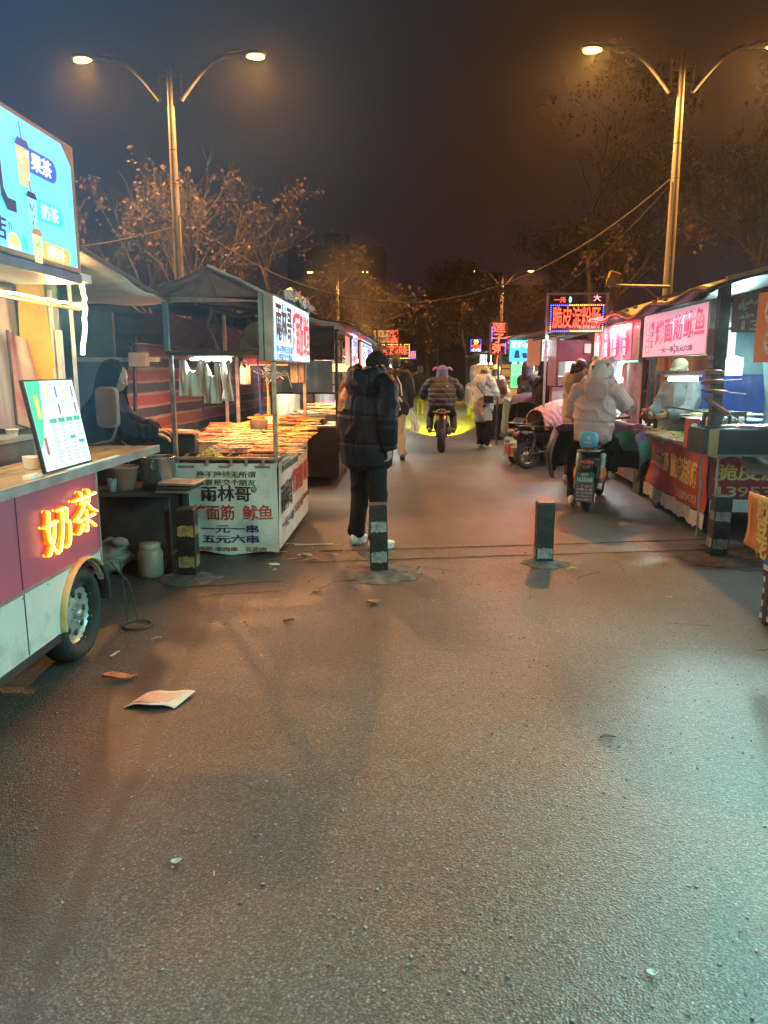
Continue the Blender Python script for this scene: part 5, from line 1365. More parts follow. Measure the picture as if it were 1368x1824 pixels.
heap((2.86, 8.75, 1.07), (.12, .10), .08, 120, .03, PALEF[2], 'lettuce_heap', 'heap of green leaves at the far end of the upper display board', 'vegetables')
m = MB(); m.bb(2.53, 2.63, 7.2, 7.3, .83, 1.10); o = tag(m.build('snack_box', pm('red_box', (0.45, 0.06, 0.05), .5, var=.3, scale=9)), 'red and white printed box at the near corner of the red banner counter', 'box')
m = MB(); m.ell((2.58, 7.195, 1.03), (.03, .003, .03), 14, 6); m.bb(2.54, 2.62, 7.194, 7.199, .86, .94); m.build('printed_patch', CUPM, o)
m = MB(); m.bb(2.7, 3.1, 7.3, 7.34, 1.02, 1.16); tag(m.build('spice_rack', SOOT), 'black spice rack standing between the dark post and the curtain', 'rack')
for i in range(5):
    m = MB(); m.lathe((2.74 + .075 * i, 7.27, 1.03), [(.001, 0), (.028, 0), (.028, .07), (.02, .085), (.001, .085)], 12); tag(m.build('spice_jar', random.choice([POT, CUPM, PLAST])), 'small spice jar in the black rack beside the dark post', 'jar', 'spice jars in the rack')
m = MB(); m.bb(2.88, 3.02, 9.1, 9.3, .83, .98); m.bb(2.9, 3.0, 9.05, 9.09, .83, .93); tag(m.build('green_grey_box', pm('box_greygreen', (.14, .2, .18), .5)), 'grey-green plastic box at the far end of the red banner counter', 'box')

# ================================================================ orange stall at the right edge, nearest to the viewer
t = thing('striped_side_stall', (2.8, 3.0, 0), 'stall in blue white and black striped sheet with orange food banner at right edge', 'food stall')
STR2 = stripe_mat('blue_black_stripes', [(0, (0.03, 0.02, 0.025)), (0.28, (0.60, 0.56, 0.5)), (0.5, (0.03, 0.12, 0.32)), (0.76, (0.60, 0.56, 0.5))], 0.155, 2, noise=0.03)
m = MB(); m.sheet(lambda u, v: (2.155 + .012 * math.sin(u * 23 + v * 5) + .01 * math.sin(v * 15), 0.6 + 4.02 * u, 0.02 + (.96 + .54 * min(1, max(0, (u - .84) / .06))) * v), 90, 24)
m.sheet(lambda u, v: (2.16 + 1.6 * u, 4.62 + .03 * math.sin(u * 17 + v * 5), 0.02 + 1.4 * v), 30, 14); m.build('striped_sheet', STR2, t)
ORG = pm('orange_print', (0.62, 0.19, 0.035), 0.45, var=0.12, scale=3, bump=.1)
m = MB(); m.sheet(lambda u, v: (2.125 + .012 * math.sin(v * 5) - .02 * (1 - v) * u, 4.44 + .40 * u, 0.42 + .37 * v + .03 * u * (1 - v)), 12, 8, ); ob = m.build('hanging_flag', ORG, t, solid=.004)
m = MB(); write(m, '奶', (2.10, 4.60, .72), (0, -1, 0), W, .15, .12, .03); write(m, '豆', (2.10, 4.59, .60), (0, -1, 0), W, .15, .12, .03); write(m, '花', (2.10, 4.58, .48), (0, -1, 0), W, .15, .12, .03); m.build('lettering', YEL, ob)
m = MB(); m.add([(2.107, 4.78, .45), (2.107, 4.795, .45), (2.107, 4.795, .77), (2.107, 4.78, .77)], [(3, 2, 1, 0)]); m.build('flag_border', YELD, ob)
# picture banner above, with round bowls printed on it
m = MB(); m.bb(2.13, 2.15, 4.2, 5.0, 1.595, 2.02); pb = m.build('picture_banner', ORG, t, bev=.002)
for i, (yy, zz) in enumerate(((4.78, 1.90), (4.76, 1.72), (4.45, 1.90), (4.42, 1.72))):
    m = MB(); m.ell((2.126, yy, zz), (.002, .10, .085), 24, 6); b_ = m.build('bowl_picture', pm('bowl_white', (.55, .55, .6), .4), pb)
    m = MB(); random.seed(i)
    for k in range(40):
        a = random.uniform(0, 6.28); qq = math.sqrt(random.random()); m.ell((2.123, yy + .075 * qq * math.cos(a), zz + .015 + .055 * qq * math.sin(a)), (.001, .012, .01), 7, 4)
    m.build('food_picture', [FOOD[1], PALEF[2], FOOD[2]][i % 3], b_)
posts(t, [(2.17, 4.56, 0, 2.15), (2.17, .6, 0, 2.15), (3.7, 4.56, 0, 2.5), (3.7, .6, 0, 2.5)], .025, DSTEEL)
m = MB(); m.bb(2.2, 3.7, .65, 4.5, .82, .86); m.build('counter_top', STEEL, t)
m = MB(); m.sheet(lambda u, v: (2.2 + 1.7 * u, .3 + 4.3 * v, 2.16 + .4 * u + .02 * math.sin(v * 20)), 10, 24); m.build('roof', TARPD, t, solid=.02)
m = MB(); m.sheet(lambda u, v: (3.75, .5 + 4.1 * u, .8 + 1.7 * v), 8, 4); m.build('back_sheet', BLT, t)
for y in (1.1, 2.4, 3.7):
    t2 = thing('tube_light', (2.5, y, 2.1), 'glowing tube under the roof of the striped stall at the right edge', 'light', 'tubes of the right edge stall')
    m = MB(); m.tube([(2.45, y - .5, 2.08), (2.45, y + .5, 2.08)], .016, 8); m.build('tube', TUBE, t2)
    m = MB(); m.bb(2.43, 2.47, y - .55, y + .55, 2.1, 2.12); m.build('holder', WHT, t2)
    lamp('edge_stall_tube', 'AREA', (2.42, y, 2.06), 21, (0.36, 1.0, 0.92), 0.06, (1.3, y, 0), sizey=1.0)

# ================================================================ stalls further along the right row
PKS = em('pink_red_lit', (0.95, 0.13, 0.22), 0.62, 0.25, 2.0); PKD = em('pink_oval', (0.62, 0.03, 0.09), 0.45); PKW = em('pink_white_print', (1.0, 0.55, 0.6), 0.7)
R2 = canopy_stall('pink_sign_stall', 'stall with glowing pink sign of four ovals beyond the red banner stall', 2.82, 3.9, 9.8, 12.3, -1, .85, (GREYP, DSTEEL, TARPD), 2.2, backsheet=PLAST)
m = MB(); m.bb(2.78, 2.95, 9.86, 12.3, 1.68, 2.18); sb = m.build('sign_box', pm('sign_end_grey', (0.36, 0.38, 0.38), .45), R2, bev=.004)
q = 2.775; m = MB()
ys = [10.2 + 2.1 * i / 40 for i in range(41)]
random.seed(6)
vs = []
for y in ys: vs += [(q + .008 * math.sin(y * 9), y, 1.69 + random.uniform(-.006, .006)), (q + .008 * math.sin(y * 9), y, 2.16 + random.uniform(-.012, .012))]
m.add(vs, [(2 * i + 1, 2 * i + 3, 2 * i + 2, 2 * i) for i in range(40)]); m.build('sign_face', PKS, sb)
for i, ch in enumerate(('烤香肠', '烤香筋', '豆腐串', '鱿鱼须')):
    yc = 12.0 - .5 * i
    m = MB(); m.ell((q - .012, yc, 1.90), (.004, .2, .19), 24, 6); m.build('sign_oval', PKD, sb)
    m = MB()
    for k, c in enumerate(ch): write(m, c, (q - .018, yc, 2.02 - .115 * k), (0, -1, 0), W, .17, .1, .014)
    m.build('lettering', PKW, sb)
m = MB(); m.sheet(lambda u, v: (2.84 + .03 * math.sin(u * 9), 9.9 + .9 * u, .85 + .8 * v), 14, 8); m.build('violet_film', pm('violet_film', (0.30, 0.26, 0.38), 0.2, var=.3, bump=.6, bscale=6), R2)
m = MB(); m.bb(2.86, 3.1, 10.9, 10.92, 1.45, 1.62); rsn = m.build('small_red_sign', em('small_red', (.6, .04, .06), .6), R2)
m = MB(); write(m, '烤肠', (2.98, 10.897, 1.535), (1, 0, 0), W, .2, .12, .02); m.build('lettering', PKW, rsn)
lamp('stall_lamp', 'AREA', (3.2, 11, 2.1), 24, (0.9, 0.9, 1.0), .6, (2.9, 11, 0), sizey=1.5)
# pile of dark fruit-like goods by the post
random.seed(44)
for i in range(26):
    m = MB(); m.ell((2.86 + random.uniform(-.06, .2), 9.62 + random.uniform(-.12, .12), .98 + random.uniform(-.1, .12)), [random.uniform(.03, .045)] * 3, 10, 7)
    tag(m.build('roasted_bun', random.choice([FOOD[1], SAUS, SOOT, FOOD[2]])), 'dark round roasted bun heaped between the red banner stall and pink sign stall', 'food', 'buns heaped between the stalls')
m = MB(); m.bb(2.78, 3.1, 9.48, 9.78, .0, .86); tag(m.build('crate_stand', SOOT, bev=.01), 'sooty stand carrying a heap of dark round buns', 'stand')
# LED sign on the next stall
R3 = canopy_stall('led_roof_stall', 'stall carrying the big red scrolling LED sign with blue bulb border on its roof', 2.15, 3.6, 12.6, 14.6, -1, .85, (GREYP, pm('crimson_post', (.35, .04, .08), .4), TARPD), 2.0, backsheet=PLAST)
led_board(R3, 11.5, 1.91, 2.71, 2.09, 2.50, [('脆皮淀粉肠', .06, .94, .16, .90, LEDR, .006)], [LEDB, LEDY, em('led_amber', (1, .35, .08), 2.5), LEDB], .0095)
m = MB(); m.bb(1.87, 1.90, 11.52, 11.56, 1.0, 2.66); m.bb(1.9, 2.74, 11.52, 11.55, 2.63, 2.66); m.bb(2.74, 2.77, 11.52, 11.56, 2.0, 2.66); m.build('sign_frame', pm('pale_mauve_steel', (.5, .42, .5), .4, .4), R3)
m = MB(); m.bb(1.92, 2.3, 11.54, 11.56, 2.51, 2.62); sb = m.build('scroll_strip', LBK, R3)
m = MB(); write(m, '一元', (2.06, 11.53, 2.56), (1, 0, 0), W, .17, .07, .01); m.build('lettering', LEDR, sb)
m = MB(); write(m, '大', (2.60, 11.53, 2.585), (1, 0, 0), W, .11, .09, .02); m.build('lettering', em('lit_rose2', (1, .5, .6), .9), sb)
m = MB(); m.ell((2.21, 11.525, 2.56), (.018, .01, .045), 10, 8); m.ell((1.89, 11.5, 2.02), (.025, .02, .035), 10, 8); m.build('green_lamp', em('led_green', (.15, .9, .5), 2.5), R3)
m = MB(); m.bb(2.14, 2.62, 11.9, 12.5, 1.68, 2.0); m.bb(2.1, 2.14, 11.85, 12.6, 1.3, 2.03); m.build('shutter_box', pm('crimson_box', (.22, .03, .06), .4, var=.2), R3)
m = MB(); m.bb(2.52, 2.62, 11.86, 11.89, 1.80, 1.94); m.build('notice_sheet', CUPM, R3)
lamp('red_sign_glow', 'AREA', (2.31, 11.42, 2.3), 14, (1, .08, .08), .8, (2.2, 9.0, .5), sizey=.4)
s = sign_front(R3, 12.95, 2.04, 2.42, 1.68, 2.06, em('lightbox_white2', (.7, .95, 1.0), 1.0, .05), GREYP, [('烤面筋鱿鱼', .05, .95, .60, .92, ER, .02), ('五元六串', .05, .95, .30, .55, ER, .02), ('脆皮肠', .08, .9, .05, .28, EK, .02)])
lamp('white_sign_glow', 'AREA', (2.23, 12.9, 1.87), 3, (.8, .95, 1), .35, (2.0, 9, .5), sizey=.35)
m = MB(); m.bb(1.82, 2.03, 13.0, 13.05, 1.62, 2.06); m.build('orange_board', em('dim_orange', (.55, .2, .1), .35, .3), R3)
m = MB(); m.bb(2.2, 2.5, 12.7, 12.9, .86, 1.45); m.build('white_machine', WHT, R3, bev=.01)
lamp('stall_lamp', 'AREA', (2.7, 13.4, 1.95), 28, (.9, 1.0, .95), .6, (2.4, 13.3, 0), sizey=1.2)
R4 = canopy_stall('drinks_stall', 'drinks stall with blue lit sign above a green one', 2.0, 3.4, 15.6, 19.0, -1, .9, (GREYP, DSTEEL, TARPD), 2.15, backsheet=PLAST)
s = sign_front(R4, 15.5, 1.80, 2.27, 1.70, 2.15, em('lightbox_sky', (.06, .55, .95), 1.0, .35, 3), GREYP, [('酸梅汤', .1, .9, .62, .92, LW, .02)])
m = MB(); m.prism([(1.90, 15.49, 1.78), (2.02, 15.49, 1.78), (2.0, 15.49, 1.93), (1.93, 15.49, 1.93)], (0, .004, 0)); m.prism([(2.08, 15.49, 1.78), (2.16, 15.49, 1.78), (2.18, 15.49, 1.88), (2.06, 15.49, 1.88)], (0, .004, 0)); m.build('cup_picture', em('ink_deepblue', (.01, .04, .2), .4), s)
s = sign_front(R4, 15.5, 1.84, 2.27, 1.18, 1.68, em('lightbox_green', (.15, .9, .25), .9, .5, 4), GREYP, [('绿豆汤', .1, .5, .1, .5, em('lit_darkgreen', (.02, .3, .08), .6), .01)])
lamp('green_sign_glow', 'AREA', (2.05, 15.4, 1.6), 4, (.3, 1, .7), .4, (1.6, 13, 0), sizey=.8)
lamp('stall_lamp', 'AREA', (2.6, 17, 2.1), 32, (1, .9, .75), .6, (2.4, 17, 0), sizey=2)
# lotus seed porridge LED sign on its own mast
t = thing('porridge_sign', (1.63, 15.9, 0), 'tall upright red LED sign with three characters on a thin mast', 'sign')
LRF = em('led_red_soft', (1, .10, .06), 2)
led_board(t, 15.9, 1.45, 1.81, 1.85, 2.52, [('莲', .12, .88, .68, .96, LRF, .012), ('子', .12, .88, .37, .65, LRF, .012), ('粥', .12, .88, .06, .34, LRF, .012)], None)
m = MB(); m.bb(1.455, 1.475, 15.885, 15.899, 1.86, 2.51); m.bb(1.785, 1.805, 15.885, 15.899, 1.86, 2.51); m.bb(1.476, 1.784, 15.885, 15.899, 2.49, 2.51); m.bb(1.476, 1.784, 15.885, 15.899, 1.86, 1.88); m.build('sign_frame', pm('copper_edge', (.4, .18, .1), .35, .5), t)
m = MB(); m.bb(1.485, 1.497, 15.88, 15.89, 2.12, 2.42); m.bb(1.765, 1.777, 15.88, 15.89, 1.88, 2.1); m.build('blue_strip', LEDB, t)
m = MB(); m.tube([(1.65, 16.0, 0), (1.65, 16.0, 2.72)], .02, 8); m.build('mast', DSTEEL, t)
m = MB(); m.tube([(1.62, 15.88, 1.84), (1.60, 15.88, 1.7), (1.62, 15.88, 1.6)], .008, 5); m.build('red_lead', LEDR, t)
lamp('porridge_sign_glow', 'AREA', (1.63, 15.8, 2.2), 4, (1, .12, .1), .35, (1.5, 13, 0), sizey=.6)
# farther stalls and a parked van
R5 = canopy_stall('small_led_stall', 'far right stall with a small multicoloured LED sign and white lit card', 2.3, 3.6, 26, 30, -1, .85, (GREYP, DSTEEL, TARPD), 2.1, backsheet=PLAST)
led_board(R5, 25.9, 1.72, 2.09, 2.14, 2.56, [('炒', .3, .75, .58, .95, LEDY, .02), ('饭面', .1, .95, .28, .55, LEDR, .02), ('小吃', .1, .95, .05, .26, em('led_violet', (.5, .4, 1), 4), .02)], LEDB, .011)
m = MB(); m.bb(2.06, 2.22, 25.95, 25.99, 1.68, 2.05); m.build('lit_card', em('card_white', (1, .85, .85), 1.2), R5)
m = MB(); m.bb(1.88, 1.92, 26, 26.04, 0, 2.56); m.build('mast', DSTEEL, R5)
lamp('stall_lamp', 'AREA', (2.7, 27.5, 2.0), 26, (.9, 1, 1), .6, (2.4, 27.5, 0), sizey=2)
R6 = canopy_stall('last_right_stall', 'last dark stall of the right row under the lit tree', 2.4, 3.8, 32, 37, -1, .85, (GREYP, DSTEEL, TARPD), 2.1, backsheet=PLAST)
for xx, yy in ((2.35, 13.6), (2.2, 16.6), (2.25, 18.2), (2.5, 26.8), (2.5, 28.6), (2.6, 33.5)):
    m = MB(); m.ell((xx, yy, 1.75), (.05, .05, .06), 12, 8); m.tube([(xx, yy, 1.8), (xx, yy, 2.1)], .006, 5)
    tag(m.build('bare_bulb', em('bulb_white', (.9, 1.0, .92), 7)), 'bare white bulb hanging over a counter of the far right stalls', 'bulb', 'bulbs over the far right counters')
t = thing('parked_van', (2.2, 23.6, 0), 'back corner of a small white van parked behind the woman in the pale coat', 'van')
VANW = pm('van_white', (.55, .55, .53), .3, var=.06, scale=2, bump=.02, dirt=.2)
m = MB(); m.loft([(2.35, 23.0, .72), (2.35, 23.05, .72), (2.35, 26.2, .72), (2.35, 26.3, .70)], [(.70, .36), (.76, .42), (.76, .42), (.70, .38)], 24, power=.35); m.build('body', VANW, t)
m = MB(); m.loft([(2.35, 23.25, 1.30), (2.35, 23.5, 1.42), (2.35, 25.2, 1.42), (2.35, 25.9, 1.2)], [(.62, .18), (.68, .3), (.68, .3), (.6, .1)], 24, power=.35); m.build('cab', VANW, t)
m = MB(); m.prism([(1.9, 23.18, 1.2), (2.8, 23.18, 1.2), (2.75, 23.33, 1.6), (1.95, 23.33, 1.6)], (0, -.02, 0)); m.build('rear_window', pm('van_glass', (.02, .025, .03), .1), t)
for x in (1.66, 3.02):
    m = MB(); m.ell((x, 23.03, .88), (.05, .05, .13), 12, 8); m.build('tail_light', pm('tail_red', (.35, .02, .02), .25), t)
for x in (1.72, 2.98):
    for y in (23.6, 25.7): wheel(t, (x, y, .27), .27, .17, (1, 0, 0), 6, sx=(-1 if x < 2 else 1))
m = MB(); m.bb(1.65, 3.05, 22.95, 23.02, .38, .48); m.build('bumper', DKT, t)
# ================================================================ people
def evald(o, mods, mats=None):
    """bake modifiers into the mesh so a figure is one continuous surface"""
    dg = bpy.context.evaluated_depsgraph_get()
    me = bpy.data.meshes.new_from_object(o.evaluated_get(dg))
    o.modifiers.clear()
    old = o.data; o.data = me; bpy.data.meshes.remove(old)
    me.polygons.foreach_set('use_smooth', [True] * len(me.polygons))
    return o
from mathutils import noise as mnoise
def drape(o, fold, seams=(), vseam=None, spacing=None, sd=.014, seed=0.0):
    """folds and stitched seams worked into a garment, along its own normals"""
    me = o.data; ns = [v.normal.copy() for v in me.vertices]
    for v, n in zip(me.vertices, ns):
        p = v.co; d = 0.0
        if fold:
            q = V((p.x * 5.5 + seed, p.y * 5.5, p.z * 3.6))
            w = V((mnoise.noise(q * .7), mnoise.noise(q * .7 + V((9, 3, 1))), mnoise.noise(q * .7 + V((2, 7, 5))))) * .9
            r = 1 - abs(mnoise.noise(q + w)) * 2
            d += fold * (max(0, r) ** 2.2 - .35)
        for z0 in seams: d -= sd * math.exp(-((p.z - z0 + .03 * p.x) / .013) ** 2)
        if spacing:
            f = (p.z / spacing) % 1; d += sd * ((math.sin(math.pi * f)) ** .5 - .7)
        if vseam is not None and p.y < 0: d -= sd * .8 * math.exp(-((p.x - vseam) / .010) ** 2)
        v.co = p + n * d
    me.update()
def fuse(mb, name, mat, parent, vox, smooth=3, disp=0.0, dsize=0.12, dstretch=None):
    o = mb.build(name, mat, parent)
    r = o.modifiers.new('fuse', 'REMESH'); r.mode = 'VOXEL'; r.voxel_size = vox; r.use_smooth_shade = True
    if smooth:
        s = o.modifiers.new('soft', 'SMOOTH'); s.factor = 0.5; s.iterations = smooth
    if disp:
        key = 'folds_%d' % int(dsize * 1000)
        tx = bpy.data.textures.get(key) or bpy.data.textures.new(key, 'CLOUDS')
        tx.noise_scale = dsize; tx.noise_depth = 2
        d = o.modifiers.new('folds', 'DISPLACE'); d.texture = tx; d.strength = disp; d.mid_level = 0.5; d.texture_coords = 'LOCAL'
    return evald(o, None)
SKIN = pm('skin', (0.50, 0.29, 0.20), 0.5, var=0.1, scale=12, bump=0.05)
HAIR = pm('black_hair', (0.012, 0.010, 0.010), 0.42, var=0.4, scale=40, stretch=(6, 6, .5), bump=0.5, bscale=90)
SHOEW = pm('white_shoe', (0.62, 0.60, 0.57), 0.45, var=.08, dirt=.2); SHOEK = pm('black_shoe', (0.02, 0.02, 0.02), 0.4)
EYE = pm('eye_dark', (0.02, 0.015, 0.012), 0.15)
def cloth(name, c, rough=.75, var=.08, scale=5, bump=.25, bscale=55, **k): return pm(name, c, rough, var=var, scale=scale, bump=bump, bscale=bscale, sheen=k.pop('sheen', .0), bdist=.02, spec=.22, **k)
def limb(m, pts, rs, n=12): m.loft(pts, rs, n, ref=(1, 0.2, 0.1), dome=.7)
def bez(a, b, c, n=5):
    a, b, c = V(a), V(b), V(c); out = []
    for i in range(n + 1):
        t = i / n; out.append(a * (1 - t) ** 2 + b * 2 * t * (1 - t) + c * t * t)
    return out
def hand(m, wrist, fwd, palm_n, s=1.0, curl=0.6, side=1):
    """palm with four unequal bent fingers and a thumb from the side"""
    f = V(fwd).normalized(); n = V(palm_n); n = (n - f * n.dot(f)).normalized(); x = f.cross(n) * side
    w = V(wrist)
    m.loft([w - f * .02 * s, w + f * .02 * s, w + f * .055 * s, w + f * .088 * s], [(.024 * s, .017 * s), (.033 * s, .016 * s), (.041 * s, .015 * s), (.038 * s, .012 * s)], 12, ref=x, dome=.4)
    for i, (o, L) in enumerate(((-.030, .072), (-.010, .082), (.010, .077), (.029, .060))):
        p = w + f * .085 * s + x * o * s; d = f.copy(); pts = [p - f * .02 * s]
        a = curl * (0.9 + .12 * i)
        for seg in (.42, .32, .26):
            rot = Matrix.Rotation(-a * .62, 3, f.cross(n))
            pts.append(p.copy()); 
            d = (d * math.cos(a * .8) + n * math.sin(a * .8)).normalized() if seg != .42 else (d * math.cos(a * .5) + n * math.sin(a * .5)).normalized()
            nn = (n * math.cos(a * .8) - d * 0).normalized()
            p = p + d * L * seg * s
            n_ = d.cross(x); 
            if n_.length > .1: 
                n2 = (n - d * n.dot(d)); 
        pts.append(p)
        m.tube(pts, [.0095 * s, .0095 * s, .009 * s, .0083 * s, .007 * s], 8, dome=.7)
    p = w + f * .02 * s - x * .03 * s
    q = p + (f * .5 - x * .75 + n * .3).normalized() * .042 * s; r = q + (f * .85 - x * .2 + n * .45).normalized() * .034 * s; e = r + (f * .8 + x * .2 + n * .5).normalized() * .024 * s
    m.tube([p, q, r, e], [.0135 * s, .0115 * s, .0098 * s, .008 * s], 8, dome=.7)
def head_mesh(m, H, s=1.0):
    """H: matrix of the head (origin at skull centre, +y face, +z up)"""
    mm = MB()
    mm.ell((0, -.012, .022), (.074 * s, .092 * s, .092 * s), 18, 12)
    mm.ell((0, .022, -.045), (.056 * s, .060 * s, .075 * s), 16, 10)
    mm.ell((0, .045, -.092), (.026 * s, .022 * s, .02 * s), 10, 8)
    mm.loft([(0, .074 * s, .012 * s), (0, .088 * s, -.012 * s), (0, .096 * s, -.03 * s), (0, .08 * s, -.042 * s)], [(.009 * s, .01 * s), (.012 * s, .011 * s), (.017 * s, .012 * s), (.012 * s, .008 * s)], 10, dome=.5)
    for sx in (-1, 1):
        mm.ell((sx * .045 * s, .062 * s, -.022 * s), (.022 * s, .018 * s, .018 * s), 10, 8)
        mm.ell((sx * .074 * s, -.012 * s, -.012 * s), (.010 * s, .020 * s, .034 * s), 10, 8, rot=(0, 0, sx * -.35))
    mm.ell((0, .074 * s, -.064 * s), (.022 * s, .012 * s, .006 * s), 10, 6); mm.ell((0, .072 * s, -.075 * s), (.019 * s, .012 * s, .007 * s), 10, 6)
    mm.ell((0, .070 * s, .028 * s), (.05 * s, .014 * s, .012 * s), 12, 6)
    o = len(m.v); m.v += [tuple(H @ V(p)) for p in mm.v]
    for f, sm in zip(mm.f, mm.s): m.f.append([i + o for i in f]); m.s.append(sm); m.m.append(0)
def xf(mm, H): mm.v = [tuple(H @ V(p)) for p in mm.v]; return mm
DEF = dict(pel=(0, 0, .93), chest=(0, .01, 1.27), neck=(0, 0, 1.47), head=(0, .03, 1.62), hrot=(0, 0, 0),
           shL=(-.19, 0, 1.41), elL=(-.25, -.03, 1.13), wrL=(-.24, .06, .90), shR=(.19, 0, 1.41), elR=(.25, -.03, 1.13), wrR=(.24, .06, .90),
           hipL=(-.09, 0, .92), knL=(-.10, .02, .50), anL=(-.10, -.02, .085), hipR=(.09, 0, .92), knR=(.10, .02, .50), anR=(.10, -.02, .085),
           ftL=0.0, ftR=0.0)
def person(label, loc, rz=0, s=1.0, pose=None, jacket=None, jl=.78, puff=0.0, trousers=None, shoes=SHOEW, tw=1.0, jw=1.0, vox=.013, quilts=(), hood=False, hair='short', hairmat=None,
           hem=1.0, hands=True, curl=.7, fold=.02, seams=None, collar=True, hat=None, sl=1.0, bodymat=None, cat='person', hfL=None, hfR=None, legs=True, zseams=(), vseam=None, spacing=None, sd=.014):
    P = dict(DEF); P.update(pose or {})
    P = {k: (V(v) if isinstance(v, tuple) else v) for k, v in P.items()}
    HM = Matrix.Translation(P['head']) @ Euler(P['hrot'] if isinstance(P['hrot'], (tuple, list)) else tuple(P['hrot'])).to_matrix().to_4x4()
    # --- the body: one skinned surface
    m = MB()
    head_mesh(m, HM)
    m.loft([P['neck'] - V((0, .0, .06)), P['neck'].lerp(P['head'], .35), P['head'] - V((0, .02, .03))], [(.065, .06), (.052, .055), (.05, .055)], 14, dome=.3)
    m.loft([P['pel'] - V((0, 0, .06)), P['pel'], P['pel'].lerp(P['chest'], .5), P['chest'], P['chest'].lerp(P['neck'], .75), P['neck']], [(.13, .09), (.15, .10), (.13, .09), (.155, .10), (.13, .075), (.06, .055)], 18, dome=.4)
    for a in 'LR':
        sh, el, wr = P['sh' + a], P['el' + a], P['wr' + a]
        limb(m, [P['chest'].lerp(sh, .6) + V((0, 0, .06)), sh, sh.lerp(el, .5), el, el.lerp(wr, .4), wr], [.05, .05, .044, .037, .036, .024], 12)
        hp, kn, an = P['hip' + a], P['kn' + a], P['an' + a]
        limb(m, [hp, hp.lerp(kn, .4), kn, kn.lerp(an, .35), an], [.085, .075, .053, .052, .036], 12)
        an0 = P['an' + a]; ang = P['ft' + a]; fd = V((-math.sin(ang), math.cos(ang), 0))
        m.loft([an0 - fd * .05 - V((0, 0, .045)), an0 + fd * .03 - V((0, 0, .04)), an0 + fd * .16 - V((0, 0, .06))], [(.03, .03), (.04, .035), (.035, .02)], 10, ref=(1, 0, 0), dome=.5)
        if hands:
            hf = (hfL if a == 'L' else hfR)
            fw = V(hf[0]) if hf else (wr - el).normalized(); pn = V(hf[1]) if hf else V((1 if a == 'L' else -1, .3, 0))
            hand(m, wr, fw, pn, 1.0, curl, 1 if a == 'L' else -1)
    root = fuse(m, 'person', bodymat or SKIN, None, vox, 2)
    # fuse() built it as a top-level mesh centred on itself: put its origin back under the feet
    off = root.location.copy(); root.data.transform(Matrix.Translation(off)); root.location = (0, 0, 0)
    tag(root, label, cat)
    m = MB()
    for sx in (-1, 1): m.ell((sx * .031, .0755, -.004), (.012, .008, .0065), 10, 6)
    xf(m, HM); m.build('eyes', EYE, root)
    # --- trousers
    if trousers:
        m = MB()
        m.loft([P['pel'] + V((0, 0, .06)), P['pel'], P['pel'] - V((0, 0, .09))], [(.165 * tw, .125 * tw), (.175 * tw, .13 * tw), (.16 * tw, .12 * tw)], 18, dome=.3)
        for a in 'LR':
            hp, kn, an = P['hip' + a], P['kn' + a], P['an' + a]
            limb(m, [hp, hp.lerp(kn, .35), kn, kn.lerp(an, .5), an + (kn - an).normalized() * .02], [.105 * tw, .098 * tw, .078 * tw, .074 * tw, .070 * tw], 14)
        drape(fuse(m, 'trousers', trousers, root, vox, 2), fold * .8, seed=3.3)
    # --- shoes
    if shoes:
        for a in 'LR':
            an = P['an' + a]; ang = P['ft' + a]; fd = V((-math.sin(ang), math.cos(ang), 0)); z = V((0, 0, 1)); g = an.z - .085
            b = V((an.x, an.y, g))
            m = MB()
            m.loft([b - fd * .075 + z * .05, b - fd * .03 + z * .062, b + fd * .04 + z * .055, b + fd * .12 + z * .042, b + fd * .185 + z * .034, b + fd * .205 + z * .03], [(.030, .045), (.040, .06), (.043, .05), (.048, .036), (.04, .027), (.02, .018)], 14, ref=(fd.y, -fd.x, 0), dome=.5)
            m.loft([an + z * .03, b + z * .05], [.045, .05], 12)
            so = fuse(m, 'shoe', shoes, root, .009, 1)
            m = MB()
            out = []
            for i in range(24):
                t_ = 2 * math.pi * i / 24; u = math.cos(t_); w = math.sin(t_)
                L = .15 if u > 0 else .09
                out.append(b + fd * (.06 + u * L) + V((fd.y, -fd.x, 0)) * w * (.046 if u > -.2 else .04) + z * .001)
            m.prism(out, (0, 0, .026)); m.build('sole', pm('pale_sole', (.55, .53, .5), .6) if shoes is not SHOEK else SHOEK, so)
    # --- jacket
    if jacket:
        m = MB()
        pel, ch, nk = P['pel'], P['chest'], P['neck']
        up = (ch - pel).normalized(); bot = ch - up * (ch.z - (nk.z - jl)) / max(up.z, .3)
        N = 22; cs = []; rs = []
        for i in range(N + 1):
            u = i / N
            c = bot.lerp(ch, u / .62) if u < .62 else ch.lerp(nk + V((0, 0, .0)), (u - .62) / .38)
            wx = [.205 * hem, .215, .225, .228, .222, .175, .10]; wy = [.135 * hem, .155, .165, .168, .155, .125, .095]
            k = u * 6; i0 = min(5, int(k)); f = k - i0
            rx = wx[i0] * (1 - f) + wx[i0 + 1] * f; ry = wy[i0] * (1 - f) + wy[i0 + 1] * f
            q = 1.0
            if puff:
                q += puff * (abs(math.sin(u * math.pi * (seams or 6))) ** .6 - .6)
            cs.append(c); rs.append((rx * jw * q, ry * jw * q))
        m.loft(cs, rs, 24, dome=.25)
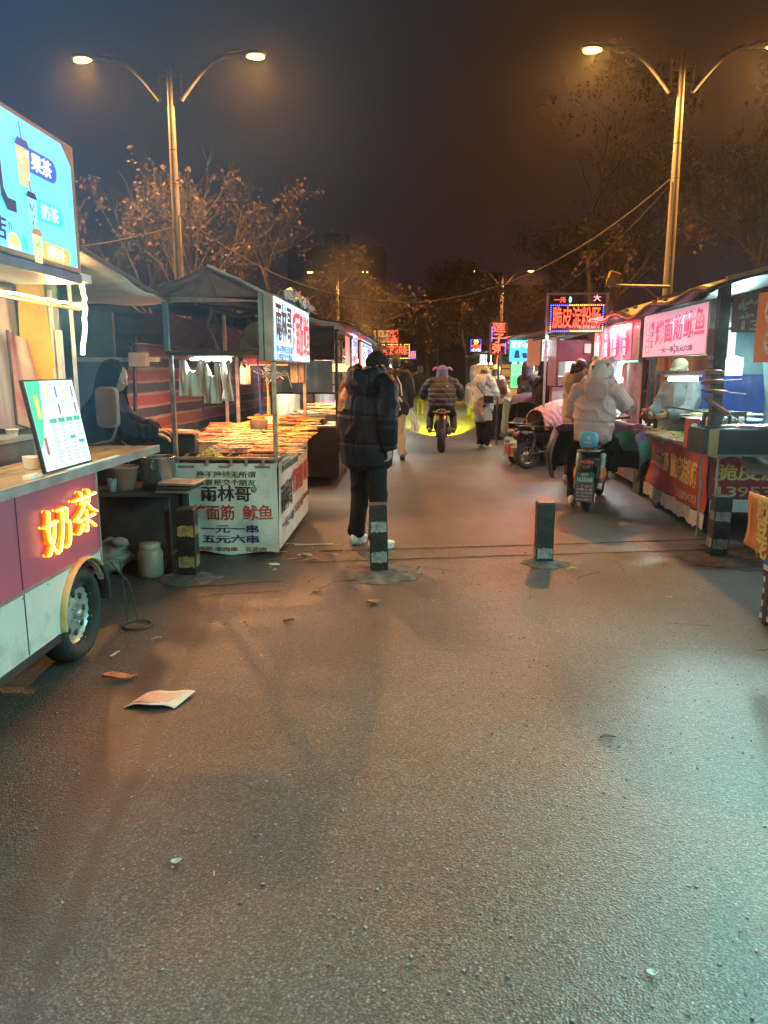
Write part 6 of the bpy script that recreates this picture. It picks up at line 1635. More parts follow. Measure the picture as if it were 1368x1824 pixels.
        for a in 'LR':
            sh, el, wr = P['sh' + a], P['el' + a], P['wr' + a]
            pts = []; rr_ = []
            K = 14
            for i in range(K + 1):
                u = i / K
                c = sh.lerp(el, u * 2) if u < .5 else el.lerp(wr, (u - .5) * 2)
                c = c + (el - (sh + wr) / 2) * (0.12 if abs(u - .5) < .12 else 0) * -1
                r = (.098 - .02 * u) * sl; q = 1 + (puff * .9 * (abs(math.sin(u * math.pi * 5)) ** .6 - .6) if puff else 0)
                pts.append(c); rr_.append(r * q)
            pts = [P['chest'].lerp(sh, .55) + V((0, 0, .07))] + pts; rr_ = [.10 * sl] + rr_
            m.loft(pts, rr_, 14, ref=(0, 1, .2), dome=.15)
        if collar:
            m.loft([nk - V((0, 0, .05)), nk + V((0, .0, .02)), nk.lerp(P['head'], .35) + V((0, -.005, 0))], [(.125 * jw, .115 * jw), (.098, .098), (.088, .09)], 18)
        drape(fuse(m, 'jacket', jacket, root, vox, 3), fold, zseams, vseam, spacing, sd, len(label) * .37)
        if hood:
            h = MB(); b = nk + V((0, -.115 * jw, -.02))
            h.loft([b + V((-.13, .15, .10)), b + V((-.14, .05, .06)), b + V((-.08, -.02, .02)), b + V((0, -.045, .0)), b + V((.08, -.02, .02)), b + V((.14, .05, .06)), b + V((.13, .15, .10))], [(.05, .035), (.065, .04), (.085, .045), (.105, .05), (.085, .045), (.065, .04), (.05, .035)], 12, ref=(0, 0, 1), dome=.4)
            h.loft([b + V((0, -.045, .05)), b + V((0, -.06, -.04)), b + V((0, -.055, -.13)), b + V((0, -.04, -.20))], [(.125, .04), (.13, .04), (.095, .03), (.03, .015)], 16, dome=.3)
            drape(fuse(h, 'hood', jacket, root, vox * .9, 2), fold * .7, seed=1.7)
    # --- hair and headgear
    hm = hairmat or HAIR
    def hv(fn, name, mt, v_=.010, sm=2, dp=0):
        q = MB(); fn(q); xf(q, HM); return fuse(q, name, mt, root, v_, sm, dp, .03)
    if hair == 'short':
        hv(lambda q: (q.ell((0, -.02, .035), (.084, .100, .094), 20, 12), q.ell((0, -.055, -.025), (.070, .058, .065), 14, 10)), 'hair', hm, dp=.012)
    elif hair == 'long':
        hv(lambda q: (q.ell((0, -.02, .03), (.087, .103, .1), 20, 12), q.loft([(0, -.05, .02), (0, -.085, -.12), (0, -.10, -.26)], [(.085, .06), (.09, .05), (.07, .03)], 16, dome=.4)), 'hair', hm, dp=.012)
    elif hair == 'pony':
        hv(lambda q: (q.ell((0, -.02, .035), (.084, .100, .096), 20, 12), q.ell((0, -.055, -.02), (.072, .06, .07), 14, 10), q.tube([(0, -.10, .05), (0, -.16, .03), (0, -.17, -.08), (0, -.14, -.2)], [.025, .035, .032, .012], 10, dome=.5)), 'hair', hm, dp=.012)
    elif hair == 'hood':
        hv(lambda q: (q.loft([(0, -.05, -.17), (0, -.065, -.08), (0, -.06, .02), (0, -.045, .085), (0, -.035, .125), (0, -.03, .14)], [(.13, .11), (.108, .105), (.108, .115), (.09, .10), (.05, .06), (.02, .02)], 20, dome=.3),), 'hood', hm, dp=.01)
    elif hair == 'cap':
        hv(lambda q: (q.ell((0, -.01, .045), (.088, .107, .082), 20, 12), q.ell((0, .085, .04), (.062, .075, .012), 16, 6), q.ell((0, -.055, -.03), (.07, .055, .06), 14, 10)), 'cap', hm)
    elif hair == 'beanie':
        hv(lambda q: (q.ell((0, -.012, .05), (.092, .112, .095), 20, 12), q.lathe((0, -.01, .0), [(.088, -.005), (.100, .0), (.100, .045), (.088, .05)], 22)), 'beanie', hm, dp=.012)
    if hat: hat(root, HM)
    place(root, loc, rz); root.scale = (s, s, s)
    return root, HM
NAVY = cloth('navy_shell', (0.010, 0.011, 0.018), .5, var=.05, bump=.25)
BLKT = cloth('black_trousers', (0.010, 0.010, 0.012), .8, bump=.3)
def knit(root, HM):
    q = MB(); q.ell((0, -.016, .045), (.089, .108, .088), 22, 14); q.loft([(0, -.03, -.03), (0, -.028, .03)], [(.083, .090), (.090, .102)], 20, dome=.3)
    xf(q, HM); fuse(q, 'knit_cap', cloth('black_knit', (.014, .014, .018), .8, bump=.6, bscale=70), root, .009, 2, .004, .02)
# 1. the big man by the bollard, three-quarter from behind, head bowed, right hand behind his hip
m1, H1 = person('man in dark navy padded jacket and black trousers standing head bowed behind a bollard', (-0.44, 6.52, 0), R(-34), 1.0,
    dict(pel=(-.02, 0, .94), chest=(-.02, .0, 1.27), neck=(0, .05, 1.48), head=(-.01, .15, 1.575), hrot=(-.75, 0, -.15),
         shL=(-.21, .03, 1.42), elL=(-.30, .10, 1.16), wrL=(-.17, .32, 1.10), shR=(.215, .0, 1.42), elR=(.30, -.10, 1.15), wrR=(.245, -.02, .90),
         knL=(-.13, .06, .5), anL=(-.15, .02, .085), knR=(.12, -.01, .5), anR=(.14, -.05, .085), ftL=.25, ftR=-.15),
    NAVY, .74, .0, BLKT, SHOEW, 1.06, 1.22, .010, hood=True, hair='none', hat=knit, fold=.016, zseams=(1.17, .93), vseam=0.0, sd=.007, curl=1.15, sl=1.0, hfR=((.02, .12, -1), (-1, -.2, 0)), hfL=((.5, .85, .1), (.2, -.3, 1)))
ph = MB(); ph.box((-.13, .40, 1.165), (.075, .012, .155), (.9, 0, .2)); ph = ph.build('mobile_phone', pm('phone_black', (.02, .02, .022), .2), None, bev=.006); tag(ph, 'black mobile phone held by the man in the navy padded jacket', 'phone')
ph.location = Matrix.Rotation(R(-34), 3, 'Z') @ ph.location + V((-.44, 6.52, 0)); ph.rotation_euler = (0, 0, R(-34))
# 2. man with cross-body bag
DKJ = cloth('charcoal_jacket', (.03, .028, .032), .6); KHA = cloth('khaki_trousers', (.36, .27, .18), .8, var=.15)
p2, H2 = person('man in dark jacket and khaki trousers with a sling bag across his back', (-.40, 13.1, 0), R(6), 1.02, dict(knL=(-.09, .03, .5), anL=(-.12, .02, .085), anR=(.13, -.02, .085), elL=(-.28, -.02, 1.14)), DKJ, .68, .0, KHA, SHOEK, 1.05, 1.05, .014, hair='short', hood=False, fold=.03)
m = MB(); m.loft([(-.10, -.20, 1.38), (-.04, -.215, 1.25), (.05, -.22, 1.05), (.08, -.21, .95)], [(.07, .03), (.085, .05), (.09, .055), (.06, .035)], 14, dome=.4); tag(m.build('sling_bag', cloth('bag_black', (.015, .015, .017), .55)), 'black sling bag hanging on the back of the man in khaki trousers', 'bag')
sbo = [o for o in COL.objects if o.name.startswith('sling_bag')][0]
st = MB(); st.bb(-.125, -.055, -.232, -.226, 1.385, 1.405); st.build('pale_patch', WHT, sbo)
st = MB(); st.tube([(.03, -.165, 1.44), (.10, -.21, 1.3), (.12, -.235, 1.12)], .012, 6); st.build('pale_strap', pm('grey_strap', (.45, .43, .42), .6), sbo)
sbo.location = sbo.location + V((-.40, 13.1, 0))
m = MB(); m.loft([(.0, 0, 0), (0, 0, .10), (0, 0, .17)], [(.035, .03), (.05, .035), (.03, .03)], 12, dome=.6); m.ell((0, 0, .23), (.04, .035, .04), 12, 8)
for s_ in (-1, 1): m.tube([(s_ * .03, 0, .03), (s_ * .055, 0, -.08)], [.017, .02], 8, dome=.6); m.tube([(s_ * .04, 0, .14), (s_ * .09, 0, .06)], [.014, .016], 8, dome=.6)
m.v = [(a - .37, b + 12.84, c + .96) for a, b, c in m.v]; tag(m.build('plush_charm', pm('plush_cream', (.5, .38, .2), .9)), 'small cream plush doll dangling from the black sling bag', 'charm')
m = MB(); m.sheet(lambda u, v: (-.13 + .16 * u - .01 * math.sin(v * 9), 12.98 + .03 * math.sin(u * 11 + v * 4), .50 + .22 * v), 10, 10); m.sheet(lambda u, v: (-.13 + .16 * u - .01 * math.sin(v * 7), 13.03 + .03 * math.sin(u * 9 + v * 3), .50 + .22 * v), 10, 10)
m.tube([(-.10, 13.0, .72), (-.12, 13.03, .86), (-.03, 13.0, .72)], .006, 5); tag(m.build('carrier_bag', BAG), 'thin carrier bag of food hanging beside the khaki trousers', 'bag')
# 3. dark figure far away
person('distant figure in long dark coat walking away down the road', (.05, 26.6, 0), R(0), .98, dict(anL=(-.07, .05, .085), anR=(.09, -.12, .11), knR=(.09, 0, .5)), cloth('long_black_coat', (.014, .014, .014), .8), .98, .0, BLKT, SHOEK, .9, 1.0, .02, hair='long', hem=1.12)
# 4. woman in pale hooded coat
PALC = cloth('pale_coat', (.50, .43, .38), .75, var=.12)
def fur(root, HM):
    q = MB(); q.ell((0, -.015, .04), (.094, .11, .092), 20, 12); q.ell((0, -.075, -.09), (.11, .075, .06), 16, 10); xf(q, HM); fuse(q, 'plush_hat', cloth('plush_tan', (.50, .36, .22), .95, var=.3, scale=30, bump=1, bscale=60), root, .012, 1, .02, .02)
w4, H4 = person('woman in pale padded coat and tan plush hat facing the right stalls', (1.30, 15.2, 0), R(-38), .93, dict(anL=(-.06, .02, .085), anR=(.08, .0, .085), elR=(.24, .06, 1.16), wrR=(.14, .24, 1.1), elL=(-.24, .06, 1.16), wrL=(-.12, .24, 1.1), hrot=(-.1, 0, 0)), PALC, .86, .0, cloth('wide_black', (.011, .01, .012), .8), SHOEW, 1.22, 1.0, .014, hood=True, hair='long', hairmat=pm('brown_hair', (.10, .06, .035), .45, bump=.5, bscale=80), hat=fur, spacing=.13, sd=.010)
m = MB(); m.box((1.37, 14.94, .98), (.19, .07, .14), (0, 0, -.5)); m.tube([(1.30, 14.95, 1.04), (1.14, 15.02, 1.25), (1.20, 15.14, 1.38)], .01, 5); tag(m.build('shoulder_bag', cloth('bag_black', (.015, .015, .017), .55), bev=.01), 'black shoulder bag at the hip of the woman in the pale coat', 'bag')
# 5. woman with brown and cream jacket, yellow hat
TWO = pm('cream_yellow_shell', (.48, .36, .20), .6, var=.1, bump=.4, bscale=12)
def yh(root, HM):
    q = MB(); q.ell((0, -.012, .05), (.093, .112, .088), 20, 12); q.ell((0, 0, .15), (.03, .03, .03), 10, 8); xf(q, HM); fuse(q, 'knit_hat', cloth('mustard_knit', (.45, .33, .08), .9, var=.3, scale=40, bump=.8, bscale=60), root, .012, 1, .01, .02)
    q = MB(); q.loft([(0, .01, 1.19), (0, .01, 1.30), (0, .005, 1.42), (0, 0, 1.49)], [(.245, .185), (.25, .19), (.205, .16), (.12, .11)], 22); 
    for s_ in (-1, 1): q.loft([(s_ * .19, 0, 1.42), (s_ * .25, .0, 1.22), (s_ * .25, .03, 1.1)], [.115, .105, .098], 12)
    fuse(q, 'brown_yoke', cloth('maroon_shell', (.10, .035, .03), .6), root, .014, 2, .02, .1)
person('woman in mustard knit hat and brown and cream jacket at the drinks stall', (1.72, 17.2, 0), R(-50), .94, dict(wrL=(-.14, .26, 1.12), elL=(-.25, .06, 1.15), wrR=(.14, .26, 1.12), elR=(.25, .06, 1.15)), TWO, .62, .0, BLKT, SHOEK, 1.15, 1.05, .015, hair='long', hat=yh)
# 6, 7. two hooded people in dark coats behind the scooters
DCO = cloth('dark_plum_coat', (.030, .018, .026), .75)
person('person in dark hooded coat on the left of the pair behind the parked scooters', (1.98, 13.9, 0), R(-60), .97, dict(elL=(-.24, .06, 1.16), wrL=(-.10, .25, 1.15), elR=(.24, .06, 1.16), wrR=(.10, .25, 1.15)), DCO, .9, 0, BLKT, SHOEK, 1, 1.05, .015, hair='hood', hairmat=DCO)
person('person in black hooded coat on the right of the pair behind the parked scooters', (2.22, 13.1, 0), R(-25), .96, dict(hrot=(-.15, 0, -.3), elL=(-.24, .06, 1.16), wrL=(-.14, .25, 1.15), elR=(.24, .06, 1.16), wrR=(.14, .25, 1.15)), cloth('black_coat', (.016, .012, .016), .8), .95, 0, BLKT, SHOEK, 1, 1.12, .015, hair='hood', hairmat=cloth('black_coat', (.016, .012, .016), .8))
person('dark-haired customer partly hidden between the two hooded coats', (2.15, 14.6, 0), R(-70), .95, {}, DKJ, .7, 0, BLKT, SHOEK, 1, 1, .018, hair='long')
# 8. woman in khaki jacket with tied hair
KJ = cloth('khaki_jacket', (.36, .29, .19), .7, var=.15)
person('woman with tied-up dark hair in khaki hooded jacket waiting by the scooters', (2.20, 10.6, 0), R(-62), .97, dict(hrot=(-.12, 0, .1), elL=(-.25, .04, 1.15), wrL=(-.14, .24, 1.12), elR=(.25, .04, 1.15), wrR=(.14, .24, 1.12)), KJ, .72, .0, cloth('dark_jeans', (.02, .022, .03), .8), SHOEW, 1.05, 1.12, .013, hood=True, zseams=(.92, 1.2), hair='pony', hairmat=pm('dark_plum_hair', (.03, .012, .014), .42, bump=.5, bscale=90))
# 9. the hooded vendor at the grill on the left
VK = cloth('vendor_black', (.016, .018, .022), .8)
person('hooded vendor in black bending over the charcoal grill beside the trailer', (-2.62, 6.02, 0), R(-78), .93, dict(pel=(0, 0, .93), chest=(0, .07, 1.27), neck=(0, .14, 1.46), head=(0, .21, 1.60), hrot=(-.35, 0, -.1), shL=(-.19, .12, 1.40), shR=(.19, .12, 1.40), elL=(-.24, .26, 1.18), wrL=(-.10, .50, 1.14), elR=(.24, .28, 1.16), wrR=(.14, .52, 1.12)), VK, .75, .02, BLKT, SHOEK, 1, 1.12, .011, hair='hood', hairmat=VK, curl=.55, hfL=((.1, 1, -.25), (.1, -.2, -1)), hfR=((-.1, 1, -.3), (-.1, -.2, -1)))
# 10. white-capped vendor on the right
WC = cloth('white_coat', (.20, .25, .26), .7, var=.1)
person('vendor in white coat and cap behind the sausage stall counter', (2.92, 8.62, 0), R(120), .97, dict(hrot=(-.35, 0, .1), head=(0, .05, 1.60), elL=(-.24, .10, 1.15), wrL=(-.12, .32, 1.10), elR=(.24, .10, 1.15), wrR=(.12, .32, 1.1)), WC, .85, .0, BLKT, SHOEK, 1, .95, .012, sl=.85, hair='cap', hairmat=cloth('cream_cap', (.55, .50, .36), .8, bump=.6, bscale=50))
# ================================================================ two-wheelers
SHELLK = pm('scooter_black', (.015, .015, .017), .3, var=.3, bump=.03, dirt=.2)
SEATK = pm('seat_vinyl', (.018, .018, .02), .5, bump=.2)
GREENP = pm('plate_green', (.0, .16, .11), .35); PLW = pm('plate_white', (.6, .62, .6), .4)
ALLOY = pm('bike_alloy', (.3, .3, .3), .35, .7)
def rot_obj(pts, M): return [tuple(M @ V(p)) for p in pts]
def scooter(label, loc, rz, panel, plate_txt, lean=0.0, backrest=None, sidecol=None, lower=None, tail=None, ysc=1.0):
    t = thing('electric_scooter', (0, 0, 0), label, 'scooter')
    def W_(c, r, w):
        m = MB(); m.torus(c, r - .04, .04, (1, 0, 0), 28, 10, sq=w / .08); ty = m.build('wheel', RUB, t)
        m = MB(); m.torus(c, r - .085, .012, (1, 0, 0), 24, 6)
        for i in range(8):
            a = math.pi * i / 4; m.tube([V(c), V(c) + V((0, math.cos(a), math.sin(a))) * (r - .085)], .008, 5)
        m.lathe(V(c) - V((.05, 0, 0)), [(.001, 0), (.06, 0), (.06, .1), (.001, .1)], 14, (1, 0, 0)); m.build('rim', ALLOY, ty)
    W_((0, -.52, .22), .22, .09); W_((0, .62, .22), .22, .09)
    m = MB(); m.tube([(0, .5, .95), (0, .58, .55), (0, .62, .25)], [.03, .03, .02], 8)
    for s in (-1, 1): m.tube([(s * .07, .57, .5), (s * .075, .62, .22)], .018, 6); m.tube([(s * .075, -.52, .22), (s * .09, -.15, .3), (s * .09, .3, .26)], .02, 6); m.tube([(s * .1, -.5, .25), (s * .1, -.42, .55)], .022, 8)
    m.build('frame', DSTEEL, t)
    m = MB(); m.loft([(0, -.55, .56), (0, -.35, .52), (0, -.1, .48), (0, .02, .42)], [(.09, .05), (.13, .1), (.13, .12), (.11, .10)], 16, power=.7, dome=.3); m.build('rear_body', panel, t)
    m = MB(); m.box((0, .18, .29), (.27, .42, .07)); m.loft([(0, .40, .30), (0, .47, .5), (0, .50, .75), (0, .49, .9)], [(.16, .03), (.19, .04), (.18, .05), (.12, .05)], 14, ref=(1, 0, 0), power=.7); m.build('front_shield', panel, t, bev=.01)
    m = MB(); m.loft([(0, -.48, .69), (0, -.36, .715), (0, -.12, .70), (0, .05, .69)], [(.09, .03), (.125, .05), (.12, .045), (.07, .03)], 16, dome=.4); m.build('seat', SEATK, t)
    m = MB(); m.tube([(-.33, .40, 1.0), (-.2, .47, .98), (0, .49, .95), (.2, .47, .98), (.33, .40, 1.0)], .016, 8)
    m.build('handlebar', DSTEEL, t)
    for s in (-1, 1):
        m = MB(); m.tube([(s * .20, .45, .98), (s * .30, .45, 1.17)], .007, 5); m.loft([(s * .30, .46, 1.13), (s * .31, .455, 1.18), (s * .30, .45, 1.23)], [(.03, .012), (.055, .018), (.03, .012)], 10, dome=.5); m.build('mirror', SHELLK, t)
    m = MB(); m.tube([(-.11, -.2, .66), (-.11, -.62, .68), (.11, -.62, .68), (.11, -.2, .66)], .012, 6); m.tube([(-.11, -.5, .68), (.11, -.5, .68)], .01, 6); m.build('rack', ALLOY, t)
    m = MB(); m.loft([(0, -.68, .42), (0, -.74, .52), (0, -.66, .58), (0, -.5, .5)], [(.05, .02), (.07, .03), (.09, .03), (.09, .03)], 12, dome=.3); m.build('rear_fender', panel, t)
    m = MB(); m.ell((0, -.72, .56), (.075, .03, .03), 14, 8); m.build('tail_light', tail or pm('tail_lens', (.30, .05, .04), .2), t)
    m = MB(); m.box((0, -.765, .405), (.20, .008, .12)); pt = m.build('number_plate', GREENP if plate_txt else PLW, t, bev=.003)
    m = MB(); write(m, plate_txt or '8052', (0, -.7715, .39), (1, 0, 0), W, .17, .05, .01)
    if plate_txt: write(m, '济宁', (0, -.7715, .44), (1, 0, 0), W, .08, .028, .01)
    m.build('lettering', PLW if plate_txt else INK_K, pt)
    if lower:
        lm, ink, body = lower
        m = MB(); m.box((0, -.755, .24), (.215, .006, .20)); lp = m.build('notice_plate', lm, t, bev=.003)
        m = MB()
        for i, (bd, h) in enumerate(body): write(m, bd, (0, -.7605, .315 - .037 * i), (1, 0, 0), W, .18, h, .008)
        m.build('lettering', ink, lp)
    m = MB(); m.tube([(.0, -.66, .5), (0, -.755, .36), (0, -.75, .15)], .01, 6); m.build('plate_bracket', DSTEEL, t)
    if backrest:
        m = MB(); m.loft([(0, -.60, .73), (0, -.60, .745), (0, -.60, .80), (0, -.60, .86), (0, -.60, .875)], [(.08, .03), (.095, .04), (.10, .045), (.095, .04), (.08, .03)], 18, power=.6, dome=.2)
        br = m.build('backrest', backrest, t)
        m = MB(); m.ell((0, -.647, .825), (.018, .003, .02), 12, 6); m.box((0, -.648, .775), (.085, .004, .012)); m.build('emblem', PLW, br)
        m = MB(); m.tube([(.0, -.58, .75), (.02, -.55, .66)], .02, 8); m.build('backrest_bracket', ALLOY, t)
    if sidecol:
        m = MB()
        for s in (-1, 1): m.loft([(s * .135, -.50, .36), (s * .15, -.38, .40), (s * .14, -.2, .42)], [(.02, .05), (.03, .085), (.02, .05)], 14, ref=(1, 0, 0), dome=.4)
        sp_ = m.build('side_panel', sidecol, t)
        m = MB()
        for s in (-1, 1): m.box((s * .172, -.38, .41), (.006, .05, .035)); m.box((s * .172, -.39, .37), (.006, .06, .012))
        m.build('side_emblem', pm('cream_decal', (.6, .5, .35), .4), sp_)
        m = MB()
        for s in (-1, 1):
            m.tube([(s * .12, -.5, .25), (s * .13, -.3, .62)], .032, 10)
            for k in range(7): m.lathe(V((s * .12, -.5, .25)).lerp(V((s * .13, -.3, .62)), .2 + .1 * k), [(.03, 0), (.042, .006), (.03, .012)], 12, (s * .01, .2, .37))
        m.build('shock_absorber', pm('pale_mint', (.42, .55, .5), .3), t)
    m = MB(); m.tube([(-.1, -.2, .28), (-.22, -.24, .02)], .01, 6); m.tube([(-.15, -.38, .29), (.15, -.38, .29)], .012, 6); m.build('kick_stand', ALLOY, t)
    t.rotation_euler = (0, lean, rz); t.location = loc
    return t
# --- e-bike with rider in the pale pink jacket
EB = V((2.06, 8.85, 0)); ER_ = R(-20)
scooter('mint and orange electric scooter with green number plate under the rider in bear-eared helmet', EB, ER_, SHELLK, '1635168', backrest=pm('sky_blue_pad', (.10, .42, .58), .4, var=.08), sidecol=pm('orange_shell', (.60, .20, .06), .35), lower=(pm('plate_navy', (.05, .05, .09), .4), pm('plate_pinkish', (.5, .38, .42), .5), (('一丁出行', .03), ('请戴头盔', .026), ('安全驾驶', .026), ('文明出行', .026), ('扫码骑行', .026))))
PINKJ = cloth('pale_pink_shell', (.56, .44, .43), .6, var=.05, bump=.6)
LEG = cloth('black_leggings', (.012, .012, .015), .7)
def helm(root, HM):
    q = MB(); q.ell((0, -.012, .02), (.138, .152, .138), 24, 16); q.loft([(0, -.01, -.11), (0, -.012, 0)], [(.118, .132), (.136, .150)], 24, dome=.1)
    for s in (-1, 1): q.ell((s * .098, -.01, .145), (.040, .024, .040), 14, 10)
    xf(q, HM); h = fuse(q, 'helmet', pm('helmet_white', (.60, .64, .62), .22, var=.04, bump=0), root, .008, 2)
    q = MB(); q.ell((-.03, -.163, .03), (.012, .004, .014), 10, 6); q.ell((-.02, -.162, .045), (.01, .004, .01), 10, 6); q.ell((-.04, -.161, .045), (.01, .004, .01), 10, 6); q.tube([(-.03, -.165, .02), (-.03, -.164, .005)], .004, 5); xf(q, HM); q.build('helmet_mark', INK_B, h)
    q = MB()
    for dx, dz in ((.09, .06), (.075, .09), (.10, .09)): q.ell((dx * 1.12, -.085 - .2 * (.1 - dx), dz), (.02, .02, .02), 10, 6)
    xf(q, HM); q.build('helmet_star', pm('mark_tan', (.5, .36, .18), .4), h)
    q = MB(); q.torus((0, .0, .15), .03, .008, (0, .2, 1), 18, 6); q.ell((-.0, -.05, .15), (.03, .012, .008), 10, 6); xf(q, HM); q.build('helmet_band', pm('mark_orange', (.55, .25, .15), .4), h)
rd, RH = person('rider in pale pink padded jacket and white bear-eared helmet on the mint electric scooter', EB, ER_, 1.0,
    dict(pel=(0, -.26, .84), chest=(0, -.22, 1.17), neck=(.02, -.18, 1.37), head=(.04, -.12, 1.52), hrot=(-.15, .05, -.35), shL=(-.20, -.2, 1.30), elL=(-.27, -.06, 1.06), wrL=(-.24, .26, 1.0), shR=(.21, -.19, 1.30), elR=(.35, -.02, 1.10), wrR=(.20, .02, 1.36),
         hipL=(-.12, -.22, .82), knL=(-.24, .14, .50), anL=(-.22, -.12, .085), hipR=(.12, -.22, .82), knR=(.22, .18, .60), anR=(.16, .2, .36), ftL=.1), PINKJ, .60, .0, LEG, SHOEW, 1.05, 1.02, .0105, hood=True, hair='none', hat=helm, fold=.017, sl=1.02, zseams=(.98,), vseam=None, curl=.9, hfR=((-.5, .3, .7), (-.2, .9, -.2)))
# wind apron spread round the rider's knees
ap_mats = [pm('apron_purple', (.26, .12, .34), .55, var=.15, bump=.3, bscale=10), pm('apron_black', (.012, .012, .014), .35, var=.3, bump=.3, bscale=8), pm('apron_green', (.09, .30, .20), .5, var=.2, bump=.4, bscale=8)]
m = MB(); NU, NV = 56, 20
def apf(u, v):
    a = R(-118 + 236 * u); r = .46 + .06 * math.sin(v * 3.14) + .02 * math.sin(u * 31) - .03 * v
    wing = max(0, abs(u - .5) * 2 - .55) / .45
    z = .30 + .62 * v - .10 * wing * v + .02 * math.sin(u * 17) * v
    low = .10 * (1 - v) * (1 - wing)
    return (math.sin(a) * (r + .06), -.02 + math.cos(a) * r * .95 + .05 * wing, z + low)
m.sheet(apf, NU, NV)
for i in range(NU):
    for j in range(NV):
        k = i * NV + j
        u = (i + .5) / NU; v = (j + .5) / NV
        m.m[k] = 0 if v > .84 else ((2 if v > .42 else 1) if u > .5 else 1)
m.v = [tuple(Matrix.Rotation(ER_, 3, 'Z') @ V(p) + EB + V((.03, .0, 0))) for p in m.v]
o = m.build('wind_apron', ap_mats, solid=.02); tag(o, 'purple black and green wind apron spread around the knees of the pale pink rider', 'apron')
m = MB(); e1 = [tuple(Matrix.Rotation(ER_, 3, 'Z') @ V(apf(0, j / 20)) + EB + V((.03, 0, 0))) for j in range(21)] + [tuple(Matrix.Rotation(ER_, 3, 'Z') @ V(apf(i / 56, 1)) + EB + V((.03, 0, 0))) for i in range(57)] + [tuple(Matrix.Rotation(ER_, 3, 'Z') @ V(apf(1, 1 - j / 20)) + EB + V((.03, 0, 0))) for j in range(21)]
m.tube(e1, .013, 6); m.build('piping', pm('apron_piping', (.10, .10, .12), .5), o)
# --- parked scooters
s2 = scooter('black parked scooter under a pink quilted cover heading towards the stalls', (2.22, 12.2, 0), R(-68), SHELLK, '', sidecol=None, lean=-.06)
m = MB(); m.box((.14, .12, .30), (.02, .34, .09), (.15, 0, 0)); pn = m.build('white_side_panel', WHT, s2, bev=.01)
m = MB(); write(m, '绿源', (.152, .12, .30), (0, 1, 0), W, .09, .04, .015); m.build('lettering', INK_G, pn)
def quilt_mat():
    m = bpy.data.materials.new('pink_quilt'); m.use_nodes = True; t = m.node_tree; b = t.nodes['Principled BSDF']
    b.inputs['Base Color'].default_value = (.56, .27, .25, 1); b.inputs['Roughness'].default_value = .55
    return m
PQ = pm('pink_quilt', (.56, .29, .27), .55, var=.1, bump=.15)
def cover(parent_loc, rz, mat, label, n, wid, y0, y1, ztop, zlow, quilted=True, seed=1):
    m = MB(); NU, NV = 60, 60
    random.seed(seed)
    def fn(u, v):
        y = y0 + (y1 - y0) * u; a = (v - .5) * 2
        top = ztop + .07 * math.sin(u * 3.0) - .10 * (1 - u) ** 2
        w = wid * (.65 + .35 * math.sin(min(u * 2.2, 1.57)))
        if abs(a) < .5: x = a / .5 * w * .5; z = top - .05 * (a / .5) ** 2
        else:
            f = (abs(a) - .5) / .5; x = math.copysign(w * .5 + .05 * math.sin(f * 2.2) + .02 * math.sin(u * 19 + v * 7), a); z = top - .05 - (top - zlow - .05) * f * (1 - .25 * (1 - u))
        q = 0
        if quilted:
            p = (u * 11 + v * 8) % 1; r = (u * 11 - v * 8) % 1
            q = .020 * min(1, 4 * min(p, 1 - p)) * min(1, 4 * min(r, 1 - r)) 
        d = V((x, 0, .5 * z)).normalized() if abs(a) > .3 else V((0, 0, 1))
        return V((x, y, z)) + (V((math.copysign(1, a) if abs(a) > .5 else 0, 0, 0 if abs(a) > .5 else 1))) * q
    m.sheet(fn, NU, NV)
    m.v = [tuple(Matrix.Rotation(rz, 3, 'Z') @ V(p) + V(parent_loc)) for p in m.v]
    return tag(m.build('scooter_cover', mat, solid=.012), label, 'cover')
cover((2.22, 12.2, 0), R(-68), PQ, 'pink diamond-quilted cover draped over the parked black scooter', 1, .62, -.40, .62, 1.02, .62)
s1 = scooter('dark parked scooter with orange tail lamp and notice plate beside the pale coat woman', (1.86, 13.2, 0), R(-28), SHELLK, '', lower=(pm('plate_peach', (.50, .26, .18), .5), INK_R, (('出行无忧', .03), ('品质生活', .03), ('电动车行', .03), ('售后电话', .03))), tail=pm('tail_peach', (.55, .22, .10), .25), lean=.05)
cover((1.86, 13.2, 0), R(-28), cloth('plum_cover', (.05, .03, .045), .6), 'dark plum wind cover hanging over the front of the parked scooter', 1, .72, -.05, .62, 1.10, .38, False, 2)
# --- motorcycle riding away
MBK = V((.46, 14.95, 0)); 
t = thing('motorcycle', (0, 0, 0), 'black motorcycle riding away down the middle of the road', 'motorcycle')
def mw(y, w):
    c = (0, y, .30); m = MB(); m.torus(c, .235, .065, (1, 0, 0), 32, 12, sq=w / .13); ty = m.build('wheel', RUB, t)
    m = MB(); m.torus(c, .175, .014, (1, 0, 0), 24, 6)
    for i in range(5): a = 2 * math.pi * i / 5; m.tube([V(c), V(c) + V((0, math.cos(a), math.sin(a))) * .175], .014, 6)
    m.lathe(V(c) - V((.06, 0, 0)), [(.001, 0), (.05, 0), (.05, .12), (.001, .12)], 14, (1, 0, 0)); m.build('rim', ALLOY, ty)
mw(-.55, .155); mw(.75, .11)
m = MB()
for s in (-1, 1): m.tube([(s * .09, -.55, .30), (s * .10, -.2, .36), (s * .08, .1, .42)], .022, 8); m.tube([(s * .08, .75, .30), (s * .09, .58, .85)], .024, 8)
m.tube([(0, -.2, .7), (0, .1, .5), (0, .5, .8)], .03, 8); m.build('frame', DSTEEL, t)
m = MB(); m.loft([(0, -.78, .80), (0, -.6, .78), (0, -.3, .74), (0, 0, .70)], [(.05, .03), (.10, .05), (.12, .07), (.12, .10)], 14, dome=.4); m.build('seat', SEATK, t)
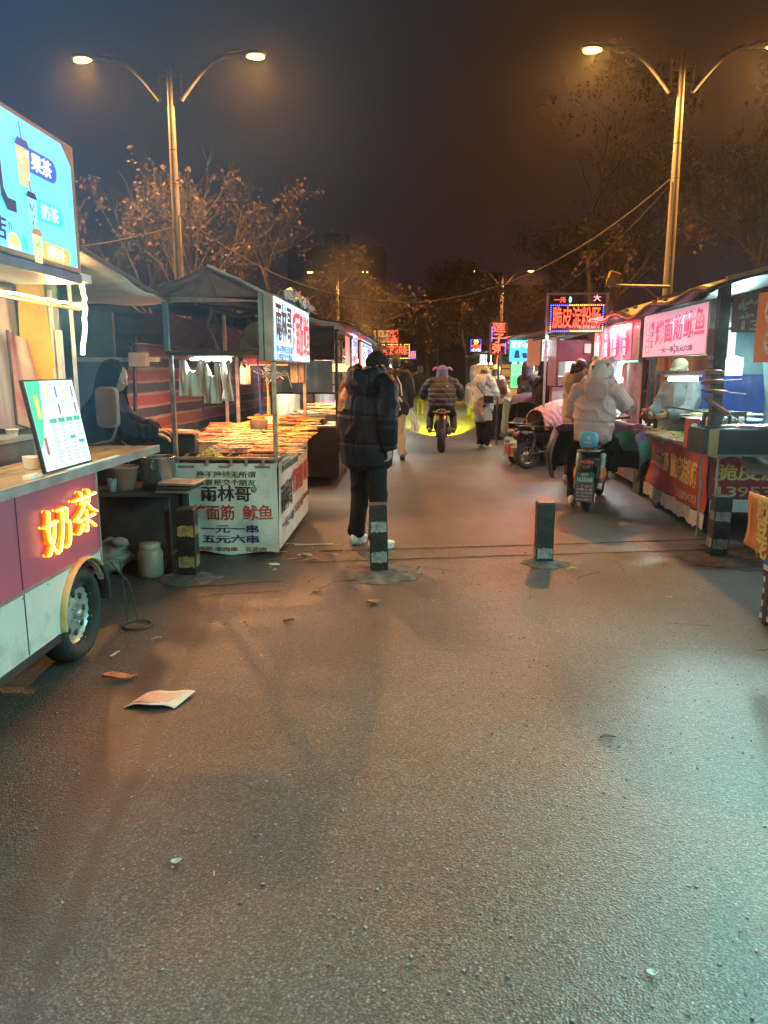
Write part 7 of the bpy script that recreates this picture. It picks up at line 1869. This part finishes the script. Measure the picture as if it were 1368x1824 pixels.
m = MB(); m.loft([(0, 0, .74), (0, .2, .82), (0, .42, .80)], [(.10, .10), (.15, .13), (.10, .09)], 16, dome=.5); m.build('fuel_tank', SHELLK, t)
m = MB(); m.loft([(0, .02, .45), (0, .25, .42)], [(.16, .17), (.14, .15)], 12, dome=.3); m.build('engine', DSTEEL, t)
m = MB(); m.tube([(-.36, .42, 1.0), (-.15, .5, 1.02), (.15, .5, 1.02), (.36, .42, 1.0)], .016, 8); m.build('handlebar', DSTEEL, t)
for s in (-1, 1):
    m = MB(); m.tube([(s * .25, .46, 1.02), (s * .34, .42, 1.20)], .007, 5); m.ell((s * .36, .42, 1.22), (.06, .015, .035), 12, 8); m.build('mirror', SHELLK, t)
    m = MB(); m.tube([(s * .10, -.08, .36), (s * .27, -.10, .36)], .014, 6); m.build('foot_peg', ALLOY, t)
    m = MB(); m.box((s * .12, -.80, .78), (.09, .03, .03)); m.build('turn_lamp', pm('amber_lens', (.5, .28, .08), .25), t, bev=.008)
m = MB(); m.tube([(.12, .1, .32), (.15, -.2, .34), (.16, -.45, .44)], [.025, .045, .05], 10); m.build('exhaust', ALLOY, t)
m = MB(); m.loft([(0, -.70, .70), (0, -.84, .60), (0, -.90, .48)], [(.09, .015), (.075, .012), (.07, .01)], 10); m.build('rear_fender', SHELLK, t)
m = MB(); m.ell((0, -.82, .76), (.07, .02, .022), 12, 8); m.build('tail_light', pm('tail_lens', (.30, .05, .04), .2), t)
m = MB(); m.ell((0, .66, .84), (.09, .06, .09), 14, 10); m.build('headlight', em('yellow_beam', (1, .85, .15), 6), t)
place(t, MBK, R(-2))
lamp('fog_beam', 'SPOT', MBK + V((.05, .9, .9)), 26000, (.95, .90, .0), .03, MBK + V((.10, 5.2, 0)), 23, blend=.5)
GJ = cloth('slate_padded', (.035, .035, .045), .6)
def earhat(root, HM):
    q = MB(); q.ell((0, -.01, .04), (.112, .125, .105), 22, 14); q.loft([(0, -.02, -.12), (0, -.015, -.03), (0, -.01, .03)], [(.13, .12), (.115, .115), (.11, .12)], 22, dome=.2); xf(q, HM)
    h = fuse(q, 'plush_hat', cloth('lilac_plush', (.20, .20, .46), .95, var=.2, bump=.8, bscale=50), root, .012, 1, .012, .03)
    q = MB()
    for s in (-1, 1): q.loft([(s * .085, 0, .07), (s * .13, -.01, .085), (s * .175, -.02, .06), (s * .20, -.02, .03)], [(.02, .02), (.035, .022), (.03, .018), (.008, .008)], 10, ref=(0, 0, 1), dome=.5)
    xf(q, HM); fuse(q, 'hat_ear', cloth('ear_pink', (.55, .30, .32), .9), h, .009, 1)
    m = MB(); m.box((.10, -.305, 1.27), (.045, .006, .03)); m.build('chest_emblem', WHT, root)
mr, MH = person('motorcycle rider in slate padded jacket and lilac hat with pink ears', MBK, R(-2), .98,
    dict(pel=(0, -.26, .90), chest=(0, -.10, 1.20), neck=(0, .0, 1.40), head=(0, .08, 1.53), hrot=(-.1, 0, 0), shL=(-.22, -.04, 1.32), elL=(-.37, .14, 1.10), wrL=(-.34, .40, 1.04), shR=(.22, -.04, 1.32), elR=(.37, .14, 1.10), wrR=(.34, .40, 1.04),
         hipL=(-.12, -.22, .86), knL=(-.23, .16, .68), anL=(-.24, -.12, .42), hipR=(.12, -.22, .86), knR=(.23, .16, .68), anR=(.24, -.12, .42)), GJ, .58, .0, cloth('dark_denim', (.03, .035, .05), .8), cloth('grey_boot', (.2, .2, .19), .6), 1.02, 1.2, .013, hair='none', hat=earhat, fold=.012, spacing=.095, sd=.016, sl=1.15)
# ================================================================ trees
BARK = pm('bark', (.11, .095, .08), .85, var=.35, scale=6, stretch=(3, 3, .6), bump=.7, bscale=20)
LEAFA = pm('dry_leaf', (.15, .10, .055), .6, var=.4, scale=3, col2=(.07, .05, .035), bump=0)
LEAFB = pm('dull_leaf', (.16, .11, .075), .65, var=.4, scale=3, bump=0)
def tree(name, label, x, y, h, seed, levels=4, leaf=0.35, leafmat=LEAFA, spread=.75, trunk_r=.16, fork=.22, lsize=.09, kids=(3, 5), group=None, lean=(0, 0), clump=9):
    rnd = random.Random(seed)
    t = thing(name, (x, y, 0), label, 'tree', group)
    br = MB(); lf = []; tw = MB()
    def grow(p, d, L, r, lv):
        n = 5 if lv < 2 else 3
        pts = [p]; rs = [r]; q = p.copy(); dd = d.copy()
        for i in range(n):
            dd = (dd + V((rnd.uniform(-1, 1), rnd.uniform(-1, 1), rnd.uniform(-.5, .8))) * (.16 if lv else .07)).normalized()
            q = q + dd * L / n; pts.append(q.copy()); rs.append(r * (1 - .55 * (i + 1) / n))
        (br if lv < 3 else tw).tube(pts, rs, (9, 7, 5, 3, 3)[min(lv, 4)], cap=False)
        if lv >= levels:
            if rnd.random() < leaf: lf.append((pts[-1], dd))
            return
        k = rnd.randint(*kids) if lv else kids[1]
        for j in range(k):
            f = rnd.uniform(.45, 1.0) if lv else rnd.uniform(.55, 1.0)
            i = min(n - 1, int(f * n)); base = pts[i].lerp(pts[i + 1], f * n - i)
            a = rnd.uniform(0, 6.283); sp_ = rnd.uniform(.35, 1.0) * spread
            side = dd.orthogonal().normalized(); side = Matrix.Rotation(a, 3, dd) @ side
            nd = (dd * (1 - sp_ * .45) + side * sp_ + V((0, 0, .22))).normalized()
            grow(base, nd, L * rnd.uniform(.52, .78), max(.005, rs[i] * rnd.uniform(.5, .68)), lv + 1)
        if lv: grow(pts[-1], dd, L * .6, max(.005, rs[-1] * .9), lv + 1)
    grow(V((x, y, 0)), V((lean[0], lean[1], 1)).normalized(), h * fork * 1.6, trunk_r, 0)
    br.build('trunk', BARK, t)
    for p, d in lf:
        for k in range(rnd.randint(2, clump)):
            c = p + V((rnd.gauss(0, .11), rnd.gauss(0, .11), rnd.gauss(-.04, .11)))
            a = V((rnd.uniform(-1, 1), rnd.uniform(-1, 1), rnd.uniform(-1.2, .2))).normalized(); b = a.orthogonal().normalized()
            b = Matrix.Rotation(rnd.uniform(0, 6.28), 3, a) @ b; s = lsize * rnd.uniform(.6, 1.25); nn = a.cross(b) * s * .15
            tw.add([c, c + a * s * .5 + b * s * .32 + nn, c + a * s, c + a * s * .5 - b * s * .32 + nn], [(0, 1, 2, 3)])
            tw.m[-1] = 1
    tw.build('crown', [BARK, leafmat], t)
    return t
tree('bare_tree', 'half-bare tree with clumps of dry leaves behind the left lamp post', -5.5, 17.0, 8.4, 5, 5, .14, LEAFA, .95, .17, .20, .12, (2, 4), lean=(.02, 0), clump=14)
tree('bare_tree', 'spreading half-bare tree right of the left lamp post above the gabled stall', -4.0, 19.5, 8.2, 15, 5, .14, LEAFA, 1.0, .16, .20, .13, (2, 4), lean=(.10, 0), clump=14)
tree('bare_tree', 'slender pale-branched tree between the drinks sign and left lamp post', -7.4, 16.5, 7.0, 11, 5, .05, LEAFA, .6, .12, .20, .10, (2, 4), lean=(-.08, 0))
tree('bare_tree', 'shadowy bare tree right of the left lamp post above the sheds', -5.2, 24, 8.0, 23, 5, .2, LEAFB, .8, .18, .2, .11, (3, 4))
tree('leafy_tree', 'broad tree with lit orange branches under the distant right street lamp', 2.9, 42, 8.0, 8, 5, .75, LEAFA, .85, .2, .24, .20, (3, 4), lean=(-.12, -.05))
tree('dark_tree', 'large dark tree left of the right lamp post above the red LED sign', 5.6, 24, 12.5, 31, 5, .3, LEAFB, .8, .24, .20, .14, (3, 4), lean=(-.06, 0))
tree('dark_tree', 'large dark tree right of the right lamp post above the tarp roof', 9.2, 22, 11.0, 37, 5, .3, LEAFB, .8, .24, .2, .13, (3, 4))
tree('dark_tree', 'tall dark tree far behind the red LED sign', 6.6, 33, 12, 41, 5, .5, LEAFB, .8, .28, .2, .17, (3, 4))
tree('dark_tree', 'dark tree at the far end of the road over the last left stall', -5.5, 52, 10.0, 43, 5, .6, LEAFB, .8, .26, .2, .2, (3, 4))
tree('dark_tree', 'dark tree closing the far end of the road behind the walking figure', 0.8, 62, 9.0, 47, 5, .7, LEAFB, .9, .26, .2, .24, (3, 4))
tree('dark_tree', 'dark tree far right at the end of the road past the lit tree', 5.5, 56, 11.0, 53, 5, .6, LEAFB, .85, .26, .2, .22, (3, 4))
# ================================================================ litter on the road
def leaf_litter(x, y, L, w, rz, mat, label, name='dry_leaf', seed=0, cat='leaf'):
    random.seed(seed); m = MB()
    def fn(u, v):
        ww = w * math.sin(math.pi * min(1, u * 1.15)) ** .7 if u < .87 else w * .08
        return ((u - .5) * L, (v - .5) * ww, .006 + w * .25 * (abs(v - .5) * 2) ** 2 + L * .06 * (1 + math.sin(u * 5 + seed)))
    m.sheet(fn, 16, 6); m.v = [tuple(Matrix.Rotation(rz, 3, 'Z') @ V(p) + V((x, y, 0))) for p in m.v]
    return tag(m.build(name, mat, solid=.002), label, cat)
DL = pm('orange_dry_leaf', (.42, .15, .06), .6, var=.4, scale=30, bump=.3)
leaf_litter(-1.50, 3.53, .17, .07, .3, DL, 'curled orange dry leaf on the road near the trailer wheel', seed=1)
leaf_litter(-.29, 4.86, .10, .06, .5, DL, 'curled orange dry leaf in front of the bollard by the standing man', seed=2)
leaf_litter(-.70, 5.10, .10, .035, -.6, pm('tan_leaf', (.40, .27, .14), .7), 'pale tan dry leaf on the road left of the middle bollard', seed=3)
leaf_litter(-.80, 4.46, .07, .03, .1, SOOT, 'small black scrap on the road in front of the white stall', seed=4, name='scrap', cat='scrap')
leaf_litter(1.22, 5.80, .09, .03, 0, YEL, 'small yellow scrap beside the lone bollard', seed=5, name='scrap', cat='scrap')
leaf_litter(.82, 3.02, .07, .02, .2, SOOT, 'dark twig-like scrap on the road in the right foreground', seed=6, name='scrap', cat='scrap')
leaf_litter(.62, 1.73, .03, .02, -.1, pm('grey_paper', (.45, .45, .42), .8), 'small grey scrap of paper alone in the near right foreground', seed=8, name='paper_scrap', cat='scrap')
leaf_litter(-.76, 2.12, .035, .025, .4, pm('grey_paper', (.45, .45, .42), .8), 'tiny pale scrap of paper in the near left foreground', seed=9, name='paper_scrap', cat='scrap')
leaf_litter(-1.66, 3.86, .07, .02, 1.2, pm('grey_paper', (.45, .45, .42), .8), 'twisted paper scrap against the trailer tyre', seed=10, name='paper_scrap', cat='scrap')
leaf_litter(-1.52, 4.12, .06, .012, .5, pm('grey_paper', (.45, .45, .42), .8), 'twisted straw wrapper on the road beyond the trailer wheel', seed=11, name='paper_scrap', cat='scrap')
t = thing('paper_leaflet', (-1.23, 3.30, 0), 'folded cream paper leaflet lying open on the road', 'paper')
m = MB()
m.sheet(lambda u, v: (-1.36 + .24 * u + .05 * v, 3.21 + .17 * v + .01 * math.sin(u * 9), .006 + .022 * abs(math.sin(u * math.pi * 1.0)) * (1 - .6 * v) + .012 * v * u), 18, 8); m.build('sheet', pm('cream_paper', (.60, .50, .42), .7, var=.06), t, solid=.0015)
m = MB(); m.sheet(lambda u, v: (-1.32 + .16 * u + .05 * v, 3.235 + .11 * v + .01 * math.sin((u * .67 + .17) * 9), .0095 + .022 * abs(math.sin((u * .67 + .17) * math.pi)) * (1 - .6 * (v * .65 + .15)) + .012 * (v * .65 + .15) * (u * .67 + .17)), 18, 8); m.build('printed_block', pm('faded_print', (.55, .36, .26), .7, var=.25, scale=40, stretch=(1, 6, 1)), t)
random.seed(77)
def stick(x, y, L, rz, label=None, mat=STICK, r=.003):
    m = MB(); d = V((math.cos(rz), math.sin(rz), 0)) * L / 2; m.tube([V((x, y, r + .004)) - d, V((x, y, r + .004)) + d], r, 5)
    tag(m.build('bamboo_stick', mat), label or 'discarded bamboo skewer stick lying on the road', 'stick', None if label else 'discarded sticks on the road')
for i in range(9): stick(random.uniform(-1.2, 1.8), random.uniform(1.7, 6.3), random.uniform(.015, .05), random.uniform(0, 3.14), None, STICK, .0022)
for i in range(10): stick(random.uniform(-1.2, -.6), random.uniform(6.0, 6.6), random.uniform(.05, .14), random.uniform(-.4, .6), None, STICK, .0028)
stick(-.93, 6.55, .34, .1, 'long pale bamboo stick on the road beside the white stall', pm('pale_stick', (.6, .56, .48), .5), .006)
for i in range(16):
    m = MB(); x, y = random.uniform(-1.25, -.25), random.uniform(5.4, 6.5); s = random.uniform(.01, .03)
    vs = [(x + random.uniform(-s, s), y + random.uniform(-s, s), .005 + random.uniform(0, .01)) for k in range(4)]
    c = V((x, y, 0)); vs.sort(key=lambda p: math.atan2(p[1] - y, p[0] - x)); m.add(vs, [(0, 1, 2, 3)])
    tag(m.build('tissue_scrap', pm('tissue', (.55, .52, .48), .9)), 'torn white tissue scrap on the dirty road beside the white stall', 'scrap', 'tissue scraps beside the stall', )
for x, y in ((-.95, 6.16), (-1.15, 5.85)):
    m = MB(); random.seed(int(x * 100)); 
    for k in range(5): m.ell((x + random.uniform(-.05, .05), y + random.uniform(-.03, .03), .012), (random.uniform(.015, .035), random.uniform(.01, .025), .012), 8, 5)
    tag(m.build('crumpled_napkin', pm('tissue', (.55, .52, .48), .9)), 'crumpled white napkin on the road seam' if x > -1 else 'crumpled white napkin under the corner of the white stall', 'napkin')
# pebbles and grit too many to count
random.seed(99); m = MB()
for i in range(1500):
    y = 1.2 + 5.5 * random.random() ** 1.2; x = random.uniform(-1.7, 2.1); s = random.uniform(.0015, .005)
    m.box((x, y, s * .6), (s * 2, s * random.uniform(1, 2), s * 1.2), (random.uniform(0, 3), 0, random.uniform(0, 3)))
o = m.build('road_grit', pm('grit', (.22, .21, .20), .7, var=.6, scale=60)); o['kind'] = 'stuff'

# ================================================================ steam and haze
def vol(name, label, dens, col, noise=None, aniso=.35, rad=None):
    m = bpy.data.materials.new(name); m.use_nodes = True; t = m.node_tree
    t.nodes.remove(t.nodes['Principled BSDF'])
    v = t.nodes.new('ShaderNodeVolumePrincipled'); v.inputs['Color'].default_value = (*col, 1); v.inputs['Density'].default_value = dens; v.inputs['Anisotropy'].default_value = aniso
    t.links.new(v.outputs[0], t.nodes['Material Output'].inputs['Volume'])
    if noise:
        co = t.nodes.new('ShaderNodeTexCoord'); n = t.nodes.new('ShaderNodeTexNoise'); n.inputs['Scale'].default_value = noise; n.inputs['Detail'].default_value = 5; n.inputs['Distortion'].default_value = .8
        t.links.new(co.outputs['Object'], n.inputs['Vector'])
        r = t.nodes.new('ShaderNodeValToRGB'); r.color_ramp.elements[0].position = .45; r.color_ramp.elements[1].position = .75
        t.links.new(n.outputs['Fac'], r.inputs[0])
        mu = t.nodes.new('ShaderNodeMath'); mu.operation = 'MULTIPLY'; mu.inputs[1].default_value = dens
        t.links.new(r.outputs[0], mu.inputs[0]); t.links.new(mu.outputs[0], v.inputs['Density'])
    if rad:
        # thins out towards the edge of the cloud
        c2 = t.nodes.new('ShaderNodeTexCoord'); mp = t.nodes.new('ShaderNodeMapping'); mp.vector_type = 'POINT'
        mp.inputs['Scale'].default_value = [1 / q for q in rad]; mp.inputs['Location'].default_value = (0, 0, -1)
        gr = t.nodes.new('ShaderNodeTexGradient'); gr.gradient_type = 'QUADRATIC_SPHERE'
        t.links.new(c2.outputs['Object'], mp.inputs[0]); t.links.new(mp.outputs[0], gr.inputs[0])
        k = t.nodes.new('ShaderNodeMath'); k.operation = 'MULTIPLY'
        t.links.new(gr.outputs['Fac'], k.inputs[0])
        if noise: t.links.new(mu.outputs[0], k.inputs[1])
        else: k.inputs[1].default_value = dens
        t.links.new(k.outputs[0], v.inputs['Density'])
    return m
HAZE = True
if HAZE:
    m = MB(); m.bb(-60, 60, -24, 110, -1.0, 14); o = m.build('haze', vol('haze_air', '', .0013, (.93, .93, .95), aniso=.8)); o['kind'] = 'stuff'
for nm, c, r, d, lb in (('smoke', (-1.6, 2.5, 3.2), (2.2, 3.2, 2.4), .42, 'added thin blue cloud standing in for lens glare by the glowing drinks sign'),  # added volume, coloured blue to imitate glare around the sign
                        ('smoke', (-1.7, 19.5, 3.4), (1.5, 2.8, 1.7), 1.5, 'orange-lit smoke drifting up from the left stalls under the distant street lamp'),
                        ('smoke', (-1.25, 17.0, 2.35), (.55, 1.6, .5), 1.6, 'pale steam curling in front of the blue lit sign of the steaming stall'),
                        ('smoke', (-2.5, 5.4, 1.75), (.9, 1.1, .75), .6, 'bluish smoke rising over the grill of the hooded vendor')):
    m = MB(); m.ell(c, r, 16, 10); o = m.build(nm, vol('smoke_or_glare', '', d, (.95, .93, .92) if c[1] > 6 else (.16, .50, 1.0), 1.3 if r[2] < 1 else (.8 if c[1] > 10 else None), rad=r)); tag(o, lb, 'smoke', kind='stuff')
